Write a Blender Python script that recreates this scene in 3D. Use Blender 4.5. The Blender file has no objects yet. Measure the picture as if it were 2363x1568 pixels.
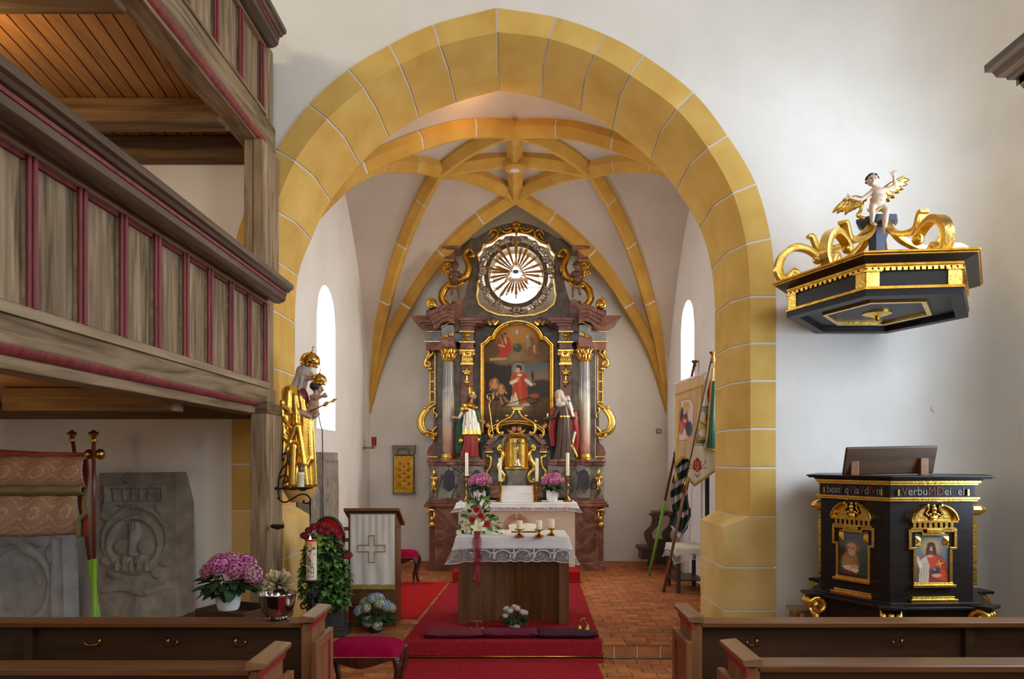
import bpy, bmesh, math, random
import numpy as np
from mathutils import Vector, Matrix
RND = random.Random(11)
SC = bpy.context.scene
COL = SC.collection
# ---------------------------------------------------------------- camera
F, VX, VY, CZ = 1700.0, 1188.0, 1062.0, 2.03      # focal length and principal point in px of the 2363x1568 photograph
def W(px, py, d):                                  # measured pixel + real distance -> metres
    return Vector(((px - VX) * d / F, d, CZ - (py - VY) * d / F))
def WX(px, d): return (px - VX) * d / F
def WZ(py, d): return CZ - (py - VY) * d / F
cam = bpy.data.cameras.new('camera'); camo = bpy.data.objects.new('camera', cam); COL.objects.link(camo)
camo.location = (0, 0, CZ); camo.rotation_euler = (math.pi / 2, 0, 0)
cam.sensor_width = 36; cam.lens = F / 2363 * 36
cam.shift_x = -(VX - 1181.5) / 2363; cam.shift_y = (VY - 784) / 2363
cam.clip_end = 200; SC.camera = camo
# ---------------------------------------------------------------- world, lights, exposure
SC.view_settings.view_transform = 'Standard'; SC.view_settings.look = 'None'
SC.view_settings.gamma = 1; SC.view_settings.use_curve_mapping = False
SC.view_settings.exposure = -0.2
wd = bpy.data.worlds.new('sky'); SC.world = wd; wd.use_nodes = True
bg = wd.node_tree.nodes['Background']; bg.inputs[0].default_value = (0.86, 0.93, 1, 1); bg.inputs[1].default_value = 3.0
def area(name, loc, target, sx, sy, power, col=(1, 1, 1), spread=180):
    l = bpy.data.lights.new(name, 'AREA'); l.shape = 'RECTANGLE'; l.size = sx; l.size_y = sy; l.energy = power; l.color = col
    l.spread = math.radians(spread)
    o = bpy.data.objects.new(name, l); COL.objects.link(o); o.location = loc
    o.rotation_euler = (Vector(target) - Vector(loc)).to_track_quat('-Z', 'Y').to_euler(); return o
def point(name, loc, power, col, r=.06):
    l = bpy.data.lights.new(name, 'POINT'); l.energy = power; l.color = col; l.shadow_soft_size = r
    o = bpy.data.objects.new(name, l); COL.objects.link(o); o.location = loc; return o
DAY = (1.0, 0.97, 0.93); COOL = (0.76, 0.86, 1.0); WARM = (1.0, 0.5, 0.14)
area('daylight_nave_right_a', (4.96, 5.6, 3.9), (-2.5, 7.6, 2.6), 1.3, 4.6, 250, (.62, .78, 1.0))
area('daylight_nave_right_b', (4.96, 0.5, 5.0), (0, 6, 2.0), 1.4, 3.0, 120, COOL)
area('daylight_nave_left', (-5.68, 3.2, 7.9), (1.5, 8.5, 4.0), 2.2, 1.4, 130, (1, .84, .6))
area('fill_nave_back', (0.5, -6.1, 5.5), (0, 8, 3.2), 5.0, 3.5, 140, (1, .94, .85))  # broad frontal fill, set behind an unseen opening in the back wall
area('daylight_chancel_left', (-3.35, 10.45, 3.6), (0, 10.6, 2.2), 1.0, 2.0, 150, COOL)
area('daylight_chancel_right', (3.5, 11.95, 3.6), (0, 11.6, 2.2), 1.0, 2.0, 135, (1, .93, .82))
area('daylight_chancel_round', (0.03, 14.6, 5.35), (0.03, 10, 3.6), 1.1, 1.1, 80, (1, .95, .86))
area('fill_chancel_right_front', (3.35, 9.62, 3.6), (0, 10.4, 2.4), 0.7, 1.8, 85, (1, .9, .76))  # added fill light, hidden from view by the right pillar
point('chancel_lamp', (-0.45, 9.22, 6.42), 9, WARM, .05)
point('upper_gallery_lamp', (-4.3, 5.5, 5.0), 40, (1, .6, .2), .06)
point('lower_gallery_lamp', (-4.1, 5.0, 2.3), 14, (1, .58, .18), .06)
# ---------------------------------------------------------------- helpers
def lin(c):
    return tuple(((x / 255) / 12.92 if x / 255 <= .04045 else ((x / 255 + .055) / 1.055) ** 2.4) for x in c)
def node_mat(name):
    m = bpy.data.materials.new(name); m.use_nodes = True
    nt = m.node_tree; return m, nt, nt.nodes['Principled BSDF']
def mat(name, c1, c2=None, scale=4.0, rough=.6, metal=0., bump=.0, bscale=None, stretch=(1, 1, 1), detail=6., rand=0., vein=None, spec=.5, dist=.0, contrast=(.3, .7), sheen=0, bdist=.02):
    """noise-coloured procedural material; vein=(colour, scale, width) adds marble veins"""
    m, nt, b = node_mat(name); N = nt.nodes; L = nt.links
    c2 = c2 or c1
    tc = N.new('ShaderNodeTexCoord'); mp = N.new('ShaderNodeMapping'); mp.inputs['Scale'].default_value = stretch
    L.new(tc.outputs['Object'], mp.inputs['Vector']); src = mp.outputs['Vector']
    oi = N.new('ShaderNodeObjectInfo')
    if rand:
        ad = N.new('ShaderNodeVectorMath'); ad.operation = 'MULTIPLY_ADD'
        cmb = N.new('ShaderNodeCombineXYZ')
        for k in range(3): L.new(oi.outputs['Random'], cmb.inputs[k])
        ad.inputs[1].default_value = (37, 53, 71); L.new(cmb.outputs[0], ad.inputs[0]); L.new(src, ad.inputs[2]); src = ad.outputs[0]
    nz = N.new('ShaderNodeTexNoise'); nz.inputs['Scale'].default_value = scale; nz.inputs['Detail'].default_value = detail; nz.inputs['Distortion'].default_value = dist
    L.new(src, nz.inputs['Vector'])
    cr = N.new('ShaderNodeValToRGB'); cr.color_ramp.elements[0].position, cr.color_ramp.elements[1].position = contrast
    cr.color_ramp.elements[0].color = (*lin(c1), 1); cr.color_ramp.elements[1].color = (*lin(c2), 1)
    L.new(nz.outputs['Fac'], cr.inputs['Fac']); col = cr.outputs['Color']
    if vein:
        n2 = N.new('ShaderNodeTexNoise'); n2.inputs['Scale'].default_value = vein[1]; n2.inputs['Detail'].default_value = 4; n2.inputs['Distortion'].default_value = 1.2
        L.new(src, n2.inputs['Vector'])
        r2 = N.new('ShaderNodeValToRGB'); e = r2.color_ramp.elements
        e[0].position = .5 - vein[2]; e[1].position = .5 + vein[2]; e[0].color = e[1].color = (0, 0, 0, 1)
        q = e.new(.5); q.color = (1, 1, 1, 1)
        L.new(n2.outputs['Fac'], r2.inputs['Fac'])
        mx = N.new('ShaderNodeMixRGB'); mx.inputs[2].default_value = (*lin(vein[0]), 1)
        L.new(r2.outputs['Color'], mx.inputs[0]); L.new(col, mx.inputs[1]); col = mx.outputs[0]
    if rand:
        hs = N.new('ShaderNodeHueSaturation'); mr = N.new('ShaderNodeMapRange')
        mr.inputs['To Min'].default_value = 1 - rand; mr.inputs['To Max'].default_value = 1 + rand
        L.new(oi.outputs['Random'], mr.inputs['Value']); L.new(mr.outputs[0], hs.inputs['Value']); L.new(col, hs.inputs['Color']); col = hs.outputs[0]
    L.new(col, b.inputs['Base Color'])
    b.inputs['Roughness'].default_value = rough; b.inputs['Metallic'].default_value = metal
    b.inputs['Specular IOR Level'].default_value = spec
    if sheen: b.inputs['Sheen Weight'].default_value = sheen
    if bump:
        n3 = N.new('ShaderNodeTexNoise'); n3.inputs['Scale'].default_value = bscale or scale * 3; n3.inputs['Detail'].default_value = 5
        L.new(src, n3.inputs['Vector'])
        bp = N.new('ShaderNodeBump'); bp.inputs['Strength'].default_value = bump; bp.inputs['Distance'].default_value = bdist
        L.new(n3.outputs['Fac'], bp.inputs['Height']); L.new(bp.outputs[0], b.inputs['Normal'])
    return m
def attr_mat(name, rough=.6, metal=0., bump=0, bscale=40, spec=.4):
    m, nt, b = node_mat(name); a = nt.nodes.new('ShaderNodeVertexColor'); a.layer_name = 'Col'
    nt.links.new(a.outputs['Color'], b.inputs['Base Color']); nt.links.new(a.outputs['Alpha'], b.inputs['Metallic'])
    b.inputs['Specular IOR Level'].default_value = spec; mr = nt.nodes.new('ShaderNodeMapRange'); mr.inputs['To Min'].default_value = rough; mr.inputs['To Max'].default_value = .24
    nt.links.new(a.outputs['Alpha'], mr.inputs['Value']); nt.links.new(mr.outputs[0], b.inputs['Roughness'])
    if bump:
        nz = nt.nodes.new('ShaderNodeTexNoise'); nz.inputs['Scale'].default_value = bscale
        tc = nt.nodes.new('ShaderNodeTexCoord'); nt.links.new(tc.outputs['Object'], nz.inputs['Vector'])
        bp = nt.nodes.new('ShaderNodeBump'); bp.inputs['Strength'].default_value = bump; bp.inputs['Distance'].default_value = .01
        nt.links.new(nz.outputs['Fac'], bp.inputs['Height']); nt.links.new(bp.outputs[0], b.inputs['Normal'])
    return m
def smin_mesh(me, smooth):
    if smooth: me.polygons.foreach_set('use_smooth', [True] * len(me.polygons))
class MB:
    """collects shapes and links them as ONE mesh object"""
    def __init__(s): s.v = []; s.f = []; s.c = None
    def add(s, vs, fs):
        n = len(s.v); s.v += [tuple(p) for p in vs]; s.f += [tuple(i + n for i in f) for f in fs]; return s
    def box(s, x0, x1, y0, y1, z0, z1):
        p = [(x0, y0, z0), (x1, y0, z0), (x1, y1, z0), (x0, y1, z0), (x0, y0, z1), (x1, y0, z1), (x1, y1, z1), (x0, y1, z1)]
        return s.add(p, [(0, 3, 2, 1), (4, 5, 6, 7), (0, 1, 5, 4), (1, 2, 6, 5), (2, 3, 7, 6), (3, 0, 4, 7)])
    def obox(s, c, h, m=None, taper=1.0):
        m = m or Matrix.Identity(3); c = Vector(c); p = []
        for z in (-1, 1):
            t = taper if z > 0 else 1
            for x, y in ((-1, -1), (1, -1), (1, 1), (-1, 1)): p.append(c + m @ Vector((x * h[0] * t, y * h[1] * t, z * h[2])))
        return s.add(p, [(0, 3, 2, 1), (4, 5, 6, 7), (0, 1, 5, 4), (1, 2, 6, 5), (2, 3, 7, 6), (3, 0, 4, 7)])
    def beam(s, a, b, w, h, up=(0, 0, 1)):
        a = Vector(a); b = Vector(b); d = (b - a).normalized(); u = Vector(up); x = d.cross(u)
        if x.length < 1e-4: x = d.cross(Vector((0, 1, 0)))
        x.normalize(); u = x.cross(d); p = []
        for q in (a, b):
            for i, j in ((-1, -1), (1, -1), (1, 1), (-1, 1)): p.append(q + x * (i * w / 2) + u * (j * h / 2))
        return s.add(p, [(0, 3, 2, 1), (4, 5, 6, 7), (0, 1, 5, 4), (1, 2, 6, 5), (2, 3, 7, 6), (3, 0, 4, 7)])
    def prism(s, poly, off):
        n = len(poly); off = Vector(off); a = [Vector(p) for p in poly]
        fs = [tuple(range(n)), tuple(range(2 * n - 1, n - 1, -1))] + [(i, i + n, (i + 1) % n + n, (i + 1) % n) for i in range(n)]
        return s.add(a + [p + off for p in a], fs)
    def tube(s, pts, r, n=8, caps=True, flat=1.0, up=None):
        pts = [Vector(p) for p in pts]; k = len(pts)
        rs = r if isinstance(r, (list, tuple)) else [r] * k
        vs = []; prev = Vector(up) if up else None
        for i, p in enumerate(pts):
            t = (pts[min(i + 1, k - 1)] - pts[max(i - 1, 0)])
            if t.length < 1e-9: t = Vector((0, 0, 1))
            t.normalize()
            if prev is None:
                prev = Vector((0, 1, 0)) if abs(t.y) < .9 else Vector((1, 0, 0))
            u = prev - t * prev.dot(t)
            if u.length < 1e-6: u = t.orthogonal()
            u.normalize(); w = t.cross(u)
            if not up: prev = u
            for j in range(n):
                a = 2 * math.pi * j / n; vs.append(p + u * (math.cos(a) * rs[i] * flat) + w * (math.sin(a) * rs[i]))
        fs = [(i * n + j, i * n + (j + 1) % n, (i + 1) * n + (j + 1) % n, (i + 1) * n + j) for i in range(k - 1) for j in range(n)]
        if caps: fs += [tuple(range(n - 1, -1, -1)), tuple((k - 1) * n + j for j in range(n))]
        return s.add(vs, fs)
    def lathe(s, prof, c=(0, 0, 0), n=20, sy=1.0, flute=0, m=None):
        c = Vector(c); vs = []; k = len(prof)
        for r, z in prof:
            for j in range(n):
                a = 2 * math.pi * j / n; q = r * (1 + (flute * (j % 2 * 2 - 1)))
                p = Vector((q * math.cos(a), q * math.sin(a) * sy, z)); vs.append(c + (m @ p if m else p))
        fs = [(i * n + j, i * n + (j + 1) % n, (i + 1) * n + (j + 1) % n, (i + 1) * n + j) for i in range(k - 1) for j in range(n)]
        fs += [tuple(range(n - 1, -1, -1)), tuple((k - 1) * n + j for j in range(n))]
        return s.add(vs, fs)
    def ell(s, c, r, nu=10, nv=7, m=None):
        if not isinstance(r, (list, tuple, Vector)): r = (r, r, r)
        c = Vector(c); vs = []
        for i in range(nv + 1):
            t = math.pi * i / nv
            for j in range(nu):
                a = 2 * math.pi * j / nu
                p = Vector((r[0] * math.sin(t) * math.cos(a), r[1] * math.sin(t) * math.sin(a), r[2] * math.cos(t)))
                vs.append(c + (m @ p if m else p))
        fs = [(i * nu + j, (i + 1) * nu + j, (i + 1) * nu + (j + 1) % nu, i * nu + (j + 1) % nu) for i in range(nv) for j in range(nu)]
        return s.add(vs, fs)
    def grid(s, fn, nu, nv, flip=False):
        vs = [fn(i / nu, j / nv) for j in range(nv + 1) for i in range(nu + 1)]; k = nu + 1
        fs = [(j * k + i, j * k + i + 1, (j + 1) * k + i + 1, (j + 1) * k + i) for j in range(nv) for i in range(nu)]
        if flip: fs = [f[::-1] for f in fs]
        return s.add(vs, fs)
    def strip(s, a, b):
        n = len(a); return s.add(list(a) + list(b), [(i, i + 1, n + i + 1, n + i) for i in range(n - 1)])
    def build(s, name, m=None, parent=None, smooth=False, bevel=0, solid=0, auto=None):
        me = bpy.data.meshes.new(name); me.from_pydata(s.v, [], s.f); me.validate()
        if smooth: me.polygons.foreach_set('use_smooth', [True] * len(me.polygons))
        o = bpy.data.objects.new(name, me); COL.objects.link(o)
        if m: me.materials.append(m)
        if auto is not None:
            bm = bmesh.new(); bm.from_mesh(me); bmesh.ops.remove_doubles(bm, verts=bm.verts, dist=1e-5)
            bmesh.ops.recalc_face_normals(bm, faces=bm.faces)
            for f in bm.faces: f.smooth = True
            for e in bm.edges:
                if len(e.link_faces) == 2 and e.calc_face_angle(0) > math.radians(auto): e.smooth = False
            bm.to_mesh(me); bm.free()
        if solid:
            md = o.modifiers.new('solid', 'SOLIDIFY'); md.thickness = solid
        if bevel:
            md = o.modifiers.new('bevel', 'BEVEL'); md.width = bevel; md.segments = 2; md.limit_method = 'ANGLE'
        attach(o, parent); return o
def attach(o, parent):
    if parent is not None:
        o.parent = parent
        if parent.type == 'EMPTY': o.location = -Vector(parent.location)
    return o
def tag(o, label=None, cat=None, group=None, kind=None):
    if label: o['label'] = label
    if cat: o['category'] = cat
    if group: o['group'] = group
    if kind: o['kind'] = kind
    return o
def thing(name, label, cat, loc, group=None, kind=None):
    o = bpy.data.objects.new(name, None); COL.objects.link(o); o.location = loc; o.empty_display_size = .1
    return tag(o, label, cat, group, kind)
def copy_tree(o, parent=None):
    c = o.copy(); COL.objects.link(c); c.parent = parent
    for ch in list(o.children): copy_tree(ch, c)
    return c
def dup(o, loc, label=None, rz=0, sc=None):
    c = copy_tree(o); c.location = loc; c.rotation_euler = (0, 0, rz)
    if sc: c.scale = (sc, sc, sc)
    if label: c['label'] = label
    return c
def inst(src, name, parent, loc=(0, 0, 0), rot=(0, 0, 0), sc=(1, 1, 1), m=None):
    """a part that shares the mesh of src (mesh built about its own origin)"""
    o = bpy.data.objects.new(name, src.data if hasattr(src, 'data') else src); COL.objects.link(o)
    if parent is not None:
        o.parent = parent
        if parent.type == 'EMPTY': loc = Vector(loc) - Vector(parent.location)
    o.location = loc; o.rotation_euler = rot; o.scale = sc
    return o
def crom(pts, n=6, closed=False):
    """Catmull-Rom through points of any dimension"""
    P = [np.array(p, float) for p in pts]; k = len(P); out = []
    for i in range(k if closed else k - 1):
        p0 = P[(i - 1) % k] if closed or i > 0 else 2 * P[0] - P[1]
        p1 = P[i]; p2 = P[(i + 1) % k]
        p3 = P[(i + 2) % k] if closed or i + 2 < k else 2 * P[-1] - P[-2]
        for j in range(n):
            t = j / n
            out.append(.5 * ((2 * p1) + (-p0 + p2) * t + (2 * p0 - 5 * p1 + 4 * p2 - p3) * t * t + (-p0 + 3 * p1 - 3 * p2 + p3) * t ** 3))
    if not closed: out.append(P[-1])
    return [tuple(float(c) for c in p) for p in out]
def table(tab, t):
    return float(np.interp(t, [a for a, _ in tab], [b for _, b in tab]))
def sweep(path, prof, closed=False, d=12.9, mb=None):
    """mitred moulding along a pixel path in the plane at distance d; prof = [(outward px, forward m)]"""
    mb = mb or MB(); n = len(path); rows = []
    P = [np.array(p, float) for p in path]
    for i in range(n):
        a = P[(i - 1) % n] if closed or i > 0 else None; b = P[(i + 1) % n] if closed or i < n - 1 else None
        ns = []
        for q0, q1 in ((a, P[i]), (P[i], b)):
            if q0 is None or q1 is None: continue
            t = q1 - q0; l = np.hypot(*t)
            if l > 1e-6: ns.append(np.array([t[1], -t[0]]) / l)
        nn = sum(ns); nn = nn / max(np.hypot(*nn), 1e-6)
        k = 1 / max(.5, float(nn @ ns[0]))
        rows.append([W(P[i][0] + nn[0] * o * k, P[i][1] + nn[1] * o * k, d) + Vector((0, -h, 0)) for o, h in prof])
    m = len(prof); vs = [p for r in rows for p in r]
    fs = [(i * m + j, i * m + j + 1, ((i + 1) % n) * m + j + 1, ((i + 1) % n) * m + j) for i in range(n if closed else n - 1) for j in range(m - 1)]
    return mb.add(vs, fs)
def ribbonpoly(path, d, th, mb=None):
    """pixel polygon -> slab at distance d, thickness th towards the back"""
    mb = mb or MB(); return mb.prism([W(x, y, d) for x, y in path], (0, th, 0))
def spiral(cx, cy, r0, r1, a0, a1, n=14):
    """pixel spiral, angles in degrees (0 = right, 90 = up)"""
    return [(cx + (r0 + (r1 - r0) * i / n) * math.cos(math.radians(a0 + (a1 - a0) * i / n)),
             cy - (r0 + (r1 - r0) * i / n) * math.sin(math.radians(a0 + (a1 - a0) * i / n))) for i in range(n + 1)]
def ptube(path, r, d, mb=None, n=8, flat=1., lift=0.):
    """tube along a pixel path at distance d; r in px"""
    mb = mb or MB(); s = d / F
    rr = [x * s for x in r] if isinstance(r, (list, tuple)) else r * s
    return mb.tube([W(x, y, d) + Vector((0, -lift, 0)) for x, y in path], rr, n, flat=flat)
def taper(n, a, b, c=None):
    """radius list; grows a->b (->c)"""
    if c is None: return [a + (b - a) * i / (n - 1) for i in range(n)]
    h = (n - 1) / 2
    return [a + (b - a) * i / h if i <= h else b + (c - b) * (i - h) / h for i in range(n)]
# ---------------------------------------------------------------- painted canvases (flat print)
class Paint:
    """flat painting evaluated per vertex of a fine grid; all coordinates in px"""
    def __init__(s, x0, x1, y0, y1, nx, ny, base):
        s.b = (x0, x1, y0, y1, nx, ny)
        s.X, s.Y = np.meshgrid(np.linspace(x0, x1, nx), np.linspace(y0, y1, ny)); s.C = np.zeros((ny, nx, 3)); s.C[:] = lin(base)
        g = np.random.RandomState(5); s.C *= (1 + .05 * g.randn(ny, nx, 1))
    def _mix(s, a, col): s.C = s.C * (1 - a[..., None]) + np.array(lin(col)) * a[..., None]
    def grad(s, top, bot, y0, y1, x0=-1e9, x1=1e9):
        t = np.clip((s.Y - y0) / (y1 - y0), 0, 1)[..., None]; m = ((s.Y >= y0) & (s.Y <= y1) & (s.X >= x0) & (s.X <= x1))[..., None]
        s.C = np.where(m, np.array(lin(top)) * (1 - t) + np.array(lin(bot)) * t, s.C); return s
    def ell(s, cx, cy, rx, ry, col, a=1., soft=.25, rot=0):
        c, q = math.cos(math.radians(rot)), math.sin(math.radians(rot)); dx, dy = s.X - cx, s.Y - cy
        r = np.sqrt(((dx * c + dy * q) / rx) ** 2 + ((-dx * q + dy * c) / ry) ** 2)
        s._mix(np.clip((1 + soft / 2 - r) / soft, 0, 1) * a, col); return s
    def ring(s, cx, cy, r, w, col, a=1.):
        q = np.abs(np.hypot(s.X - cx, s.Y - cy) - r); s._mix(np.clip(1.5 - q / w, 0, 1) * a, col); return s
    def poly(s, pts, col, a=1.):
        ins = np.zeros(s.X.shape, bool); n = len(pts)
        for i in range(n):
            (x1, y1), (x2, y2) = pts[i], pts[(i + 1) % n]
            if y1 == y2: continue
            ins ^= ((y1 > s.Y) != (y2 > s.Y)) & (s.X < (x2 - x1) * (s.Y - y1) / (y2 - y1) + x1)
        s._mix(ins * float(a), col); return s
    def line(s, pts, w, col, a=1.):
        d = np.full(s.X.shape, 1e9)
        for (x1, y1), (x2, y2) in zip(pts[:-1], pts[1:]):
            L2 = max((x2 - x1) ** 2 + (y2 - y1) ** 2, 1e-9); t = np.clip(((s.X - x1) * (x2 - x1) + (s.Y - y1) * (y2 - y1)) / L2, 0, 1)
            d = np.minimum(d, np.hypot(s.X - x1 - t * (x2 - x1), s.Y - y1 - t * (y2 - y1)))
        s._mix(np.clip(1.5 - d / (w / 2), 0, 1) * a, col); return s
    def mesh(s, name, m, parent, fn, keep=None):
        """fn(px,py) -> point; keep(px,py) -> bool mask for the outline of the canvas"""
        x0, x1, y0, y1, nx, ny = s.b
        vs = [tuple(fn(float(s.X[j, i]), float(s.Y[j, i]))) for j in range(ny) for i in range(nx)]
        fs = [(j * nx + i, (j + 1) * nx + i, (j + 1) * nx + i + 1, j * nx + i + 1) for j in range(ny - 1) for i in range(nx - 1)
              if keep is None or keep(float(s.X[j, i] + s.X[j, i + 1]) / 2, float(s.Y[j, i] + s.Y[j + 1, i]) / 2)]
        me = bpy.data.meshes.new(name); me.from_pydata(vs, [], fs)
        ca = me.color_attributes.new('Col', 'FLOAT_COLOR', 'POINT')
        ca.data.foreach_set('color', np.concatenate([np.clip(s.C, 0, 1), np.zeros((ny, nx, 1))], 2).ravel().astype(np.float32))
        me.polygons.foreach_set('use_smooth', [True] * len(fs)); me.materials.append(m)
        o = bpy.data.objects.new(name, me); COL.objects.link(o); return attach(o, parent)
# ---------------------------------------------------------------- carved figures: smooth union of solids, surface nets
def cap(a, b, ra, rb=None, col=0, k=None): return ('c', np.array(a, float), np.array(b, float), ra, ra if rb is None else rb, col, k)
def elp(c, r, col=0, k=None, rot=None, sub=False): return ('s' if sub else 'e', np.array(c, float), np.array(r, float), rot, None, col, k)
def rob(rows, amp, nf, ph=0., tw=0., col=0, k=None): return ('r', rows, amp, nf, (ph, tw), col, k)
def _dist(p, X, Y, Z):
    if p[0] == 'c':
        a, b = p[1], p[2]; ba = b - a; L = max(float(ba @ ba), 1e-9)
        px, py, pz = X - a[0], Y - a[1], Z - a[2]; h = np.clip((px * ba[0] + py * ba[1] + pz * ba[2]) / L, 0, 1)
        return np.sqrt((px - h * ba[0]) ** 2 + (py - h * ba[1]) ** 2 + (pz - h * ba[2]) ** 2) - (p[3] + (p[4] - p[3]) * h)
    if p[0] in 'es':
        c, r = p[1], p[2]; x, y, z = X - c[0], Y - c[1], Z - c[2]
        if p[3] is not None:
            m = np.array(p[3].transposed()); x, y, z = m[0, 0] * x + m[0, 1] * y + m[0, 2] * z, m[1, 0] * x + m[1, 1] * y + m[1, 2] * z, m[2, 0] * x + m[2, 1] * y + m[2, 2] * z
        k0 = np.sqrt((x / r[0]) ** 2 + (y / r[1]) ** 2 + (z / r[2]) ** 2); k1 = np.sqrt((x / r[0] ** 2) ** 2 + (y / r[1] ** 2) ** 2 + (z / r[2] ** 2) ** 2) + 1e-9
        return k0 * (k0 - 1) / k1
    rows = sorted(p[1]); zs = [q[0] for q in rows]; zc = np.clip(Z, zs[0], zs[-1])
    cx, cy, rx, ry = (np.interp(zc, zs, [q[i] for q in rows]) for i in (1, 2, 3, 4))
    x, y = X - cx, Y - cy; th = np.arctan2(y / ry, x / rx); t = np.clip((zc - zs[0]) / (zs[-1] - zs[0]), 0, 1)
    am = p[2] * (1 - t) ** .7; fo = np.sin(p[3] * th + p[4][0] + p[4][1] * t) + .5 * np.sin(p[3] * 1.7 * th + 2 + 3 * t)
    r = np.sqrt((x / rx) ** 2 + (y / ry) ** 2); mr = np.minimum(rx, ry)
    d = (r - 1) * mr - am * fo
    oz = np.abs(Z - zc); return np.where(oz > 1e-6, np.maximum(d, oz), d) * .8
def sculpt(name, prims, cell, m, parent, cols, k=.015, paint=None, metal=None, smooth=True):
    lo = np.full(3, 1e9); hi = -lo
    for p in prims:
        if p[0] == 'c': pts = [p[1] - max(p[3], p[4]), p[2] - max(p[3], p[4]), p[1] + max(p[3], p[4]), p[2] + max(p[3], p[4])]
        elif p[0] == 'e': q = p[2] if p[3] is None else np.full(3, max(p[2])); pts = [p[1] - q, p[1] + q]
        elif p[0] == 's': continue
        else: pts = [np.array((q[1] + sx * (q[3] + p[2] * 2), q[2] + sx * (q[4] + p[2] * 2), q[0])) for q in p[1] for sx in (-1, 1)]
        for q in pts: lo = np.minimum(lo, q); hi = np.maximum(hi, q)
    lo -= cell * 2.5; hi += cell * 2.5; n = np.ceil((hi - lo) / cell).astype(int) + 1
    ax = [lo[i] + cell * np.arange(n[i]) for i in range(3)]
    X, Y, Z = np.meshgrid(*[a.astype(np.float32) for a in ax], indexing='ij'); D = np.full(X.shape, 1e3, np.float32)
    for p in prims:
        d = _dist(p, X, Y, Z); kk = p[6] if p[6] is not None else k
        if p[0] == 's':
            h = np.clip(.5 - .5 * (D + d) / kk, 0, 1); D = D * (1 - h) - d * h + kk * h * (1 - h)
        else:
            h = np.clip(.5 + .5 * (d - D) / kk, 0, 1); D = d * (1 - h) + D * h - kk * h * (1 - h)
    ins = D < 0
    cn = sum(ins[a:n[0] - 1 + a, b:n[1] - 1 + b, c:n[2] - 1 + c].astype(np.int8) for a in (0, 1) for b in (0, 1) for c in (0, 1))
    act = (cn > 0) & (cn < 8); idx = -np.ones(act.shape, int); ii = np.argwhere(act); idx[act] = np.arange(len(ii))
    acc = np.zeros((len(ii), 3)); cnt = np.zeros(len(ii))
    cr = [(a, b, c) for a in (0, 1) for b in (0, 1) for c in (0, 1)]
    for a in cr:
        for ax_ in range(3):
            if a[ax_]: continue
            b = list(a); b[ax_] = 1
            da = D[ii[:, 0] + a[0], ii[:, 1] + a[1], ii[:, 2] + a[2]]; db = D[ii[:, 0] + b[0], ii[:, 1] + b[1], ii[:, 2] + b[2]]
            msk = (da < 0) != (db < 0); t = np.where(msk, da / np.where(msk, da - db, 1), 0)
            pt = np.array(a, float) + t[:, None] * (np.array(b) - np.array(a)); acc += pt * msk[:, None]; cnt += msk
    V = lo + cell * (ii + acc / cnt[:, None]); faces = []
    for ax_ in range(3):
        o1, o2 = [(1, 2), (2, 0), (0, 1)][ax_]; sl = [slice(1, -1)] * 3; sl[ax_] = slice(0, -1); sl = tuple(sl)
        s2 = list(sl); s2[ax_] = slice(1, None)
        A = ins[sl]; B = ins[tuple(s2)]; e = np.argwhere(A != B); 
        if not len(e): continue
        fl = A[tuple(e.T)]; e = e + np.array([0 if i == ax_ else 1 for i in range(3)])
        d1 = np.zeros(3, int); d1[o1] = 1; d2 = np.zeros(3, int); d2[o2] = 1
        q = np.stack([idx[tuple((e - d1 - d2).T)], idx[tuple((e - d2).T)], idx[tuple(e.T)], idx[tuple((e - d1).T)]], 1)
        q[~fl] = q[~fl][:, ::-1]; faces.append(q)
    Q = np.concatenate(faces)
    best = np.full(len(V), 1e9); ci = np.zeros(len(V), int)
    for p in prims:
        if p[0] == 's': continue
        d = _dist(p, V[:, 0], V[:, 1], V[:, 2]); w = d < best; best[w] = d[w]; ci[w] = p[5]
    C = np.array([(*lin(c[:3]), c[3] if len(c) > 3 else 0.) for c in cols])[ci]
    if paint: paint(V, C)
    me = bpy.data.meshes.new(name); me.from_pydata(V.tolist(), [], Q.tolist())
    ca = me.color_attributes.new('Col', 'FLOAT_COLOR', 'POINT'); ca.data.foreach_set('color', C.ravel().astype(np.float32))
    me.polygons.foreach_set('use_smooth', [smooth] * len(Q)); me.materials.append(m)
    o = bpy.data.objects.new(name, me); COL.objects.link(o); return attach(o, parent)
def spot(V, C, p, r, col, metal=0.):
    d = np.linalg.norm(V - np.array(p), axis=1); C[d < r] = (*lin(col), metal)

def textmesh(name, txt, size, fn, m, parent, width=None, reds=(), m2=None):
    """lettering as a mesh; fn maps flat (x, y) to a point"""
    cu = bpy.data.curves.new(name, 'FONT'); cu.body = txt; cu.size = size; cu.align_x = 'CENTER'
    cu.materials.append(m)
    if m2: cu.materials.append(m2)
    for i in range(len(txt)):
        if i in reds: cu.body_format[i].material_index = 1
    o = bpy.data.objects.new(name, cu); COL.objects.link(o); bpy.context.view_layer.update()
    me = bpy.data.meshes.new_from_object(o.evaluated_get(bpy.context.evaluated_depsgraph_get())); bpy.data.objects.remove(o)
    xs = [v.co.x for v in me.vertices]; k = width / (max(xs) - min(xs)) if width else 1; c = (max(xs) + min(xs)) / 2
    for v in me.vertices: v.co = fn((v.co.x - c) * k, v.co.y)
    o = bpy.data.objects.new(name, me); COL.objects.link(o); return attach(o, parent)
def colored(mb, cols, name, m, parent=None, smooth=False):
    o = mb.build(name, m, parent, smooth); me = o.data; ca = me.color_attributes.new('Col', 'FLOAT_COLOR', 'POINT')
    ca.data.foreach_set('color', np.array([(*lin(c), 0.) for c in cols], np.float32).ravel()); return o
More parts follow.
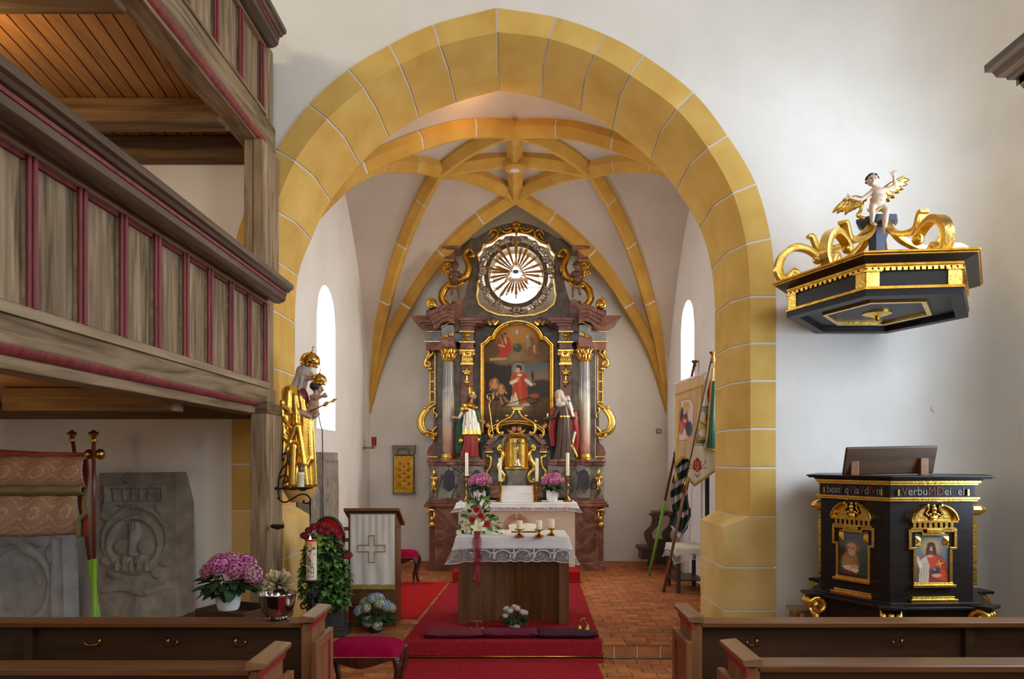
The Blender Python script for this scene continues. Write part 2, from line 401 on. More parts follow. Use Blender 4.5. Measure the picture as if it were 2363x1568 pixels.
# ---------------------------------------------------------------- materials
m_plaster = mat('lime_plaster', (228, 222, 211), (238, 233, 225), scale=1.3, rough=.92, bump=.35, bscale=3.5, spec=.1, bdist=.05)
m_vault = mat('vault_plaster', (196, 180, 164), (210, 196, 180), scale=1.1, rough=.95, bump=.2, bscale=4, spec=.05)  # white plaster darkened in colour to hold the vault's dimness
m_joint = mat('white_joint', (222, 216, 210), rough=.9, spec=.1)
m_ochre = mat('ochre_limewash', (206, 164, 82), (224, 187, 106), scale=2.6, rough=.85, bump=.25, bscale=9, rand=.05, spec=.15)
m_ochre2 = mat('pale_ochre_base', (212, 180, 108), (230, 200, 132), scale=2.2, rough=.9, bump=.5, bscale=7, rand=.03, spec=.1)
m_rib = mat('ochre_rib', (198, 148, 66), (214, 170, 84), scale=3, rough=.85, bump=.15, rand=.05, spec=.15)
WV = (14, 14, 1.1); WY = (14, 1.1, 14); WXg = (1.1, 14, 14)
m_oldv = mat('old_oak_upright', (92, 74, 54), (170, 146, 114), scale=1.0, stretch=WV, rough=.75, bump=.25, rand=.13, spec=.2, dist=1.0)
m_oldy = mat('old_oak_length', (96, 78, 56), (164, 140, 108), scale=1.0, stretch=WY, rough=.75, bump=.3, rand=.06, spec=.2, dist=1.0)
m_oldx = mat('old_oak_cross', (84, 64, 44), (132, 106, 76), scale=1.0, stretch=WXg, rough=.75, bump=.25, rand=.06, spec=.2, dist=.8)
m_dark = mat('dark_oak_rail', (58, 44, 32), (104, 80, 58), scale=1.0, stretch=WY, rough=.42, bump=.15, spec=.45, dist=.6)
m_pale = mat('pale_oak_strip', (136, 116, 90), (176, 156, 126), scale=1., stretch=WY, rough=.75, bump=.2, spec=.2)
m_redw = mat('madder_red_paint', (102, 30, 34), (142, 58, 58), scale=3, stretch=(6, 6, 1), rough=.55, bump=.15)
m_plank = mat('honey_pine_plank', (128, 88, 46), (164, 120, 66), scale=1.0, stretch=WY, rough=.6, bump=.1, rand=.1, dist=1)
m_pew = mat('brown_pew_wood', (92, 56, 26), (128, 84, 44), scale=1.0, stretch=WXg, rough=.36, bump=.06, rand=.04, dist=.7)
m_pewd = mat('dark_pew_panel', (56, 34, 16), (78, 50, 24), scale=1.0, stretch=WXg, rough=.45, bump=.05, dist=.5)
m_pewy = mat('pew_end_cap', (116, 82, 52), (150, 112, 76), scale=1.0, stretch=WY, rough=.33, bump=.05, dist=.6)
m_pewv = mat('pew_end_wood', (112, 72, 42), (146, 100, 62), scale=1.0, stretch=WV, rough=.4, bump=.06, dist=.6)
m_redtrim = mat('red_painted_trim', (140, 34, 40), (160, 48, 50), scale=6, rough=.5)
m_tile = mat('terracotta_tile', (146, 84, 44), (186, 118, 70), scale=5, rough=.7, bump=.25, bscale=22, rand=.17, spec=.3)
m_mortar = mat('grey_mortar', (104, 84, 66), (138, 116, 96), scale=14, rough=.95)
m_brass = mat('brass', (190, 152, 78), (166, 128, 60), scale=8, rough=.28, metal=1)
m_gold = mat('gold_leaf', (224, 176, 70), (240, 206, 116), scale=14, rough=.26, metal=1, bump=.25, bscale=40, bdist=.01)
m_glass = None
# ---------------------------------------------------------------- walls with openings
def holed(mb, fm, u0, u1, v0, top, holes=(), nu=2):
    cuts = {u0, u1}
    for h in holes:
        for i in range(h[4] + 1): cuts.add(h[0] + (h[1] - h[0]) * i / h[4])
    if callable(top):
        for i in range(nu): cuts.add(u0 + (u1 - u0) * i / nu)
    cuts = sorted(cuts); tp = top if callable(top) else (lambda u: top)
    for a, b in zip(cuts[:-1], cuts[1:]):
        if b - a < 1e-6: continue
        mid = (a + b) / 2; hs = [h for h in holes if h[0] < mid < h[1]]
        if not hs: mb.add([fm(a, v0), fm(b, v0), fm(b, tp(b)), fm(a, tp(a))], [(0, 1, 2, 3)])
        else:
            h = hs[0]
            if min(h[2](a), h[2](b)) > v0 + 1e-4: mb.add([fm(a, v0), fm(b, v0), fm(b, h[2](b)), fm(a, h[2](a))], [(0, 1, 2, 3)])
            mb.add([fm(a, h[3](a)), fm(b, h[3](b)), fm(b, tp(b)), fm(a, tp(a))], [(0, 1, 2, 3)])
def outline(h):
    us = [h[0] + (h[1] - h[0]) * i / h[4] for i in range(h[4] + 1)]
    o = [(u, h[2](u)) for u in us] + [(u, h[3](u)) for u in us[::-1]]
    r = []
    for p in o:
        if not r or abs(p[0] - r[-1][0]) + abs(p[1] - r[-1][1]) > 1e-5: r.append(p)
    return r if abs(r[0][0] - r[-1][0]) + abs(r[0][1] - r[-1][1]) > 1e-5 else r[:-1]
def arched(ua, ub, v0, v1, n=12, sill=0.):
    r = (ub - ua) / 2; c = (ua + ub) / 2
    return (ua, ub, lambda u: v0 + sill * (u - c), lambda u: v1 - r + math.sqrt(max(0, r * r - (u - c) ** 2)), n)
def circ(c, z, r, n=20): 
    return (c - r, c + r, lambda u: z - math.sqrt(max(0, r * r - (u - c) ** 2)), lambda u: z + math.sqrt(max(0, r * r - (u - c) ** 2)), n)
def reveal(mb, fm, h, off, k=1.0):
    o = outline(h); n = len(o); cu = (h[0] + h[1]) / 2; cv = sum(p[1] for p in o) / n
    a = [fm(*p) for p in o]; b = [Vector(fm(cu + (p[0] - cu) * k, cv + (p[1] - cv) * k)) + Vector(off) for p in o]
    mb.add(a + b, [(i, (i + 1) % n, (i + 1) % n + n, i + n) for i in range(n)]); return b
m_glass, _nt, _b = node_mat('window_glass')
_t = _nt.nodes.new('ShaderNodeBsdfTransparent'); _g = _nt.nodes.new('ShaderNodeBsdfGlossy'); _g.inputs['Roughness'].default_value = .05
_mx = _nt.nodes.new('ShaderNodeMixShader'); _mx.inputs[0].default_value = .06; _t.inputs[0].default_value = (.96, .98, 1, 1)
_nt.links.new(_t.outputs[0], _mx.inputs[1]); _nt.links.new(_g.outputs[0], _mx.inputs[2])
_nt.links.new(_mx.outputs[0], _nt.nodes['Material Output'].inputs['Surface'])
YF, YB, YR = 8.0, 8.95, 13.6                     # nave side and chancel side of the arch wall, rear wall
XL, XR = -2.674, 2.80; NL, NR = -5.6, 4.86; ZC = .16   # chancel walls, nave walls, chancel floor level
# chancel arch: joints as (outer edge, arris, inner arris, rear arris)
DEP = (7.985, 7.985, 8.3, 8.95)
def J(*pp): return [W(x, y, d) for (x, y), d in zip(pp, DEP)]
def Jz(xs, z): return [Vector((x, d, z)) for x, d in zip(xs, DEP)]
RX = (2.83, 2.553, 2.418, 2.432); LX = (-3.07, -2.81, -2.674, -2.674)
zj = lambda y: CZ - (y - VY) * 8.0 / F
right = [J((1284, 40), (1266, 89), (1254, 149), (1252, 227)), J((1397, 80), (1371, 126), (1349, 184), (1340, 257)),
         J((1487, 129), (1455, 174), (1429, 229), (1414, 299)), J((1600, 214), (1561, 252), (1525, 304), (1502, 369)),
         J((1679, 314), (1633, 342), (1592, 380), (1562, 439)), J((1744, 425), (1691, 446), (1646, 476), (1615, 527)),
         J((1778, 550), (1722, 563), (1676, 585), (1642, 622))] + [Jz(RX, zj(y)) for y in (685, 793, 880, 990, 1080, 1193)]
left = [J((1000, 57), (1016, 106), (1036, 164), (1052, 237)), J((899, 104), (923, 150), (946, 204), (967, 272)),
        J((804, 161), (839, 202), (869, 252), (898, 318)), J((713, 242), (755, 275), (796, 318), (830, 380)),
        J((637, 346), (681, 372), (726, 409), (763, 464)), J((577, 458), (633, 485), (681, 513), (718, 553)),
        J((540, 575), (596, 588), (640, 603), (688, 637))] + [Jz(LX, zj(y)) for y in (708, 845, 960, 1072, 1180)]
apex = J((1146, 18), (1148, 74), (1149, 135), (1152, 209))
joints = left[::-1] + [apex] + right
e0 = []
dense = []
for side in (left[::-1] + [apex], [apex] + right):
    cols = [crom([tuple(j[k]) for j in side], 6) for k in range(4)]; dense.append(cols)
e0 = [(min(max(p[0], -3.07), 2.83), p[1], p[2]) for p in dense[0][0] + dense[1][0][1:]]
# nave side of the arch wall
mb = MB(); TOP = 9.2
def fmN(u, v): return (u, YF, v)
mb.add([(NL, YF, -.05), (e0[0][0], YF, -.05), (e0[0][0], YF, TOP), (NL, YF, TOP)], [(0, 1, 2, 3)])
mb.add([(e0[-1][0], YF, -.05), (NR - .5, YF, -.05), (NR - .5, YF, TOP), (e0[-1][0], YF, TOP)], [(0, 1, 2, 3)])
mb.grid(lambda u, v: (NR - .5 + .5 * math.sin(u * math.pi / 2), YF - .5 + .5 * math.cos(u * math.pi / 2), -.05 + v * (TOP + .05)), 20, 1)
mb.grid(lambda u, v: (NR - .5 + .5 * math.sin(u * math.pi / 2), YB, -.05 + v * (TOP + .05)), 1, 1)
for a, b in zip(e0[:-1], e0[1:]):
    if abs(a[0] - b[0]) > 1e-4: mb.add([(a[0], YF, a[2]), (b[0], YF, b[2]), (b[0], YF, TOP), (a[0], YF, TOP)], [(0, 1, 2, 3)])
e3 = dense[0][3] + dense[1][3][1:]
for a, b in zip(e3[:-1], e3[1:]):
    if abs(a[0] - b[0]) > 1e-4: mb.add([(a[0], YB, a[2]), (b[0], YB, b[2]), (b[0], YB, TOP), (a[0], YB, TOP)], [(0, 1, 2, 3)])
mb.add([(2.432, YB, 0), (NR, YB, 0), (NR, YB, TOP), (2.432, YB, TOP)], [(0, 1, 2, 3)])
mb.add([(-6, YB, 0), (XL, YB, 0), (XL, YB, TOP), (-6, YB, TOP)], [(0, 1, 2, 3)])
tag(mb.build('wall_front', m_plaster), kind='structure')
# arch: white core and the stones between the joints
arch = tag(thing('trim_1', 'pointed chancel arch of ochre painted stones with white joints', None, (0, 8.0, 0)), kind='structure')
def prof_row(cols, i): return [Vector(cols[k][i]) for k in range(4)]
core = MB()
for cols in dense:
    n = len(cols[0])
    rows = [prof_row(cols, i) for i in range(n)]
    vs = [p for r in rows for p in (r[0] + Vector((0, .012, 0)), r[1] + (r[0] - r[1]).normalized() * .008 + Vector((0, .01, 0)),
                                    r[2] + (r[1] - r[2]).normalized() * .008 + Vector((0, .008, 0)) + (r[0] - r[1]).normalized() * .008, r[3] + (r[0] - r[1]).normalized() * .01)]
    core.add(vs, [(i * 4 + k, i * 4 + k + 1, i * 4 + k + 5, i * 4 + k + 4) for i in range(n - 1) for k in range(3)])
core.build('joint_core', m_joint, arch, smooth=False)
def lerp(a, b, t): return a + (b - a) * t
for cols in dense:
    for q in range((len(cols[0]) - 1) // 6):
        rows = [prof_row(cols, q * 6 + i) for i in range(7)]
        L = max((rows[0][1] - rows[6][1]).length, .01); g = .012 / L * 6
        rows[0] = [lerp(a, b, g) for a, b in zip(rows[0], rows[1])]; rows[6] = [lerp(a, b, g) for a, b in zip(rows[6], rows[5])]
        m = MB(); vs = [p for r in rows for p in r]
        m.add(vs, [(i * 4 + k, i * 4 + k + 1, i * 4 + k + 5, i * 4 + k + 4) for i in range(6) for k in range(3)])
        for r in (rows[0], rows[6]):
            inn = (r[0] - r[1]).normalized() * .03 + Vector((0, .03, 0))
            for k in range(3): m.add([r[k], r[k + 1], r[k + 1] + inn, r[k] + inn], [(0, 1, 2, 3)])
        m.build('arch_stone', m_ochre, arch, auto=28)
def base_block(s, xo, xi, X4, ytop, ys):
    zt = zj(ytop); z1 = zj(ytop + 24); A = (xi, 7.985, z1); B = (xi, 8.97, z1)
    levels = [z1] + [zj(y) for y in ys] + [0]
    for i, (a, b) in enumerate(zip(levels[:-1], levels[1:])):
        m = MB(); g = .012; a2 = a - (g if i else 0); b2 = b + (g if b > 0 else 0)
        m.box(min(xo, xi), max(xo, xi), 7.985, 8.97, b2, a2)
        if i == 0:
            e1, e2, e3_, eo = (X4[1], 7.985, zt), (X4[2], 8.3, zt), (X4[3], 8.95, zt), (xo, 7.985, zt)
            m.add([A, e1, e2, e3_, B, eo, (xo, 7.985, z1)], [(0, 1, 2), (0, 2, 3, 4), (0, 6, 5, 1)])
        m.build('base_stone', m_ochre2, arch)
    MB().box(min(xo, xi) + .01, max(xo, xi) - .01, 7.995, 8.96, 0, z1 - .02).build('joint_core', m_joint, arch)
base_block(1, 2.83, 2.26, RX, 1193, (1310, 1410)); base_block(-1, -3.07, -2.5, LX, 1180, (1290, 1400))
# chancel walls
def side_wall(name, x, y0, y1, win, off):
    mb = MB(); fm = lambda u, v: (x, u, v); wins = win if isinstance(win, list) else [win]; holed(mb, fm, y0, y1, 0, 7.3, wins); back = [reveal(mb, fm, w_, (off, 0, 0), .86) for w_ in wins]
    tag(mb.build(name, m_plaster), kind='structure'); return back
bl, = side_wall('wall_chancel_left', XL, YB, YR, arched(9.95, 10.98, 2.46, 4.50, 12, .0), -.42)
brr, br4 = side_wall('wall_chancel_right', XR, YB, YR, [arched(11.5, 12.42, 2.5, 4.62, 12), arched(9.2, 10.05, 2.5, 4.62, 12)], .42)  # nearer right window is invented, unseen, to let the fill light in
mb = MB(); cw = circ(.03, 5.40, .64, 24); fmR = lambda u, v: (u, YR, v)
holed(mb, fmR, XL, XR, 0, 7.3, [cw]); r1 = reveal(mb, fmR, cw, (0, .22, 0), .88)
cw2 = circ(.03, 5.40, .50, 24); fm2 = lambda u, v: (u, YR + .22, v); r2 = reveal(mb, fm2, cw2, (0, .25, 0), .92)
o1 = r1; o2 = [Vector(fm2(*p)) for p in outline(cw2)]
mb.add(o1 + o2, [(i, (i + 1) % len(o1), (i + 1) % len(o1) + len(o1), i + len(o1)) for i in range(len(o1))])
tag(mb.build('wall_rear', m_plaster), kind='structure')
for i, pts in enumerate((bl, brr, r2, br4)):
    w = thing('window_%d' % (i + 1), None, None, tuple(sum((Vector(p) for p in pts), Vector()) / len(pts)), kind='structure')
    MB().add(pts, [tuple(range(len(pts)))]).build('pane', m_glass, w)
    fr = MB(); c = sum((Vector(p) for p in pts), Vector()) / len(pts); n = len(pts)
    inner = [c + (Vector(p) - c) * .95 for p in pts]; nrm = Vector((.03 * (1 if i == 0 else -1), 0, 0)) if i != 2 else Vector((0, -.03, 0))
    fr.add([Vector(p) + nrm for p in pts] + [p + nrm for p in inner], [(k, (k + 1) % n, (k + 1) % n + n, k + n) for k in range(n)])
    zs = [p[2] for p in pts]
    if i == 2:
        fr.box(c.x - .45, c.x + .45, c.y - .03, c.y, c.z - .09, c.z - .075)
    else:
        for q in (.33, .62): fr.box(c.x - .01, c.x + .01, c.y - .44, c.y + .44, min(zs) + (max(zs) - min(zs)) * q - .012, min(zs) + (max(zs) - min(zs)) * q + .012)
    fr.build('window_frame', m_joint, w)
# nave: side walls with window openings out of the picture, back wall and ceiling
mb = MB()
for u0, u1, hs in ((-6, 2.2, [arched(-.4, 1.4, 3.2, 6.8, 8)]), (2.2, 7.5, [arched(4.9, 6.3, 1.5, 6.6, 8)])): holed(mb, lambda u, v: (NR, u, v), u0, u1, -.05, TOP, hs)
tag(mb.build('wall_right', m_plaster), kind='structure')
mb = MB(); holed(mb, lambda u, v: (NL, u, v), -6, YF, -.05, TOP, [(2.1, 4.3, lambda u: 7.2, lambda u: 8.6, 1)])
tag(mb.build('wall_left', m_plaster), kind='structure')
mb = MB(); holed(mb, lambda u, v: (u, -6, v), NL, NR, -.05, TOP, [(-2.0, 3.0, lambda u: 3.7, lambda u: 7.3, 1)])
tag(mb.build('wall_back', m_plaster), kind='structure')
tag(MB().box(NL, NR, -6, YF, TOP, TOP + .1).build('ceiling', m_plaster), kind='structure')
# ---------------------------------------------------------------- star vault of the chancel
vault = thing('ceiling', None, None, (0, 11.3, 6), kind='structure')
H = lambda r: CZ + r
KF, KR_, KC = Vector((.0, 10.3, H(4.50))), Vector((.01, 12.5, H(4.35))), Vector((0, 11.4, H(4.53)))
KL, KRt = Vector((-1.15, 11.4, H(4.36))), Vector((1.16, 11.4, H(4.36)))
FT = [(0, 0), (.08, .22), (.17, .385), (.28, .515), (.374, .62), (.5, .735), (.656, .843), (.82, .93), (1, 1)]
ZF = [(0, 2.6), (.242, 3.46), (.4, 3.82), (.67, 4.25), (.85, 4.42), (1, 4.5)]; ZL = [(0, 2.6), (.2, 3.3), (.43, 3.82), (.57, 4.03), (.8, 4.25), (1, 4.36)]
def smooth_tab(tab): 
    c = crom(tab, 8); return c
FT, ZF, ZL = smooth_tab(FT), smooth_tab(ZF), smooth_tab(ZL)
NS = 24
def ribpath(a, b, kind):
    out = []
    for i in range(NS + 1):
        t = i / NS; p = a.lerp(b, t)
        if kind == 'rear': p.z = H(.82) + (b.z - H(.82)) * table(FT, t)
        elif kind == 'F': p.z = H(table(ZF, t))
        elif kind == 'L': p.z = H(table(ZL, t))
        else: p.z += kind * 4 * t * (1 - t)
        out.append(p)
    return out
CRL, CRR, CFL, CFR = Vector((XL, YR, 0)), Vector((XR, YR, 0)), Vector((XL, YB, 0)), Vector((XR, YB, 0))
paths = {'RLL': ribpath(CRL, KL, 'rear'), 'RLR': ribpath(CRL, KR_, 'rear'), 'RRL': ribpath(CRR, KRt, 'rear'), 'RRR': ribpath(CRR, KR_, 'rear'),
         'FLF': ribpath(CFL, KF, 'F'), 'FLL': ribpath(CFL, KL, 'L'), 'FRF': ribpath(CFR, KF, 'F'), 'FRR': ribpath(CFR, KRt, 'L'),
         'LF': ribpath(KL, KF, .09), 'LR': ribpath(KL, KR_, .09), 'RF': ribpath(KRt, KF, .09), 'RR': ribpath(KRt, KR_, .09),
         'LC': ribpath(KL, KC, .03), 'RC': ribpath(KRt, KC, .03), 'FC': ribpath(KF, KC, .02), 'CR': ribpath(KR_, KC, .02)}
PROF = [(-.12, .22), (-.12, .12), (-.075, .07), (-.03, 0), (.03, 0), (.075, .07), (.12, .12), (.12, .22)]
def ribmesh(path, k=1., t0=False):
    m = MB(); rows = []; n = len(path)
    for i, p in enumerate(path):
        t = (path[min(i + 1, n - 1)] - path[max(i - 1, 0)]).normalized(); side = t.cross(Vector((0, 0, 1))).normalized(); up = side.cross(t)
        rows.append([p + side * (a * k) + up * (b * k + (1 - k) * .1) for a, b in PROF])
    q = len(PROF); m.add([v for r in rows for v in r], [(i * q + j, i * q + j + 1, (i + 1) * q + j + 1, (i + 1) * q + j) for i in range(n - 1) for j in range(q - 1)] + [tuple(range(q)), tuple((n - 1) * q + j for j in range(q))])
    return m
for key, path in paths.items():
    rb = ribmesh(path, .94).build('rib', m_joint, vault, auto=40)
    ns = 4 if len(key) == 3 else (3 if key[0] in 'LR' and key[1] in 'FR' else 2)
    segs = [0, .3, .55, .8, 1] if len(key) == 3 else ([0, .18, .82, 1] if ns == 3 else [0, .35, 1])
    for a, b in zip(segs[:-1], segs[1:]):
        P = []
        for i in range(9):
            t = a + (b - a) * i / 8
            L = .0035
            t = min(max(t, a + (L if a > 0 else 0)), b - (L if b < 1 else 0)); x = t * NS; i0 = min(int(x), NS - 1)
            P.append(path[i0].lerp(path[i0 + 1], x - i0))
        ribmesh(P).build('rib_stone', m_rib, rb, auto=40)
UP = .17
def patch(m, A, B, bulge, nv=6, lift=UP):
    n = len(A)
    def fn(u, v):
        i = min(int(round(u * (n - 1))), n - 1); p = Vector(A[i]).lerp(Vector(B[i]), v)
        return p + Vector((0, 0, lift + bulge * 4 * v * (1 - v) * min(1, 2 * u)))
    m.grid(fn, n - 1, nv)
def wallarch(c, apex, z0, z1, tab):
    out = []
    for i in range(NS + 1):
        t = i / NS; p = c.lerp(apex, t); p.z = H(z0 + (z1 - z0) * table(tab, t)) - UP; out.append(p)
    return out
m = MB()
AL, AR, AB, AF = Vector((XL, 11.3, 0)), Vector((XR, 11.3, 0)), Vector((.03, YR, 0)), Vector((-.1, YB, 0))
wl = {'RL_L': wallarch(CRL, AL, .82, 4.35, FT), 'FL_L': wallarch(CFL, AL, 2.6, 4.35, FT), 'RR_R': wallarch(CRR, AR, .82, 4.35, FT), 'FR_R': wallarch(CFR, AR, 2.6, 4.35, FT),
      'RL_B': wallarch(CRL, AB, .82, 4.78, FT), 'RR_B': wallarch(CRR, AB, .82, 4.78, FT), 'FL_F': wallarch(CFL, AF, 2.6, 4.95, FT), 'FR_F': wallarch(CFR, AF, 2.6, 4.95, FT)}
patch(m, paths['RLL'], paths['RLR'], .10); patch(m, paths['RRL'], paths['RRR'], .10)
patch(m, paths['FLF'], paths['FLL'], .10); patch(m, paths['FRF'], paths['FRR'], .10)
patch(m, paths['RLL'], wl['RL_L'], .03); patch(m, paths['FLL'], wl['FL_L'], .03); patch(m, paths['RRL'], wl['RR_R'], .03); patch(m, paths['FRR'], wl['FR_R'], .03)
patch(m, paths['RLR'], wl['RL_B'], .03); patch(m, paths['RRR'], wl['RR_B'], .03); patch(m, paths['FLF'], wl['FL_F'], .03); patch(m, paths['FRF'], wl['FR_F'], .03)
for a, b in (('LF', 'LC'), ('LR', 'LC'), ('RF', 'RC'), ('RR', 'RC')): patch(m, paths[a], paths[b], .05)
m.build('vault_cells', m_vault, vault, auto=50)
bs = MB(); bs.lathe([(.0, -.03), (.08, -.03), (.08, -.05), (.14, -.05), (.17, -.02), (.17, .06), (.12, .12), (.12, .25)], KC, 20); bs.build('boss', m_rib, vault, auto=40)
MB().lathe([(0, -.054), (.075, -.054), (.08, -.03)], KC, 20).build('boss_disc', m_joint, vault)
# ---------------------------------------------------------------- floors
flo = thing('floor', None, None, (0, 0, 0), kind='structure')
MB().box(NL, NR, -6, YF + 1, -.06, -.008).build('mortar_bed', m_mortar, flo)
chf = thing('floor', None, None, (0, 10, ZC), kind='structure')
MB().box(NL + .05, NR - .1, 7.60, YR, -.02, ZC - .008).build('mortar_bed', m_mortar, chf)
TW, TD = .237, .155
tile_me = MB(); h = .012
tile_me.add([(-TW / 2 + .003, -TD / 2 + .003, 0), (TW / 2 - .003, -TD / 2 + .003, 0), (TW / 2 - .003, TD / 2 - .003, 0), (-TW / 2 + .003, TD / 2 - .003, 0),
             (-TW / 2 + .006, -TD / 2 + .006, h), (TW / 2 - .006, -TD / 2 + .006, h), (TW / 2 - .006, TD / 2 - .006, h), (-TW / 2 + .006, TD / 2 - .006, h)],
            [(4, 5, 6, 7), (0, 1, 5, 4), (1, 2, 6, 5), (2, 3, 7, 6), (3, 0, 4, 7)])
_src = tile_me.build('tile', m_tile); tile_data = _src.data; bpy.data.objects.remove(_src)
cnt = 0; rest = MB()
def tiles(parent, x0, x1, y0, y1, z, single):
    global rest
    j = 0; y = y0 + TD / 2
    while y < y1:
        x = x0 + TW / 2 - (TW / 2 if j % 2 else 0)
        while x < x1 + TW / 2:
            dz = RND.uniform(-.002, .002)
            if y < single: inst(tile_data, 'tile', parent, (x, y, z - h + dz))
            else:
                rest.add([(v.co.x + x, v.co.y + y, v.co.z + z - h + dz) for v in tile_data.vertices], [tuple(p.vertices) for p in tile_data.polygons])
            x += TW
        y += TD; j += 1
def rect_tiles(parent, x0, x1, y0, y1, z, sy):
    tiles(parent, x0, x1, y0, y1, z, sy)
rect_tiles(chf, .9, 2.25, 7.62, 8.0, ZC, 20); rect_tiles(chf, .9, XR - .15, 8.0, YR, ZC, 10.4)
rect_tiles(chf, -2.5, -1.05, 7.62, 9.0, ZC, 20); rect_tiles(chf, -2.5, -1.0, 9.0, YR, ZC, 0); rect_tiles(chf, -1.0, .9, 12.3, YR, ZC, 0); 
tag(rest.build('far_tiles', m_tile, chf), kind='stuff'); rest = MB()
rect_tiles(flo, .75, 1.85, 6.4, 7.5, 0, 20); rect_tiles(flo, -2.5, -1.05, 6.4, 7.5, 0, 20)
rect_tiles(flo, -4.6, -2.5, 5.5, 7.5, 0, 0); rect_tiles(flo, 1.85, 4.6, 5.5, 7.5, 0, 0); rect_tiles(flo, -2.5, 2.0, 2, 6.4, 0, 0)
tag(rest.build('far_tiles', m_tile, flo), kind='stuff')
for i in range(16):                                # step: nosing course and riser course
    x = -1.95 + i * TW
    if -1.0 < x < .8: continue
    MB().box(x + .004, x + TW - .004, 7.52, 7.62, ZC - .028, ZC).build('nosing_tile', m_tile, chf, bevel=.006)
    MB().box(x - .11, x + TW - .118, 7.535, 7.56, .003, ZC - .034).build('riser_tile', m_tile, chf, bevel=.004)
MB().box(-2.2, 2.0, 7.54, 7.60, 0, ZC - .012).build('step_mortar', m_joint, chf)
# ---------------------------------------------------------------- left galleries
def extr(mb, prof, y0, y1):
    """profile [(x,z)] extruded along Y"""
    return mb.prism([(x, y0, z) for x, z in prof], (0, y1 - y0, 0))
GX = -2.585; Y0 = 1.6; YE = 7.74
def cornice(dx, dz, y1):
    pr = [(GX, 3.72), (-2.50, 3.66), (-2.455, 3.652), (-2.41, 3.667), (-2.385, 3.69), (-2.378, 3.725), (-2.372, 3.762), (-2.345, 3.768), (-2.33, 3.79), (-2.302, 3.80), (-2.296, 3.838), (-2.33, 3.872), (-2.62, 3.905), (-2.62, 3.72)]
    red = [(-2.40, 3.732), (-2.366, 3.735), (-2.362, 3.757), (-2.40, 3.758)]
    return [(x + dx, z + dz) for x, z in pr], [(x + dx, z + dz) for x, z in red]
lg = thing('lower_gallery', 'weathered brown wooden lower gallery with red-edged upright panels on the left', 'gallery', (GX, YE, 0))
extr(MB(), [(GX, 2.63), (GX, 2.775), (GX - .2, 2.775), (GX - .24, 2.50), (GX - .05, 2.50), (GX - .05, 2.57)], Y0, 7.95).build('edge_beam', m_oldy, lg, bevel=.006)
mb = MB(); q = [(GX - .06, 2.57)] + [(GX - .05 + .045 * math.sin(a * .35), 2.57 + .06 * (1 - math.cos(a * .45)) / 2 * 1.2) for a in range(0, 8)] + [(GX - .06, 2.64)]
extr(MB(), q, Y0, 7.55).build('red_moulding', m_redw, lg, auto=50)
extr(MB(), [(GX - .1, 2.775), (GX + .022, 2.775), (GX + .022, 2.825), (GX + .005, 2.842), (GX - .1, 2.842)], Y0, YE - .02).build('foot_rail', m_pale, lg, bevel=.004)
extr(MB(), [(GX - .1, 3.655), (GX + .018, 3.655), (GX + .018, 3.72), (GX - .1, 3.72)], Y0, YE - .02).build('head_rail', m_pale, lg, bevel=.004)
BAT = [7.66 - .4625 * i for i in range(13)]
for i, y in enumerate(BAT):
    y2 = (BAT[i - 1] if i else YE + .1); 
    if i < 12: MB().box(GX - .07, GX - .045, y - .4625 + .01, y - .005, 2.83, 3.67).build('panel', m_oldv, lg)
    b = MB(); b.tube([(GX + .004, y, 2.842), (GX + .004, y, 3.655)], .016, 8); b.tube([(GX - .008, y - .03, 2.842), (GX - .008, y - .03, 3.655)], .014, 8)
    b.build('red_bead', m_redw, lg, auto=50)
    MB().box(GX - .06, GX - .002, y - .032, y + .004, 2.842, 3.655).build('stile', m_pale, lg)
    MB().box(GX - .06, GX - .018, y - .4625, y - .03, 3.63, 3.656).build('red_bead', m_redw, lg)
    MB().box(GX - .06, GX - .02, y - .4625, y - .03, 2.84, 2.852).build('red_bead', m_redw, lg)
pr, rd = cornice(0, 0, 0)
extr(MB(), pr, Y0, 7.66).build('cornice_rail', m_dark, lg, auto=35); extr(MB(), rd, Y0, 7.64).build('red_bead', m_redw, lg)
MB().box(GX - .16, GX + .004, 7.68, YE + .14, 2.64, 3.72).build('end_stile', m_oldv, lg)
for y0, y1, x0, zb in ((5.98, 6.2, -4.17, 2.43), (7.72, 7.97, -5.55, 2.47)): MB().box(x0, GX - .2, y0, y1, zb, 2.62).build('cross_beam', m_oldx, lg, bevel=.012)
for i in range(19):
    x = -5.5 + i * .143; MB().box(x + .003, x + .14, 2.0, 7.95, 2.625, 2.66).build('plank', m_plank, lg)
ug = thing('upper_gallery', 'brown wooden upper gallery with plank soffit at the top left', 'gallery', (GX, YE, 5.3))
extr(MB(), [(GX, 5.36), (GX, 5.60), (GX - .22, 5.60), (GX - .235, 5.275), (GX - .035, 5.275), (GX - .02, 5.30)], 1.6, 7.95).build('edge_beam', m_oldy, ug, bevel=.006)
extr(MB(), [(GX - .04, 5.285), (GX + .0, 5.30), (GX + .012, 5.33), (GX - .002, 5.365), (GX - .04, 5.365)], 1.6, 7.6).build('red_moulding', m_redw, ug, auto=50)
extr(MB(), [(GX - .1, 5.60), (GX + .02, 5.60), (GX + .012, 5.64), (GX - .1, 5.65)], 1.6, YE - .1).build('foot_rail', m_oldy, ug, bevel=.004)
for i in range(10):
    y = 7.56 - .58 * i
    b = MB(); b.tube([(GX + .002, y, 5.64), (GX + .002, y, 6.3)], .015, 8); b.tube([(GX - .01, y - .03, 5.64), (GX - .01, y - .03, 6.3)], .013, 8); b.build('red_bead', m_redw, ug, auto=50)
    MB().box(GX - .06, GX - .006, y - .03, y + .004, 5.64, 6.3).build('stile', m_oldv, ug)
    MB().box(GX - .07, GX - .04, y - .575, y - .005, 5.63, 6.33).build('panel', m_oldv, ug)
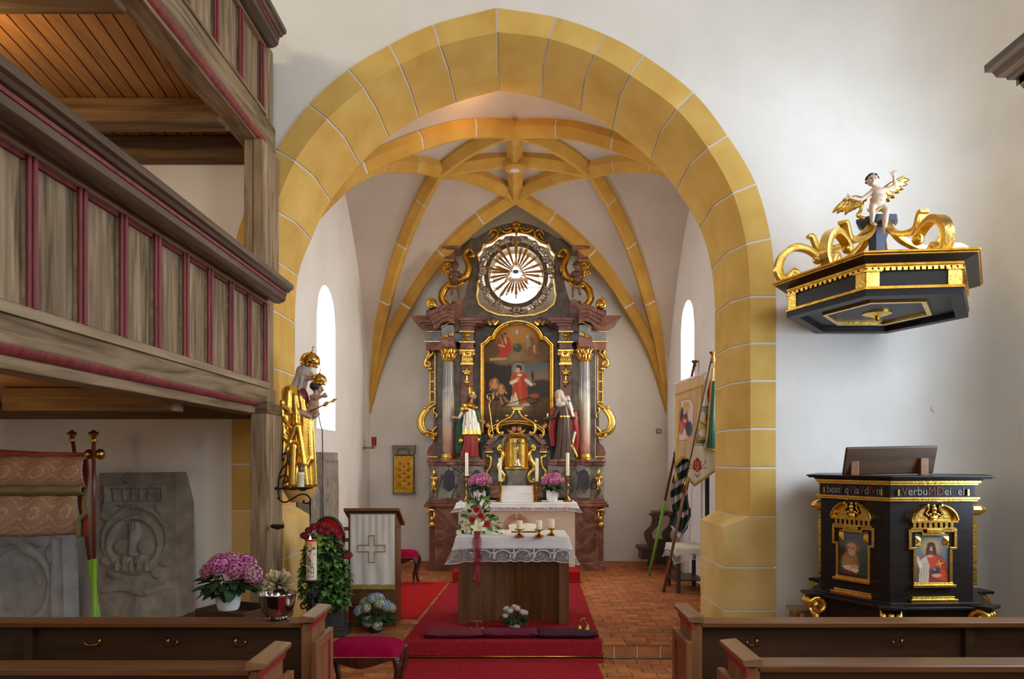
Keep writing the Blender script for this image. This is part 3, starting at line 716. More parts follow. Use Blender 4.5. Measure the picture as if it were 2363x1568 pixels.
MB().box(GX - .1, GX + .012, 1.6, 7.62, 6.30, 6.38).build('head_rail', m_oldy, ug, bevel=.004)
pr, rd = cornice(-.075, 2.66, 0)
extr(MB(), pr, 1.6, 7.66).build('cornice_rail', m_dark, ug, auto=35); extr(MB(), rd, 1.6, 7.64).build('red_bead', m_redw, ug)
MB().box(GX - .16, GX - .002, 7.56, YE + .14, 5.36, 6.38).build('end_stile', m_oldv, ug)
for y0, y1 in ((5.06, 5.3), (6.95, 7.2), (7.76, 7.98)): MB().box(-5.55, GX - .2, y0, y1, 5.23, 5.46).build('cross_beam', m_oldx if y0 > 5.5 else m_oldx, ug, bevel=.02)
MB().box(-5.5, GX - .22, 4.5, 7.95, 5.50, 5.53).build('plank_backing', m_dark, ug)
for i in range(23):
    b = MB(); b.box(-.060, .060, -2.4, 1.1, 0, .03)
    b.v = [(min(v[0] * math.cos(.148) - v[1] * math.sin(.148) - 5.25 + i * .136, GX - .2), v[0] * math.sin(.148) + v[1] * math.cos(.148) + 6.9, v[2] + 5.462) for v in b.v]
    b.build('plank', m_plank, ug)
pst = lg
lowp = MB().obox((-2.59, 7.70, 1.25), (.085, .25, 1.25)).build('post', m_oldv, pst, bevel=.012)
MB().obox((-2.695, 7.70, 4.6), (.046, .25, .68)).build('post', m_oldv, pst, bevel=.012)
MB().obox((-2.595, 7.70, 4.6), (.05, .26, .68)).build('post', m_oldv, pst, bevel=.012)
MB().obox((-2.60, 7.72, 2.56), (.088, .24, .06)).build('cap_block', m_oldx, pst, bevel=.01)
h = MB(); h.tube([W(628, 1215, 7.5), W(640, 1217, 7.45), W(655, 1215, 7.45)], [.02, .028, .018], 8); h.build('iron_clamp', mat('black_iron', (38, 36, 38), (60, 56, 56), scale=20, rough=.5, metal=.8), pst)
m_iron = bpy.data.materials['black_iron']
rg = thing('right_gallery_rail', 'end of a dark moulded gallery rail jutting in at the top right', 'gallery', (4.2, 6.4, 5.6))
d = 6.4; P = [(2271, 152), (2272, 168), (2289, 168), (2300, 180), (2322, 180), (2324, 185), (2345, 185), (2345, 200), (2354, 210), (2390, 212), (2400, 250), (2480, 250), (2480, 120)]
pr = [(WX(x, d), WZ(y, d)) for x, y in P]
extr(MB(), pr[:8] + [pr[-1]], 1.5, d).build('cornice_rail', m_dark, rg, auto=35)
extr(MB(), [pr[6], pr[7], pr[8], pr[9], pr[10], pr[11]], 1.5, d - .04).build('frieze_board', m_oldy, rg)
# ---------------------------------------------------------------- pews
def hook(mb, x, y, z, s):
    mb.obox((x, y, z), (.011, .004, .032)); mb.tube([(x, y - .006, z - .006), (x, y - .03, z - .012)], .005, 6)
    mb.tube([(x, y - .03, z - .012), (x + s * .05, y - .032, z - .016), (x + s * .075, y - .034, z - .008), (x + s * .085, y - .034, z + .018)], [.005, .005, .005, .007], 6)
def pew(side, yn, label, hooks, stile, xin):
    s = side; t = thing('pew_front', label, 'pew', (xin, yn, 0), None)
    xe = s * 4.7; xb = lambda a, b: (min(a, b), max(a, b))
    x0 = xin + s * .1
    MB().box(*xb(x0 - s * .03, xe), yn + .02, yn + .20, .905, .94).build('book_shelf', m_pew, t, bevel=.006)
    MB().box(*xb(x0, xe), yn + .17, yn + .20, .30, .905).build('back_panel', m_pewd, t)
    MB().box(*xb(x0, xe), yn + .155, yn + .21, .10, .30).build('plinth_board', m_pew, t)
    for x in stile: MB().box(x - .03, x + .03, yn + .11, yn + .17, .1, .905).build('stile', m_pewd, t)
    # end panel with cap
    ep = MB().box(*xb(xin + s * .012, xin + s * .085), yn + .02, yn + .36, .02, .93).build('end_panel', m_pewv, t, bevel=.003)
    c = MB(); pr = [(xin - s * .022, .965), (xin - s * .022, .985), (xin + s * .07, .995), (xin + s * .085, .985), (xin + s * .085, .945), (xin - s * .012, .95)]
    c.prism([(x, yn - .03, z) for x, z in pr], (0, .44, 0)); c.build('end_cap', m_pewy, t, bevel=.004)
    MB().prism([(x, yn - .01, z) for x, z in [(xin - s * .008, .952), (xin + s * .02, .952), (xin + s * .02, .895), (xin + s * .005, .905), (xin + s * .002, .925)]], (0, .39, 0)).build('red_moulding', m_redtrim, ep)
    # lower wider end frame with recessed red bordered panel
    xa, xc = xin - s * .03, xin + s * .01
    for y0, y1, z0, z1 in ((yn - .02, yn + .05, .02, .82), (yn + .37, yn + .43, .02, .82), (yn + .051, yn + .369, .756, .82), (yn + .051, yn + .369, .02, .119)): MB().box(*xb(xa, xc), y0, y1, z0, z1).build('end_frame', m_pewv, ep, bevel=.004)
    MB().box(*xb(xin - s * .012, xin + s * .01), yn + .05, yn + .37, .12, .755).build('sunk_panel', m_pewv, ep)
    r = MB()
    for y0, y1, z0, z1 in ((yn + .05, yn + .062, .12, .755), (yn + .358, yn + .37, .12, .755), (yn + .05, yn + .37, .743, .755)): r.box(*xb(xin - s * .024, xin - s * .008), y0, y1, z0, z1)
    r.build('red_moulding', m_redtrim, ep)
    for x, sg in hooks:
        k = MB(); hook(k, x, yn + .165, .775, sg); k.build('bag_hook', m_brass, t, smooth=True)
    return t
hx = lambda px, d: (px - VX) * d / F
pew(1, 4.91, 'brown pew front right of the aisle, the farther of two, below the pulpit', [(hx(1748, 5.07), -1), (hx(2083, 5.07), -1), (hx(2385, 5.07), -1)], [hx(2243, 5.0)], 1.17)
pew(1, 3.87, 'nearest brown pew front right of the aisle at the bottom edge', [], [], 1.21)
pew(-1, 4.91, 'brown pew front left of the aisle carrying the silver bucket', [(hx(228, 5.07), -1), (hx(386, 5.07), 1), (hx(542, 5.07), 1)], [hx(60, 5.0)], -1.345)
pew(-1, 3.81, 'nearest brown pew front left of the aisle at the bottom edge', [], [], -1.30)
# ---------------------------------------------------------------- high altar
m_mred = mat('red_marble', (100, 56, 44), (144, 94, 76), scale=3.2, rough=.3, dist=1.5, vein=((158, 112, 92), 1.5, .035), spec=.5)
m_mgrey = mat('grey_marble', (112, 106, 100), (160, 152, 138), scale=2.6, rough=.3, dist=2.0, vein=((66, 60, 60), 1.4, .03), spec=.5)
m_mdark = mat('dark_marble', (72, 62, 52), (116, 104, 88), scale=3.0, rough=.35, dist=2., vein=((120, 110, 96), 1.8, .02))
m_mblue = mat('blue_grey_marble', (104, 112, 122), (146, 148, 148), scale=3., rough=.35, dist=1.5)
m_plaq = mat('slate_plaque', (42, 42, 52), (66, 64, 72), scale=5, rough=.3)
m_cloud = mat('silvered_cloud', (126, 112, 98), (196, 182, 164), scale=10, rough=.38, metal=.85, bump=.2)
m_cloudd = mat('dull_bronze', (72, 60, 48), (96, 82, 64), scale=10, rough=.5, metal=.4)
m_goldd = mat('dark_gold', (176, 124, 36), (216, 164, 66), scale=12, rough=.34, metal=1, bump=.3, bscale=40, bdist=.01)
m_carve = attr_mat('painted_carving', .42, bump=.12, bscale=60)
m_canvas = attr_mat('painted_canvas', .45, spec=.35)
m_white = mat('white_linen', (212, 208, 206), (224, 220, 218), scale=6, rough=.85, bump=.1, bscale=60)
# gradient marble of the columns: grey at the head, cream, rose at the foot
m_col, nt, bb = node_mat('column_marble'); N = nt.nodes; Lk = nt.links
tc = N.new('ShaderNodeTexCoord'); sp = N.new('ShaderNodeSeparateXYZ'); mr = N.new('ShaderNodeMapRange'); nz = N.new('ShaderNodeTexNoise'); ad = N.new('ShaderNodeMath'); cr = N.new('ShaderNodeValToRGB')
Lk.new(tc.outputs['Object'], sp.inputs[0]); Lk.new(sp.outputs['Z'], mr.inputs['Value']); mr.inputs['From Min'].default_value = 2.1; mr.inputs['From Max'].default_value = 3.75
nz.inputs['Scale'].default_value = 3.5; nz.inputs['Detail'].default_value = 6; nz.inputs['Distortion'].default_value = 1.5; Lk.new(tc.outputs['Object'], nz.inputs['Vector'])
ad.operation = 'MULTIPLY_ADD'; ad.inputs[1].default_value = .45; Lk.new(nz.outputs['Fac'], ad.inputs[0]); Lk.new(mr.outputs[0], ad.inputs[2]); Lk.new(ad.outputs[0], cr.inputs['Fac'])
el = cr.color_ramp.elements; el[0].position = .1; el[0].color = (*lin((124, 84, 78)), 1); el[1].position = 1.25 if False else 1.; el[1].color = (*lin((134, 130, 128)), 1)
for p, c in ((.3, (178, 130, 112)), (.45, (206, 158, 136)), (.58, (186, 178, 166)), (.75, (208, 194, 172)), (.88, (176, 172, 164))): q = el.new(p); q.color = (*lin(c), 1)
Lk.new(cr.outputs['Color'], bb.inputs['Base Color']); bb.inputs['Roughness'].default_value = .2
alt = thing('high_altar', 'tall baroque high altar of red and grey marble with gilded carving and painting', 'altar', (.03, 12.9, ZC))
CX = 1191.5
def mxx(x): return 2 * CX - x
def mir(path): return [(mxx(x), y) for x, y in path]
def blk(mb, x0, x1, y0, y1, d0, d1):
    xa, xb = sorted((WX(x0, d0), WX(x1, d0))); return mb.box(xa, xb, d0, d1, WZ(y1, d0), WZ(y0, d0))
def plan(mb, pts, y0, y1, dz=12.5):
    b = [Vector((WX(x, d), d, WZ(y1, dz))) for x, d in pts]; return mb.prism(b, (0, 0, WZ(y0, dz) - WZ(y1, dz)))
def slices(mb, rows, d1, fl=False):
    for y0, y1, x0, x1, d0 in rows:
        if fl: x0, x1 = mxx(x0), mxx(x1)
        blk(mb, x0, x1, y0, y1, d0, d1)
def leaf_fan(mb, cx, cy, r, d, angs, w=.28, lift=.03):
    """carved acanthus: pointed bulging lobes round a centre, px"""
    s = d / F
    for a in angs:
        ca, sa = math.cos(math.radians(a)), math.sin(math.radians(a))
        m = Matrix(((ca, 0, -sa), (0, 1, 0), (sa, 0, ca)))
        mb.ell(W(cx + ca * r * .5, cy - sa * r * .5, d) + Vector((0, -lift, 0)), (r * .55 * s, .018, r * w * s), 8, 5, m)
for fl in (False, True):
    X = mxx if fl else (lambda x: x)
    PX = lambda path: [(X(x), y) for x, y in path]
    # pedestals and predella
    m = MB(); slices(m, [(1172, 1296, 990, 1064, 12.5), (1296, 1303, 987, 1066, 12.46), (1303, 1320, 984, 1067, 12.43)], 13.55, fl); slices(m, [(1172, 1318, 1003, 1064, 12.42), (1300, 1321, 1001, 1067, 12.38)], 12.6, fl)
    m.build('pedestal', m_mred, alt, bevel=.012)
    m = MB(); slices(m, [(1164, 1172, 978, 1076, 12.40), (1158, 1164, 982, 1076, 12.44), (1150, 1158, 988, 1076, 12.5)], 13.5, fl); m.build('pedestal_cornice', m_mred, alt, bevel=.012)
    pl = [(990, 13.5), (990, 12.62), (1000, 12.55)] + [(1018 + 4 * i, 12.55 - .1 * math.sin(math.pi * i / 8)) for i in range(9)] + [(1058, 12.66)] + [(1072 + 5.5 * i, 12.66 - .12 * math.sin(math.pi * i / 8)) for i in range(9)] + [(1124, 12.8), (1126, 13.5)]
    if fl: pl = [(mxx(x), d) for x, d in pl][::-1]
    plan(MB(), pl, 1074, 1151).build('predella', m_mgrey, alt, bevel=.008)
    m = MB(); big = [(x + (-6 if (x < 1000) != fl and not fl else 0), d - .06 if d < 13 else d) for x, d in pl]
    big = [(CX + (x - CX) * 1.018, d - .06 if d < 13 else d) for x, d in pl]; plan(m, big, 1066, 1074)
    big = [(CX + (x - CX) * 1.028, d - .10 if d < 13 else d) for x, d in pl]; plan(m, big, 1061, 1067)
    m.build('predella_cornice', m_mred, alt, bevel=.008)
    for cx, w, d in ((1036, 15, 12.42), (1100, 13, 12.51)):
        pt = [(cx - w * .9, 1098), (cx - w * .75, 1096), (cx - w * .6, 1088), (cx, 1084), (cx + w * .6, 1088), (cx + w * .75, 1096), (cx + w * .9, 1098), (cx + w * .85, 1118), (cx + w, 1126), (cx + w * .6, 1127), (cx + w * .3, 1134), (cx - w * .3, 1134), (cx - w * .6, 1127), (cx - w, 1126), (cx - w * .85, 1118)]
        ribbonpoly(PX(pt), d, .1).build('plaque', m_plaq, alt)
    g = MB(); ptube(PX([(1003, 1080), (1001, 1090), (1003, 1100)]), taper(3, 1, 3, 5), 12.5, g); leaf_fan(g, X(1003), 1101, 11, 12.52, (200, 235, 270, 305, 340)); ptube(PX([(1002, 1105), (1001, 1122), (999, 1138)]), taper(3, 4, 6, 2), 12.5, g)
    leaf_fan(g, X(1001), 1124, 10, 12.52, (60, 120, 240, 270, 300)); g.build('gilt_pendant', m_gold, alt, smooth=True)
    g = MB(); ptube(PX(spiral(995, 1184, 2, 9, 300, 0) + [(1003, 1180), (1002, 1196), (998, 1208), (1000, 1218)]), taper(19, 2, 5, 2), 12.44, g); leaf_fan(g, X(997), 1205, 14, 12.45, (250, 275, 300, 90)); g.build('gilt_console', m_gold, alt, smooth=True)
    # backing pilasters
    m = MB(); blk(m, X(1010), X(1066), 806, 1062, 13.0, 13.5); m.build('back_pilaster', m_mdark, alt)
    m = MB(); blk(m, X(1063), X(1091), 803, 1062, 12.98, 13.4); m.build('inner_pilaster', m_mred, alt, bevel=.01)
    # column
    dc = 12.8; s = dc / F; cxx = X(1034.5); c0 = W(cxx, 1062, dc); z = lambda y: WZ(y, dc) - c0.z
    shaft = MB().lathe([(13.2 * s, z(1052)), (13.8 * s, z(980)), (13.6 * s, z(920)), (12 * s, z(833))], c0, 28).build('column_shaft', m_col, alt, auto=40)
    b = MB().lathe([(15 * s, z(1049)), (15.5 * s, z(1051)), (17 * s, z(1053)), (17.5 * s, z(1055)), (16 * s, z(1056.5)), (18 * s, z(1058)), (19 * s, z(1060)), (18 * s, z(1062))], c0, 28); b.build('column_base', m_gold, shaft, auto=40)
    cp = MB().lathe([(12.5 * s, z(836)), (14 * s, z(834.5)), (12.5 * s, z(833)), (12.5 * s, z(820)), (15 * s, z(806)), (17 * s, z(803))], c0, 24)
    for row, (yb, r, h, n0) in enumerate(((826, 14, 9, 0), (815, 15, 9, .5))):
        for k in range(8):
            a = 2 * math.pi * (k + n0) / 8; mm = Matrix.Rotation(a, 3, 'Z') @ Matrix.Rotation(.35, 3, 'Y')
            cp.ell(c0 + Vector((r * s * math.cos(a), r * s * math.sin(a), z(yb))), (2.2 * s, 4.6 * s, h * s), 8, 6, mm)
            cp.ell(c0 + Vector(((r + 4) * s * math.cos(a), (r + 4) * s * math.sin(a), z(yb) + h * .75 * s)), (2.4 * s, 3.6 * s, 2.2 * s), 8, 5, mm)
    for k in range(4):
        a = math.pi / 4 + k * math.pi / 2; q = c0 + Vector((18 * s * math.cos(a), 18 * s * math.sin(a), z(808)))
        cp.tube([q + Vector((math.cos(a), math.sin(a), 0)) * (r_ * math.cos(t)) + Vector((0, 0, r_ * math.sin(t))) for r_, t in [((4.2 - .3 * i) * s, i * .7) for i in range(12)]], taper(12, 1.9 * s, .9 * s), 6)
    cp.prism([c0 + Vector((19 * s * x, 19 * s * y, z(804))) for x, y in ((-1, -1), (-.3, -.8), (.3, -.8), (1, -1), (.8, -.3), (.8, .3), (1, 1), (.3, .8), (-.3, .8), (-1, 1), (-.8, .3), (-.8, -.3))], (0, 0, z(799) - z(804)))
    cp.build('column_capital', m_gold, shaft, auto=50)
    # inner capital and pendant
    g = MB(); slices(g, [(807, 811, 1060, 1095, 12.9), (838, 842, 1063, 1093, 12.92), (811, 838, 1065, 1090, 12.95)], 13.0, fl)
    for i in range(6): g.ell(W(X(1067 + 4.3 * i), 829, 12.93), (2 * .0076, .02, 8 * .0076), 8, 5)
    for xx, sg in ((1064, 1), (1091, -1)): ptube(PX(spiral(xx, 816, 1, 5, 0, 500 * sg)), 1.7, 12.9, g)
    g.ell(W(X(1078), 814, 12.9), (.035, .03, .03), 8, 6); g.build('pilaster_capital', m_gold, alt, auto=50)
    g = MB(); ptube(PX([(1077, 843), (1077, 856), (1077, 870), (1077, 884), (1079, 894)]), [2, 4, 2, 4, 2], 12.95, g); leaf_fan(g, X(1077), 856, 12, 12.96, (200, 240, 270, 300, 340)); leaf_fan(g, X(1077), 879, 9, 12.96, (215, 250, 290, 325)); g.build('gilt_pendant', m_gold, alt, smooth=True)
    # entablature
    m = MB(); slices(m, [(788, 808, 983, 1020, 12.85), (776, 801, 1016, 1048, 12.58), (790, 806, 1062, 1092, 12.9)], 13.45, fl); m.build('architrave', m_mred, alt, bevel=.01)
    m = MB(); slices(m, [(765, 789, 983, 1020, 12.87), (750, 776, 1019, 1046, 12.6), (766, 790, 1048, 1092, 13.0)], 13.45, fl); m.build('frieze', m_mblue, alt, bevel=.006)
    for r_ in ((763.5, 766, 981, 1020, 12.82), (787, 789.5, 979, 1020, 12.82), (764, 766.5, 1060, 1094, 12.86), (788, 791, 1060, 1096, 12.86)): g = MB(); slices(g, [r_], 13.4, fl); g.build('gilt_moulding', m_gold, alt)
    g = MB()
    ptube(PX([(1016, 780), (1024, 777), (1032, 770), (1040, 766), (1047, 768)]), 1.4, 12.56, g); ptube(PX([(1016, 757), (1024, 753), (1034, 746), (1042, 744), (1047, 746)]), 1.2, 12.56, g); ptube(PX(spiral(1040, 772, 1, 5, 0, 450)), 1.4, 12.57, g); ptube(PX(spiral(1029, 776, 1, 3, 0, 400)), 1.2, 12.57, g)
    for a in (0, 1):
        for yy in (772, 783): ptube(PX(spiral(1072 + 10 * a, yy, 1, 5, 180 * a, 180 * a + 450)), 1.3, 12.97, g)
    leaf_fan(g, X(1077), 778, 8, 12.97, (90, 270, 45, 135)); g.build('gilt_ornament', m_gold, alt, auto=50)
    m = MB(); slices(m, [(728, 733, 949, 1022, 12.58), (733, 738, 953, 1022, 12.61), (738, 744, 961, 1022, 12.65), (744, 750, 969, 1022, 12.72), (750, 764, 980, 1022, 12.8)], 13.4, fl)
    slices(m, [(733, 739, 1058, 1117, 12.72), (739, 745, 1061, 1113, 12.76), (745, 752, 1062, 1098, 12.82), (752, 764, 1063, 1094, 12.86)], 13.4, fl)
    for k, (dy, ddx, dd) in enumerate(((0, 0, 12.42), (9, 5, 12.46), (18, 9, 12.5), (29, 13, 12.55))):
        q = [(986 + ddx, 720 + dy), (1003 + ddx * .8, 713 + dy), (1020, 704 + dy), (1032, 700 + dy), (1047, 704 + dy), (1047, 716 + dy), (1032, 712 + dy), (1018, 717 + dy), (1003 + ddx * .8, 724 + dy), (988 + ddx, 731 + dy)]
        ribbonpoly(PX(q), dd, 13.2 - dd, m)
    ribbonpoly(PX([(1045, 766), (1045, 705), (1056, 690), (1068, 694), (1070, 766)]), 12.9, .4, m)
    m.build('cornice', m_mred, alt, bevel=.008)
    # volute with gilt edges, fan scroll, little capital at the attic
    vp = crom([(1056, 700), (1046, 697), (1045, 705), (1037, 708), (1026, 700), (1021, 686), (1026, 668), (1042, 655), (1060, 648), (1076, 638), (1083, 618), (1077, 600), (1072, 588), (1080, 577), (1091, 582), (1091, 592), (1083, 594)], 4)
    m = MB(); ptube(PX(vp), [max(3, 9 * math.sin(math.pi * min(1, i / len(vp) * 1.1)) ** .6) if i < len(vp) * .9 else 3.5 for i in range(len(vp))], 12.95, m, 8, 1.6); m.build('attic_volute', m_goldd, alt, smooth=True)
    m = MB(); ptube(PX([(x - 5, y) for x, y in vp[8:26]]), 5, 13.0, m, 6, 2.0); m.build('volute_side', m_mgrey, alt, smooth=True)
    g = MB(); q = spiral(997, 704, 2, 15, 330, 90, 20); ptube(PX(q), taper(21, 2, 4), 12.8, g); g.ell(W(X(997), 703, 12.85), (12 * .0075, .05, 14 * .0075), 12, 8); leaf_fan(g, X(997), 708, 10, 12.8, (60, 100, 140)); g.build('fan_scroll', m_gold, alt, auto=60)
    m = MB(); blk(m, X(984), X(1030), 716, 730, 12.8, 13.3); m.build('scroll_block', m_plaq, alt)
    m = MB(); slices(m, [(568, 573, 1021, 1063, 12.85), (573, 577, 1024, 1061, 12.9), (577, 600, 1025, 1050, 12.95)], 13.3, fl); m.build('attic_capital', m_mred, alt, bevel=.01)
    g = MB(); slices(g, [(599, 602.5, 1023, 1047, 12.92)], 13.1, fl); ptube(PX(spiral(1033, 611, 1.5, 9, 250, -200)), 3.2, 12.95, g); leaf_fan(g, X(1030), 622, 14, 12.95, (150, 190, 230, 270, 310)); g.build('gilt_scroll', m_goldd, alt, auto=60)
    # outer wings
    m = MB(); ribbonpoly(PX([(989, 812), (1005, 808), (1006, 1062), (988, 1062), (988, 1052), (985, 1046), (990, 1032), (1000, 1022), (1001, 940), (991, 930)]), 13.1, .12, m); m.build('wing_board', m_mred, alt)
    g = MB(); sweep(PX([(992.5, 850), (992.5, 938)]), [(-1.2, 0), (-1.2, .02), (1.2, .02), (1.2, 0)], False, 13.1, g); sweep(PX([(1004, 810), (1004, 938)]), [(-1.2, 0), (-1.2, .02), (1.2, .02), (1.2, 0)], False, 13.1, g)
    for y in (859, 881, 905, 928): sweep(PX([(993, y), (1004, y)]), [(-1.2, 0), (-1.2, .02), (1.2, .02), (1.2, 0)], False, 13.1, g)
    sweep(PX([(988, 1055), (1010, 1055)]), [(-1.2, 0), (-1.2, .03), (1.2, .03), (1.2, 0)], False, 13.09, g); g.build('gilt_fillet', m_gold, alt)
    g = MB(); ptube(PX(crom([(986, 804), (990, 815), (984, 827), (980, 838), (985, 846), (992, 844), (993, 837), (988, 835)], 5)), taper(36, 3, 5, 2), 12.95, g); ptube(PX(crom([(998, 803), (999, 814), (992, 824), (986, 832)], 5)), taper(16, 2.5, 4.5, 2), 12.97, g); leaf_fan(g, X(993), 848, 9, 12.97, (230, 270, 310)); g.build('gilt_scroll', m_gold, alt, smooth=True)
    g = MB(); cs = crom([(1003, 932), (993, 940), (980, 950), (971, 966), (970, 982), (978, 996), (992, 1001), (1004, 1008), (1005, 998)], 5)
    ptube(PX(cs), [3 + 5.5 * math.sin(math.pi * i / (len(cs) - 1)) for i in range(len(cs))], 12.98, g, 8, .7); ptube(PX([(x + 7, y) for x, y in cs[8:34]]), 3, 12.93, g); ptube(PX(crom([(1004, 940), (1000, 950), (1008, 957), (1006, 965)], 4)), 2.6, 12.96, g); ptube(PX(crom([(995, 1002), (1003, 990), (1008, 985)], 4)), 2.6, 12.96, g)
    for q in ((996, 934, (90, 130)), (984, 944, (120, 160)), (990, 1003, (200, 240)), (1001, 1009, (240, 280))): leaf_fan(g, X(q[0]), q[1], 9, 12.95, [a if not fl else 180 - a for a in q[2]])
    g.build('gilt_scroll', m_gold, alt, smooth=True)
# main slab behind everything and the attic slab with its opening
m = MB(); blk(m, 1066, mxx(1066), 744, 800, 13.3, 13.5); blk(m, 1066, mxx(1066), 800, 1062, 13.25, 13.5); blk(m, 1006, 1010, 808, 1062, 13.1, 13.5); m.build('retable_slab', m_mdark, alt)
half_o = [(1191.5, 513), (1160, 518), (1130, 530), (1105, 545), (1091, 553), (1087, 550), (1076, 559), (1062, 571), (1074, 588), (1083, 618), (1080, 655), (1073, 680), (1067, 698), (1066, 730), (1066, 748)]
half_i = [(1191.5, 539), (1170, 542), (1150, 551), (1135, 563), (1122, 567), (1117, 566), (1112, 580), (1103, 590), (1107.5, 604), (1106, 641), (1101, 684), (1106, 703), (1125, 718), (1150, 727), (1191.5, 731)]
full_o = half_o + mir(half_o)[::-1]; full_i = half_i + mir(half_i)[::-1]
def radial(poly, c, n):
    out = []
    for k in range(n):
        a = 2 * math.pi * (k + .5) / n; dx, dy = math.cos(a), math.sin(a); best = 0
        for i in range(len(poly)):
            (x1, y1), (x2, y2) = poly[i], poly[(i + 1) % len(poly)]; ex, ey = x2 - x1, y2 - y1; den = dx * ey - dy * ex
            if abs(den) < 1e-9: continue
            t = ((x1 - c[0]) * ey - (y1 - c[1]) * ex) / den; u = ((x1 - c[0]) * dy - (y1 - c[1]) * dx) / den
            if t > 0 and -1e-6 <= u <= 1 + 1e-6: best = max(best, t)
        out.append((c[0] + dx * best, c[1] + dy * best))
    return out
n = 120; ro, ri = radial(full_o, (CX, 640), n), radial(full_i, (CX, 640), n); m = MB(); D0, TH = 13.12, .14
vs = [W(x, y, D0) for x, y in ro] + [W(x, y, D0) for x, y in ri]; vs += [v + Vector((0, TH, 0)) for v in vs]
fs = []
for i in range(n):
    j = (i + 1) % n; fs += [(i, j, n + j, n + i), (2 * n + i, 3 * n + i, 3 * n + j, 2 * n + j), (i, 2 * n + i, 2 * n + j, j), (n + i, n + j, 3 * n + j, 3 * n + i)]
m.add(vs, fs).build('attic_slab', m_mdark, alt)
sweep(half_i[:-1] + mir(half_i)[::-1][:-1], [(-2, 0), (-2, .04), (1.2, .04), (1.2, 0)], True, D0).build('gilt_edge', m_gold, alt)
# glory: cloud ring, clouds, rays, triangle with the eye
GC = (1191, 635); dg = 13.05; sg = dg / F
m = MB(); m.add([W(GC[0] + r * math.cos(a), GC[1] + r * 1.03 * math.sin(a), dg + dy) for dy in (0, .04) for r in (64, 74) for a in [2 * math.pi * k / 60 for k in range(60)]],
      [(k, (k + 1) % 60, 60 + (k + 1) % 60, 60 + k) for k in range(60)] + [(k, 120 + k, 120 + (k + 1) % 60, (k + 1) % 60) for k in range(60)] + [(60 + k, 60 + (k + 1) % 60, 180 + (k + 1) % 60, 180 + k) for k in range(60)]).build('cloud_ring', m_cloudd, alt)
for k, (a, w) in enumerate(((90, 1.5), (128, 1.1), (148, .8), (172, 1.15), (206, 1.1), (237, 1.1), (270, 1.5), (305, 1.0), (332, 1.1), (6, .8), (26, 1.0), (52, .9))):
    ar = math.radians(a); c = (GC[0] + 77 * math.cos(ar), GC[1] - 79 * math.sin(ar)); g = MB(); t = (math.sin(ar), math.cos(ar))
    R0 = 9.5 * min(w, 1.15); g.tube([W(x, y, dg - .05) for x, y in spiral(c[0], c[1], 1, R0 - 2.5, a, a + 500, 22)], taper(23, 2.4 * sg, 4.0 * sg), 8); g.ell(W(*c, dg - .0), (R0 * sg, .05, R0 * sg), 12, 7)
    for sd in (-1, 1):
        for j in range(1, 4 if w > 1.3 else 3 if w > 1.05 else 2):
            q = (c[0] + sd * t[0] * 5.6 * j, c[1] + sd * t[1] * 5.6 * j)
            arc = [(q[0] + (8.6 - .5 * j) * math.cos(ar + ph) + sd * t[0] * 5 * math.cos(ph), q[1] - (8.6 - .5 * j) * math.sin(ar + ph) + sd * t[1] * 5 * math.cos(ph)) for ph in [(-1.7 + 3.4 * i / 10) for i in range(11)]]
            g.tube([W(x, y, dg - .035 + .015 * j) for x, y in arc], taper(11, 1.6 * sg, 4.3 * sg, 1.6 * sg), 8)
    g.build('cloud', m_cloud, alt, smooth=True)
RC = (1191, 630); m_ray = mat('gilt_ray', (186, 136, 50), (216, 168, 80), scale=10, rough=.5, metal=.25)
RL = [(90, 84), (78, 66), (66, 70), (54, 58), (38, 66), (20, 66), (4, 76), (-8, 62), (-24, 74), (-42, 40), (-55, 46), (-66, 46), (-78, 46), (-90, 60), (-103, 50), (-114, 58), (-124, 74), (-140, 70), (-160, 66), (-170, 68), (178, 66), (170, 78), (162, 56), (148, 66), (138, 62), (126, 80), (108, 72)]
for a, L in RL:
    g = MB(); ar = math.radians(a)
    for k in (-1, 0, 1):
        b = ar + k * .035; l = L * (1 - .12 * abs(k) - .05 * RND.random()); c, s_ = math.cos(b), math.sin(b)
        p0 = W(RC[0] + 14 * c, RC[1] - 14 * s_, dg - .08); p1 = W(RC[0] + l * c, RC[1] - l * s_, dg - .08); u = Vector((s_, 0, -c))
        w0, w1 = .8 * sg, 1.7 * sg; f = Vector((0, .012, 0))
        g.add([p0 - u * w0 + f, p0 - f, p0 + u * w0 + f, p1 - u * w1 + f, p1 - f, p1 + u * w1 + f], [(0, 1, 4, 3), (1, 2, 5, 4), (0, 3, 5, 2), (3, 4, 5), (0, 2, 1)])
    g.build('ray', m_ray, alt)
tri = [(1191, 604), (1214, 646), (1169, 646)]
sweep(tri, [(-2, 0), (-2, .05), (3, .05), (3, 0), (-2, 0)], True, dg - .1).build('triangle_frame', mat('pale_gilt', (212, 176, 130), (226, 192, 146), rough=.5, metal=.3), alt)
g = MB(); g.ell(W(1190, 628, dg - .12), (7 * sg, .02, 3.8 * sg), 14, 8); eye = g.build('eye', mat('eye_grey', (70, 88, 100), (50, 66, 78), scale=30, rough=.3), alt, smooth=True)
g = MB(); ptube([(1178, 629), (1184, 625), (1190, 623.5), (1197, 625), (1204, 629)], .8, dg - .13, g, 6); g.build('eyelid', m_cloudd, eye)
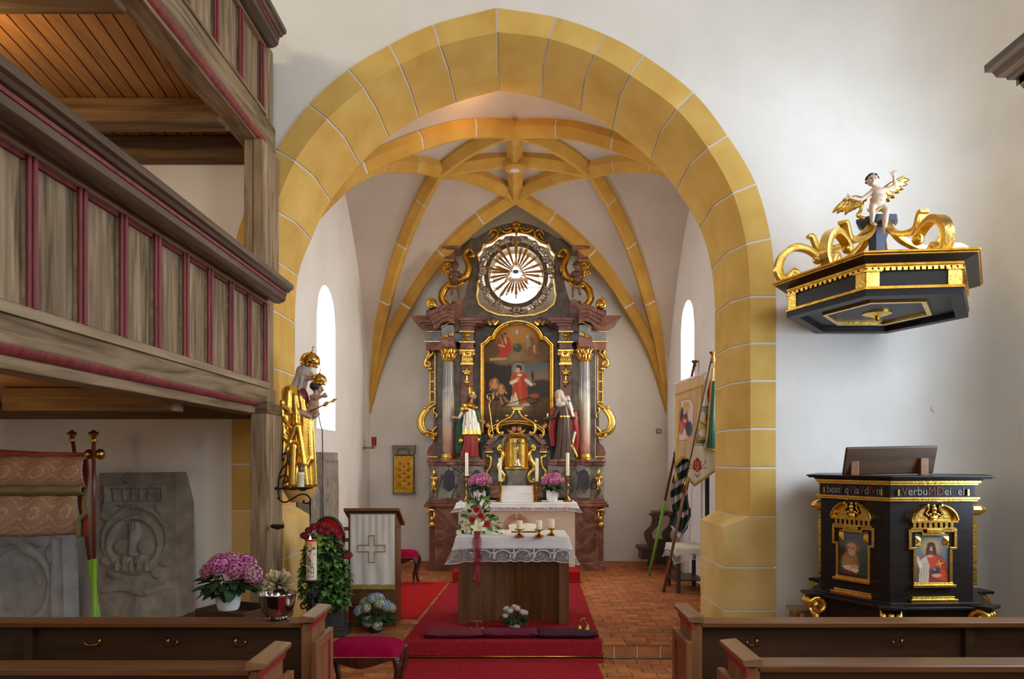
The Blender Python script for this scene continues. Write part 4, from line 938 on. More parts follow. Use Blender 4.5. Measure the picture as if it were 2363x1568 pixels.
# crest at the top
g = MB(); d = 13.08
g.ell(W(1191.5, 526, d - .03), (8 * sg, .06, 8 * sg), 12, 8); leaf_fan(g, 1191.5, 524, 13, d, (40, 65, 90, 115, 140, 200, 340)); ptube([(1191.5, 534), (1191.5, 545)], [4, 2], d, g)
for fl in (False, True):
    Q = mir if fl else (lambda p: p)
    ptube(Q(crom([(1182, 530), (1172, 537), (1162, 535), (1154, 528), (1153, 536)], 5)), taper(21, 3, 3.5, 1.5), d, g); ptube(Q(crom([(1180, 524), (1170, 530), (1163, 527)], 4)), 2, d, g)
    ptube(Q(crom([(1122, 558), (1132, 558), (1143, 551), (1149, 541), (1146, 533), (1138, 531), (1131, 536), (1128, 543)], 5)), taper(36, 2, 4, 2), d, g); ptube(Q(crom([(1142, 546), (1138, 538), (1135, 546), (1128, 555)], 4)), taper(13, 1, 3, 1), d, g)
g.build('gilt_crest', m_goldd, alt, smooth=True)
# painting and its frame
dp = 13.2
pin = [(1119, 1000), (1119, 801), (1127, 795), (1133, 788), (1144, 787)] + [(1194 - 51 * math.cos(t), 789 - 38 * math.sin(t)) for t in [.15 + (math.pi - .3) * i / 14 for i in range(15)]] + [(1244, 787), (1255, 788), (1261, 795), (1267, 801), (1267, 1000)]
fr = [(-1, 0), (-1, .05), (1.5, .085), (3.5, .06), (4.5, .06), (6.5, .11), (9, .11), (11, .06), (13, .05), (13, 0)]
pframe = sweep(pin[::1], [(o, h) for o, h in fr], False, dp).build('picture_frame', m_gold, alt, auto=35)
sweep([(1119, 985), (1134, 998), (1160, 992)], fr, False, dp - .02).build('picture_frame', m_gold, alt, auto=35); sweep([(1226, 992), (1252, 998), (1267, 985)], fr, False, dp - .02).build('picture_frame', m_gold, alt, auto=35)
p = Paint(1116, 1270, 745, 1010, 220, 370, (62, 44, 26))
p.grad((120, 84, 34), (70, 50, 28), 745, 850); p.ell(1194, 775, 40, 34, (172, 122, 48), .8, 1.2)
for k in range(24):
    a = k * .262; p.line([(1194 + 9 * math.cos(a), 765 + 6 * math.sin(a)), (1194 + 34 * math.cos(a), 765 + 26 * math.sin(a))], 1.4, (196, 146, 70), .5)
p.grad((72, 92, 104), (150, 110, 62), 838, 892, 1178, 1270); p.grad((104, 78, 44), (88, 64, 36), 892, 940, 1178, 1270)
p.poly([(1116, 838), (1180, 838), (1182, 935), (1116, 940)], (40, 30, 22)); p.line([(1172, 842), (1173, 930)], 6, (52, 40, 28), .8)
p.ell(1250, 898, 34, 22, (52, 44, 38), .95, .3); p.poly([(1214, 900), (1270, 900), (1270, 905), (1214, 912)], (60, 50, 40), .8)
p.grad((96, 70, 38), (58, 38, 20), 925, 1010); p.poly([(1116, 940), (1165, 936), (1165, 950), (1116, 955)], (104, 78, 44), .6); p.line([(1116, 962), (1270, 962)], 1.5, (46, 32, 18), .7); p.line([(1116, 950), (1150, 950)], 1.5, (46, 32, 18), .7)
for cx, cy, rx, ry, c in ((1150, 815, 22, 12, (96, 76, 46)), (1165, 833, 26, 10, (118, 96, 60)), (1196, 823, 24, 12, (134, 112, 70)), (1230, 828, 26, 12, (120, 94, 56)), (1250, 818, 18, 14, (98, 76, 46)), (1136, 806, 18, 16, (84, 62, 36)), (1254, 800, 14, 20, (90, 68, 40))): p.ell(cx, cy, rx, ry, c, .9, .7)
p.poly([(1129, 827), (1168, 826), (1170, 830), (1130, 833)], (172, 150, 108), .8)
p.ell(1194, 803, 10.5, 10, (62, 68, 58), 1, .25); p.ell(1191, 799, 4, 4, (104, 108, 92), .7, 1)
p.poly([(1150, 800), (1158, 778), (1172, 776), (1178, 788), (1180, 806), (1170, 825), (1146, 824), (1155, 812)], (168, 50, 30)); p.poly([(1146, 790), (1152, 782), (1156, 788), (1150, 802)], (150, 44, 28)); p.ell(1164, 788, 6, 9, (184, 140, 96), 1, .4); p.ell(1168, 774, 4, 5, (170, 120, 80), 1, .4); p.ell(1166, 771, 4, 3, (70, 44, 26), .9, .5); p.line([(1158, 773), (1166, 802)], 3, (48, 30, 20)); p.line([(1152, 797), (1164, 800)], 4, (188, 150, 104))
p.poly([(1214, 790), (1220, 778), (1230, 778), (1240, 800), (1246, 820), (1216, 820), (1220, 806)], (128, 78, 36)); p.poly([(1212, 788), (1222, 780), (1226, 796), (1216, 806)], (142, 128, 108), .9); p.poly([(1230, 796), (1236, 796), (1236, 816), (1230, 812)], (166, 148, 116), .8); p.ell(1217, 775, 4, 5, (168, 124, 84), 1, .4); p.ell(1217, 779, 3, 4, (170, 160, 140), .8, .5); p.line([(1206, 790), (1214, 780)], 2.5, (160, 116, 76))
p.ell(1193, 766, 9, 4, (120, 126, 130), 1, .4); p.ell(1193, 766, 3, 5, (190, 180, 160), 1, .4)
p.ring(1197, 851, 11, 1.2, (196, 164, 110), .7); p.ell(1197, 851, 10, 10, (120, 120, 108), .4, 1)
p.poly([(1176, 938), (1180, 915), (1190, 902), (1198, 930), (1196, 935)], (206, 192, 160)); p.poly([(1168, 936), (1180, 922), (1200, 936), (1218, 930), (1226, 936), (1200, 941)], (196, 186, 160), .9)
p.poly([(1186, 862), (1206, 860), (1214, 866), (1220, 880), (1214, 886), (1218, 912), (1212, 930), (1202, 934), (1196, 916), (1189, 904), (1182, 922), (1184, 898), (1186, 884), (1176, 882), (1180, 868)], (172, 60, 32)); p.poly([(1194, 872), (1202, 872), (1206, 928), (1200, 930)], (190, 78, 40), .8); p.line([(1210, 880), (1213, 925)], 3, (140, 44, 26), .7); p.line([(1189, 905), (1182, 924)], 1.4, (206, 150, 70)); p.line([(1202, 934), (1214, 928)], 1.4, (206, 150, 70))
p.line([(1180, 884), (1192, 878)], 7, (214, 202, 178)); p.line([(1214, 878), (1226, 888)], 7, (214, 202, 178)); p.ell(1195, 874, 4, 3, (206, 156, 112), 1, .4); p.ell(1231, 887, 4.5, 2.5, (206, 156, 112), 1, .4); p.ell(1199, 866, 6, 3, (210, 196, 172), 1, .4)
p.ell(1196, 853, 5.5, 7.5, (212, 160, 116), 1, .3, 8); p.ell(1198, 846.5, 7, 4, (62, 44, 30), 1, .4, 10); p.ell(1202, 851, 2.4, 5, (62, 44, 30), 1, .4); p.ell(1194, 853, 1, .8, (70, 40, 30), .8, .8); p.ell(1198, 853, 1, .8, (70, 40, 30), .8, .8); p.line([(1194.5, 857.5), (1197, 857.5)], 1, (150, 70, 56), .8)
p.ell(1229, 868, 3.2, 12, (42, 52, 34), 1, .4, -6); p.line([(1230, 880), (1231, 892)], 1.4, (50, 50, 34))
for cx, cy, k in ((1142, 882, 1.0), (1157, 895, .9)):
    p.ell(cx - 9 * k, cy + 2, 4, 9, (146, 108, 62), .8, .6, 20); p.ell(cx + 8 * k, cy + 2, 3, 8, (132, 98, 58), .7, .6, -20); p.ell(cx, cy + 10 * k, 6.5 * k, 11 * k, (190, 128, 78), 1, .4); p.ell(cx, cy - 4 * k, 4.2 * k, 4.8 * k, (196, 136, 86), 1, .4); p.ell(cx + 1, cy - 7.5 * k, 4.4 * k, 2.6, (136, 92, 44), .9, .5); p.line([(cx - 5, cy + 4), (cx - 11, cy + 18)], 3.4, (184, 122, 74)); p.line([(cx + 4, cy + 6), (cx + 12, cy + 13)], 3.4, (184, 122, 74))
    p.line([(cx - 3, cy + 20), (cx - 4 + 6 * (k < 1), cy + 38)], 4.5, (178, 116, 70)); p.line([(cx + 3, cy + 20), (cx + 6 + 12 * (k < 1), cy + 36)], 4.5, (178, 116, 70))
p.ell(1142, 902, 8, 4, (66, 72, 40), .9, .5); p.ell(1157, 914, 9, 4, (58, 66, 78), .9, .5); p.ell(1147, 920, 4, 6, (34, 30, 30), .9, .5)
for q in ([(1157, 955), (1160, 937), (1172, 928)], [(1158, 937), (1222, 918), (1252, 926)], [(1218, 918), (1244, 917), (1244, 926), (1222, 934)], [(1230, 930), (1234, 955)], [(1238, 920), (1238, 934)], [(1146, 930), (1141, 990)]): p.line(q, 2.2, (36, 30, 28), .9)
p.ell(1234, 914, 10, 5, (178, 86, 44), .8, .7); p.ell(1194, 944, 30, 8, (132, 106, 66), .7, .8)
for q in ((1235, 1000, 30, 12), (1150, 1000, 30, 10)): p.ell(*q, (40, 26, 14), .7, .8)
ip = pin[:1] + pin[1:]
def inside(x, y):
    r = False
    for i in range(len(ip)):
        (x1, y1), (x2, y2) = ip[i], ip[(i + 1) % len(ip)]
        if (y1 > y) != (y2 > y) and x < (x2 - x1) * (y - y1) / (y2 - y1) + x1: r = not r
    return r
p.C = p.C * 1.3
p.mesh('altar_painting', m_canvas, pframe, lambda x, y: W(x, y, dp - .005), inside)
# tabernacle between the statues
dt = 12.7; st = dt / F
m = MB(); pts = [(1113, 1062), (1113, 1040), (1122, 1035), (1122, 1022), (1140, 1010), (1150, 1000), (1165, 1003), (1192, 1000), (1218, 1003), (1233, 1000), (1243, 1010), (1261, 1022), (1261, 1035), (1270, 1040), (1270, 1150), (1113, 1150)]
ribbonpoly(pts, 12.85, .45, m); tbody = m.build('tabernacle_body', m_mgrey, alt)
for fl in (False, True):
    Q = mir if fl else (lambda q: q); m = MB()
    ribbonpoly(Q([(1126, 1016), (1136, 1012), (1146, 1003), (1160, 1001), (1166, 1006), (1152, 1008), (1142, 1020), (1130, 1028), (1122, 1026)]), 12.66, .3, m).build('tabernacle_cornice', m_mred, alt, bevel=.006)
    m = MB(); slices(m, [(1014, 1030, 1126, 1136, 12.7), (1030, 1034, 1116, 1142, 12.66), (1034, 1042, 1120, 1138, 12.68)], 13.0, fl); m.build('vase_block', m_mred, alt, bevel=.006)
    m = MB(); slices(m, [(1122, 1150, 1130, 1166, 12.62)], 12.9, fl); m.build('tabernacle_plinth', m_mred, alt, bevel=.006)
m = MB(); m.lathe([(26 * st, WZ(1150, dt)), (27 * st, WZ(1140, dt)), (25 * st, WZ(1105, dt)), (29 * st, WZ(1090, dt)), (31 * st, WZ(1084, dt))], (WX(1192, dt), dt + .05, 0), 28, .6); m.build('tabernacle_drum', m_mgrey, tbody, auto=40)
m = MB(); m.lathe([(31 * st, WZ(1085, dt)), (34 * st, WZ(1083, dt)), (34 * st, WZ(1078.5, dt)), (30 * st, WZ(1077, dt))], (WX(1192, dt), dt + .05, 0), 28, .6); m.build('gilt_shelf', m_gold, tbody, auto=40)
nz_ = MB(); nn = 24
def niche(u, v):
    a = math.pi * u; return Vector((WX(1192, dt) - math.cos(a) * 25 * st, dt + .02 + math.sin(a) * .12, WZ(1078, dt) + v * (WZ(1018 - 8 * math.sin(a), dt) - WZ(1078, dt))))
nz_.grid(niche, nn, 8); nz_.build('gilt_niche', m_gold, tbody, smooth=True)
g = MB(); npath = [(1166, 1078), (1166, 1022), (1170, 1013), (1180, 1009), (1192, 1007), (1204, 1009), (1214, 1013), (1218, 1022), (1218, 1078)]
sweep(npath, [(-1.5, 0), (-1.5, .03), (.5, .05), (2.5, .03), (2.5, 0)], False, dt, g); g.build('niche_frame', m_gold, tbody)
sweep([(x + (-4 if x < 1192 else 4 if x > 1192 else 0), y - 3) for x, y in npath], [(-3, -.1), (-3, .0), (4, .0), (4, -.1)], False, dt).build('niche_surround', m_mgrey, tbody)
for fl in (False, True):
    Q = mir if fl else (lambda q: q)
    g = MB(); q = crom([(1156, 1027), (1152, 1030), (1150, 1038), (1156, 1042), (1160, 1050), (1158, 1062), (1152, 1072), (1150, 1083), (1158, 1090), (1163, 1100), (1160, 1112), (1152, 1112), (1152, 1104)], 4)
    ptube(Q(q), taper(len(q), 4.5, 5.5, 3), 12.66, g, 8, .8); leaf_fan(g, (mxx(1153) if fl else 1153), 1036, 8, 12.62, (60, 120, 240, 300)); g.build('gilt_console', m_gold, alt, smooth=True)
    g = MB(); q = crom([(1126, 1050), (1124, 1055), (1131, 1054), (1133, 1063), (1131, 1078), (1124, 1088), (1124, 1098), (1131, 1104), (1130, 1115), (1124, 1120), (1130, 1128)], 4); ptube(Q(q), taper(len(q), 3, 4.2, 3), 12.72, g, 8, .8); slices(g, [(1042, 1045, 1120, 1138, 12.66)], 12.95, fl); g.build('gilt_scroll', m_gold, alt, auto=60)
    g = MB(); q = crom([(1130, 1008), (1127, 1000), (1130, 990), (1142, 982), (1158, 976), (1175, 973), (1192, 972)], 4)
    for off, r in ((0, 3), (5, 2)): ptube(Q([(x + off * .6, y + off) for x, y in q]), r, 12.75, g)
    ptube(Q(spiral(1133, 1007, 1.5, 5, 0, 420)), 2.2, 12.75, g)
    q = crom([(1158, 1000), (1152, 1002), (1148, 994), (1149, 982), (1156, 974), (1168, 968), (1174, 964)], 4); ptube(Q(q), taper(len(q), 3, 3.6, 2.5), 12.66, g); ptube(Q(spiral(1157, 1000, 1.5, 4.5, 0, 420)), 2, 12.66, g)
    q = crom([(1172, 968), (1178, 962), (1184, 954), (1186, 947)], 4); ptube(Q(q), taper(len(q), 3.4, 2.6), 12.68, g)
    for lx, ly, an in ((1149, 975, (100, 150)), (1171, 963, (90, 140))): leaf_fan(g, mxx(lx) if fl else lx, ly, 7, 12.66, [180 - a if fl else a for a in an])
    ptube(Q(crom([(1172, 994), (1178, 998), (1186, 1001), (1192, 1002)], 3)), taper(10, 1, 3), 12.6, g); g.build('gilt_canopy_arm', m_gold, alt, smooth=True)
g = MB(); slices(g, [(941, 943.5, 1181, 1208, 12.62), (943.5, 947, 1184, 1205, 12.65)], 12.8); g.build('gilt_top', m_gold, alt, bevel=.004)
m = MB(); ribbonpoly([(1184, 950), (1200, 950), (1206, 966), (1212, 970), (1172, 970), (1178, 966)], 12.78, .2, m); m.build('canopy_core', m_mdark, alt)
# small crucifix inside the niche (part of the tabernacle)
cru = thing('standing_crucifix', 'small dark crucifix on a silver foot standing in the gilt tabernacle niche', 'crucifix', tuple(W(1194, 1077, 12.62)))
d = 12.62; s = d / F
g = MB(); g.beam(W(1194.5, 1066, d), W(1194.5, 1015, d), 3 * s, 3 * s, (0, 1, 0)); g.beam(W(1182, 1024, d), W(1207, 1024, d), 3 * s, 3 * s, (0, 1, 0)); g.build('cross', mat('black_wood', (30, 24, 22), (44, 34, 30), scale=8, rough=.4), cru)
g = MB()
for x, y in ((1181, 1024), (1208, 1024), (1194.5, 1014)): g.ell(W(x, y, d - .01), 2.6 * s, 8, 6)
g.build('cross_tip', m_cloud, cru, smooth=True)
m_silver = mat('silver', (190, 184, 176), (214, 208, 200), scale=12, rough=.3, metal=1, bump=.2)
g = MB(); g.lathe([(9 * s, 0), (9.5 * s, .012), (7 * s, .04), (4.5 * s, .07), (5 * s, .10), (3 * s, .125), (1.5 * s, .14)], W(1194, 1077, d), 16, .7); g.build('foot', m_silver, cru, smooth=True)
g = MB(); g.tube([W(1194.5, 1029, d - .02), W(1194.5, 1036, d - .025), W(1195, 1044, d - .02), W(1194.5, 1050, d - .02)], [1.2 * s, 2 * s, 1.4 * s, .8 * s], 8); g.tube([W(1185, 1023, d - .02), W(1194.5, 1029, d - .02), W(1204, 1023, d - .02)], [.7 * s, 1 * s, .7 * s], 6); g.ell(W(1194.5, 1025, d - .025), 1.6 * s, 8, 6); g.build('corpus', m_silver, cru, smooth=True)
# crozier beside the painting and cherub heads
g = MB(); ptube(crom([(1128, 941), (1129, 932), (1131, 925), (1125, 921), (1124, 914), (1129, 910), (1136, 912), (1138, 918), (1134, 924), (1129, 922), (1130, 916)], 4), 1.3, 12.95, g, 6)
croz = g
# ---------------------------------------------------------------- carved figures
MINR = .0045; GOLD = (230, 186, 88, 1.); FLESH = (204, 160, 128); FLESHP = (198, 172, 150); BRN = (70, 44, 28); SILV = (196, 184, 166, .9); REDC = (150, 36, 32); GRN = (34, 78, 44); WHT = (206, 196, 180); BLUE = (52, 70, 104)
def frame(d):
    s = d / F
    return s, (lambda x, y, f=0: np.array(W(x, y, d) + Vector((0, -f * s, 0))))
def head(q, s, x, y, r, fx=0., fy=1., col=0, hair=None, kk=.006):
    """head with brow, nose, cheeks, chin, ears; (fx, fy) = px direction the face looks to in plan (x, towards camera)"""
    l = math.hypot(fx, fy); fx, fy = fx / l, fy / l; rx, ry = fy, -fx     # right-hand vector in plan
    P = lambda a, up, fwd: q(x + fx * fwd * r + rx * a * r, y - up * r, fy * fwd * r + ry * a * r)
    out = [elp(q(x, y), (r * .86 * s, r * .95 * s, r * s), col), elp(P(0, -.28, .22), (r * .62 * s, r * .62 * s, r * .72 * s), col),
           cap(P(0, .22, .86), P(0, -.16, 1.10), r * .11 * s, r * .17 * s, col, .003), cap(P(-.38, .26, .80), P(.38, .26, .80), r * .13 * s, None, col, .01),
           elp(P(0, -.42, .86), (r * .24 * s, r * .2 * s, r * .12 * s), col, .008), elp(P(0, -.72, .62), (r * .28 * s, r * .26 * s, r * .22 * s), col, .01),
           elp(P(.42, -.2, .66), (r * .3 * s,) * 3, col, .01), elp(P(-.42, -.2, .66), (r * .3 * s,) * 3, col, .01),
           elp(P(.92, -.02, -.05), (r * .14 * s, r * .16 * s, r * .24 * s), col, .004), elp(P(-.92, -.02, -.05), (r * .14 * s, r * .16 * s, r * .24 * s), col, .004)]
    marks = [(P(.33, .08, .86), r * .15 * s, (50, 36, 30)), (P(-.33, .08, .86), r * .15 * s, (50, 36, 30)), (P(0, -.44, .98), r * .15 * s, (166, 100, 88))]
    return out, marks, P
def hand(q, s, wx, wy, wf, dx, dy, df, L, col, spread=.5, up=(0, 1, 0)):
    """palm, four fingers and a thumb leaving the side of the palm; direction in px"""
    d = np.array((dx, dy, df), float); d /= np.linalg.norm(d); u = np.array(up, float); u -= d * (u @ d); u /= np.linalg.norm(u); n = np.cross(d, u)
    A = lambda a, b, c=0: q(*(np.array((wx, wy, wf)) + d * a * L + u * b * L + n * c * L))
    R_ = lambda v: max(L * v * s, MINR); out = [cap(A(0, 0), A(.42, 0), R_(.17), R_(.2), col, .004)]
    for i, (b, l) in enumerate(((-.24, .82), (-.08, .98), (.08, 1.0), (.22, .9))):
        out += [cap(A(.4, b * .8), A((.4 + l) / 2 + .05, b * (1 + spread), .03), R_(.075), R_(.065), col, .002), cap(A((.4 + l) / 2 + .05, b * (1 + spread), .03), A(l, b * (1 + 1.5 * spread), -.06), R_(.065), R_(.05), col, .002)]
    out += [cap(A(.1, -.14), A(.34, -.42, .05), R_(.09), R_(.075), col, .003), cap(A(.34, -.42, .05), A(.56, -.5, .0), R_(.075), R_(.055), col, .002)]
    return out
def painter(marks):
    def f(V, C):
        for p, r, c in marks: spot(V, C, p, r, c)
    return f
# bishop
d = 12.62; s, q = frame(d); sx = lambda r: r * s
bis = thing('bishop_statue', 'painted bishop statue in gold mitre and green cope left of the altar painting', 'statue', tuple(W(1084, 1058, d)))
zz = lambda y: WZ(y, d); xx = lambda x: WX(x, d)
def rows(r, dep=0): return [(zz(y), xx(x), d - f * s, a * s, b * s) for y, x, f, a, b in r]
cols = [SILV, REDC, GRN, GOLD, FLESH, BRN]
hp, mk, P = head(q, s, 1091, 914, 8.2, .8, .6, 4)
pr = [rob(rows([(1055, 1083, 2, 20, 12), (1030, 1086, 2, 16, 10), (998, 1088, 0, 15, 9)]), 2.0 * s, 9, 0, 1.5, 1), rob(rows([(1004, 1088, 1, 20, 12), (975, 1087, 0, 17, 10), (942, 1085, 0, 14, 9)]), 1.3 * s, 11, 1, .5, 0),
      rob(rows([(1048, 1070, -9, 13, 5), (1000, 1066, -9, 15, 6), (945, 1074, -7, 18, 7)]), 1.5 * s, 5, 0, 1, 2), rob(rows([(1020, 1103, -8, 7, 5), (950, 1100, -7, 10, 6)]), 1 * s, 4, 0, 0, 2),
      elp(q(1083, 938), (18 * s, 11 * s, 8 * s), 3, None, Matrix.Rotation(.25, 3, 'Y')), elp(q(1074, 945, 2), (13 * s, 9 * s, 9 * s), 3), cap(q(1085, 936, 2), q(1098, 942, 6), 8 * s, 6 * s, 3),
      cap(q(1071, 948), q(1060, 966, 2), 6 * s, 5 * s, 0), cap(q(1060, 966, 2), q(1050, 964, 4), 4.5 * s, 3.2 * s, 0), cap(q(1098, 948), q(1105, 970, 2), 6 * s, 4.5 * s, 2), cap(q(1105, 970, 2), q(1112, 974, 4), 4 * s, 3 * s, 0),
      cap(q(1089, 930), q(1090, 920), 4.5 * s, None, 4), elp(q(1086, 917, -2), (7.5 * s, 7 * s, 10 * s), 5, .004), cap(q(1082, 918, -3), q(1076, 936, 0), 4 * s, 2.5 * s, 5), cap(q(1094, 922, 3), q(1093, 930, 4), 3 * s, 1.5 * s, 5),
      cap(q(1088, 907), q(1086, 896), 8.4 * s, 6 * s, 3, .004), cap(q(1086, 896), q(1086, 886), 5 * s, 1.2 * s, 3, .006)] + hp + hand(q, s, 1050, 964, 4, -1, -.05, .2, 8, 4) + hand(q, s, 1112, 974, 4, 1, .25, .3, 9, 4)
def pb(V, C):
    hem = (V[:, 2] < zz(993)) & (V[:, 2] > zz(1004)) & (C[:, 3] > .5); C[hem] = (*lin(GOLD[:3]), 1.)
    painter(mk)(V, C)
sculpt('body', pr, .0055, m_carve, bis, cols, .008, pb)
g = MB(); g.ell(q(1064, 1018, 2), (6 * s, .02, 7 * s), 8, 5); g.ell(q(1104, 1016, 0), (4 * s, .02, 7 * s), 8, 5); g.build('gilt_tassel', m_gold, bis, smooth=True)
MB().lathe([(26 * s, 0), (26 * s, .02), (23 * s, .045)], W(1084, 1061, d), 20, .6).build('base', mat('green_base', (50, 62, 48), (70, 80, 62), scale=5, rough=.6), bis, auto=40)
g = MB(); ptube(crom([(1139, 1005), (1135, 985), (1132, 960), (1129, 941), (1129, 932), (1132, 925), (1126, 922), (1124, 914), (1129, 909), (1136, 911), (1138, 918), (1134, 923), (1129, 921), (1130, 916)], 4), 1.0, 12.5, g, 6); g.build('crozier', m_gold, bis, smooth=True)
# nun
d = 12.62; s, q = frame(d)
nun = thing('nun_statue', 'nun statue in brown habit, white veil and red cloak right of the altar painting', 'statue', tuple(W(1303, 1060, d)))
cols = [(86, 66, 54, .35), REDC, WHT, SILV, FLESH, GRN, GOLD]
hp, mk, P = head(q, s, 1287, 914, 8.0, -.45, .8, 4)
pr = [rob(rows([(1058, 1303, 3, 21, 12), (1020, 1304, 2, 16, 10), (965, 1303, 1, 13.5, 9), (935, 1299, 0, 12, 8)]), 1.8 * s, 10, 0, 1.2, 0),
      rob(rows([(1052, 1321, -8, 11, 6), (1010, 1324, -8, 13, 6), (950, 1315, -7, 17, 7)]), 1.4 * s, 5, 0, 1, 1), rob(rows([(1030, 1277, -8, 5, 5), (990, 1274, -7, 8, 6), (940, 1282, -6, 10, 6)]), 1.0 * s, 4, 0, 1, 1),
      cap(q(1325, 1000, -2), q(1318, 1030, 3), 5 * s, 5 * s, 3), cap(q(1318, 1030, 3), q(1330, 1054, 3), 6 * s, 4 * s, 6), cap(q(1312, 930, 1), q(1321, 962, 2), 6 * s, 5 * s, 3), cap(q(1310, 918, -2), q(1320, 945, -3), 5 * s, 4 * s, 2),
      cap(q(1290, 940), q(1279, 962, 4), 6 * s, 5 * s, 0), cap(q(1279, 962, 4), q(1266, 966, 8), 4.5 * s, 3.2 * s, 0), cap(q(1310, 942), q(1321, 962, 2), 5.5 * s, 5 * s, 0), cap(q(1321, 962, 2), q(1326, 966, 4), 4.5 * s, 3 * s, 0),
      elp(q(1291, 910, -5), (10.5 * s, 8.5 * s, 11.5 * s), 2), cap(q(1294, 914, -3), q(1306, 928, -3), 8 * s, 7 * s, 2), elp(q(1294, 934, 2), (12 * s, 9 * s, 7 * s), 2), cap(q(1289, 930), q(1288, 922), 6 * s, None, 2), elp(q(1284, 914, 7.5), (7 * s, 5 * s, 8.4 * s), None, None, None, True) if False else cap(q(1288, 928, 2), q(1288, 924, 3), 5 * s, None, 2)]
pr += hp[:8] + hand(q, s, 1326, 966, 4, 1, .1, .4, 8, 4) + hand(q, s, 1266, 966, 8, -1, .05, .3, 8, 4)
def pn(V, C):
    belt = (abs(V[:, 2] - zz(962)) < 1.6 * s) & (abs(V[:, 0] - xx(1302)) < 15 * s) & (V[:, 1] < d); C[belt] = (*lin(GOLD[:3]), 1.)
    painter(mk)(V, C)
sculpt('body', pr, .0055, m_carve, nun, cols, .007, pn)
g = MB(); g.beam(q(1254, 967, 10), q(1274, 965, 10), 9 * s, 3.5 * s); g.build('book', mat('green_book', (40, 66, 48), (56, 84, 60), scale=6, rough=.5), nun)
g = MB(); g.lathe([(2.4 * s, 0), (2.6 * s, 3 * s), (1.2 * s, 5 * s), (2.2 * s, 7 * s), (1.0 * s, 10 * s)], q(1263, 964, 10), 10); g.build('gilt_vessel', m_gold, nun, smooth=True)
MB().lathe([(28 * s, 0), (28 * s, .02), (24 * s, .045)], W(1303, 1062, d), 20, .6).build('base', bpy.data.materials['green_base'], nun, auto=40)
# seated putti on the attic volutes and winged cherub heads: carved parts of the altar
def putto(name, parent, d, x, y, k, flip, cell, arms, legs, hd, cols, hairc, lean=0, fingers=True, m=m_carve, fat=1.):
    """k = px scale (1 = 100 px tall), (x,y) = pelvis"""
    s, q0 = frame(d); sg = -1 if flip else 1
    q = lambda a, b, f=0: q0(x + sg * a * k, y + b * k, f * k)
    S = s * k; sh = lean
    pr = [elp(q(0, -2, 0), (11.5 * S * fat, 9.5 * S * fat, 11 * S), 0), elp(q(sh * .4, -13, 2.5), (10.8 * S * fat, 9.6 * S * fat, 11 * S), 0), elp(q(sh * .8, -26, 1), (11 * S * fat, 8 * S * fat, 9 * S), 0), cap(q(sh - 9, -31), q(sh + 9, -31), 5 * S, None, 0), cap(q(sh, -32), q(sh * .5 + hd[0] * .7, -42), 5.4 * S, 5 * S, 0),
          elp(q(sh * .3, -9.2, 11.6), (1.2 * S,) * 3, 0, None, None, True)]
    for (s0, e, w), h in arms:
        pr += [cap(q(sh + s0[0], s0[1]), q(*e), 4.8 * S, 3.7 * S, 0), cap(q(*e), q(*w), 3.9 * S, 2.4 * S, 0)]
        if fingers: pr += hand(lambda a, b, f=0: q(a, b, f), S * 1.15, *w, *h, 11, 0, .7, (1, 0, 0) if abs(h[1]) > .7 else (0, 1, 0))
        else: pr += [elp(q(w[0] + h[0] * 3, w[1] + h[1] * 3, w[2] + h[2] * 3), (2.6 * S,) * 3, 0)]
    for h0, kn, an, toe in legs:
        pr += [cap(q(*h0), q(*kn), 7.6 * S, 5.4 * S, 0), cap(q(kn[0], kn[1] + 4, kn[2] - 1), q(*[(kn[i] + an[i]) / 2 for i in range(3)]), 5.2 * S, 5.0 * S, 0), cap(q(*[(kn[i] + an[i]) / 2 for i in range(3)]), q(*an), 5.0 * S, 3.0 * S, 0), cap(q(*an), q(*toe), 3.2 * S, 2.5 * S, 0)]
        for t in range(5):
            o = (t - 2) * 1.1; pr.append(cap(q(toe[0] + o, toe[1], toe[2]), q(toe[0] + o * 1.3 + (toe[0] - an[0]) * .2, toe[1] + 1, toe[2] + 2), 1.0 * S, .8 * S, 0, .002))
    hx, hy, hf, fx, fy = hd[0], hd[1], 2, hd[2], hd[3]
    qq = lambda a, b, f=0: q0(x + sg * (a - 0), y + b, f)
    hp, mk, P = head(lambda a, b, f=0: q0(a, b, f), s, x + sg * hx * k, y + hy * k, 10.5 * k, fx * sg, fy, 0)
    pr += hp
    R2 = random.Random(3)
    for i in range(58):                              # curls
        a = R2.uniform(0, 2 * math.pi); u = R2.uniform(-.25, 1.0); rr = math.sqrt(max(0, 1 - u * u)); fw = math.sin(a) * rr
        if fw > .25 and u < .72: continue
        if u < 0 and fw > -.1 and abs(math.cos(a)) < .5: continue
        pr.append(elp(P(math.cos(a) * rr * .95, u * 1.0 + .08, fw * .98), (2.9 * S, 2.9 * S, 2.6 * S), 1, .003))
    return sculpt(name, pr, cell, m, parent, cols, .006 * max(.6, k), painter(mk))
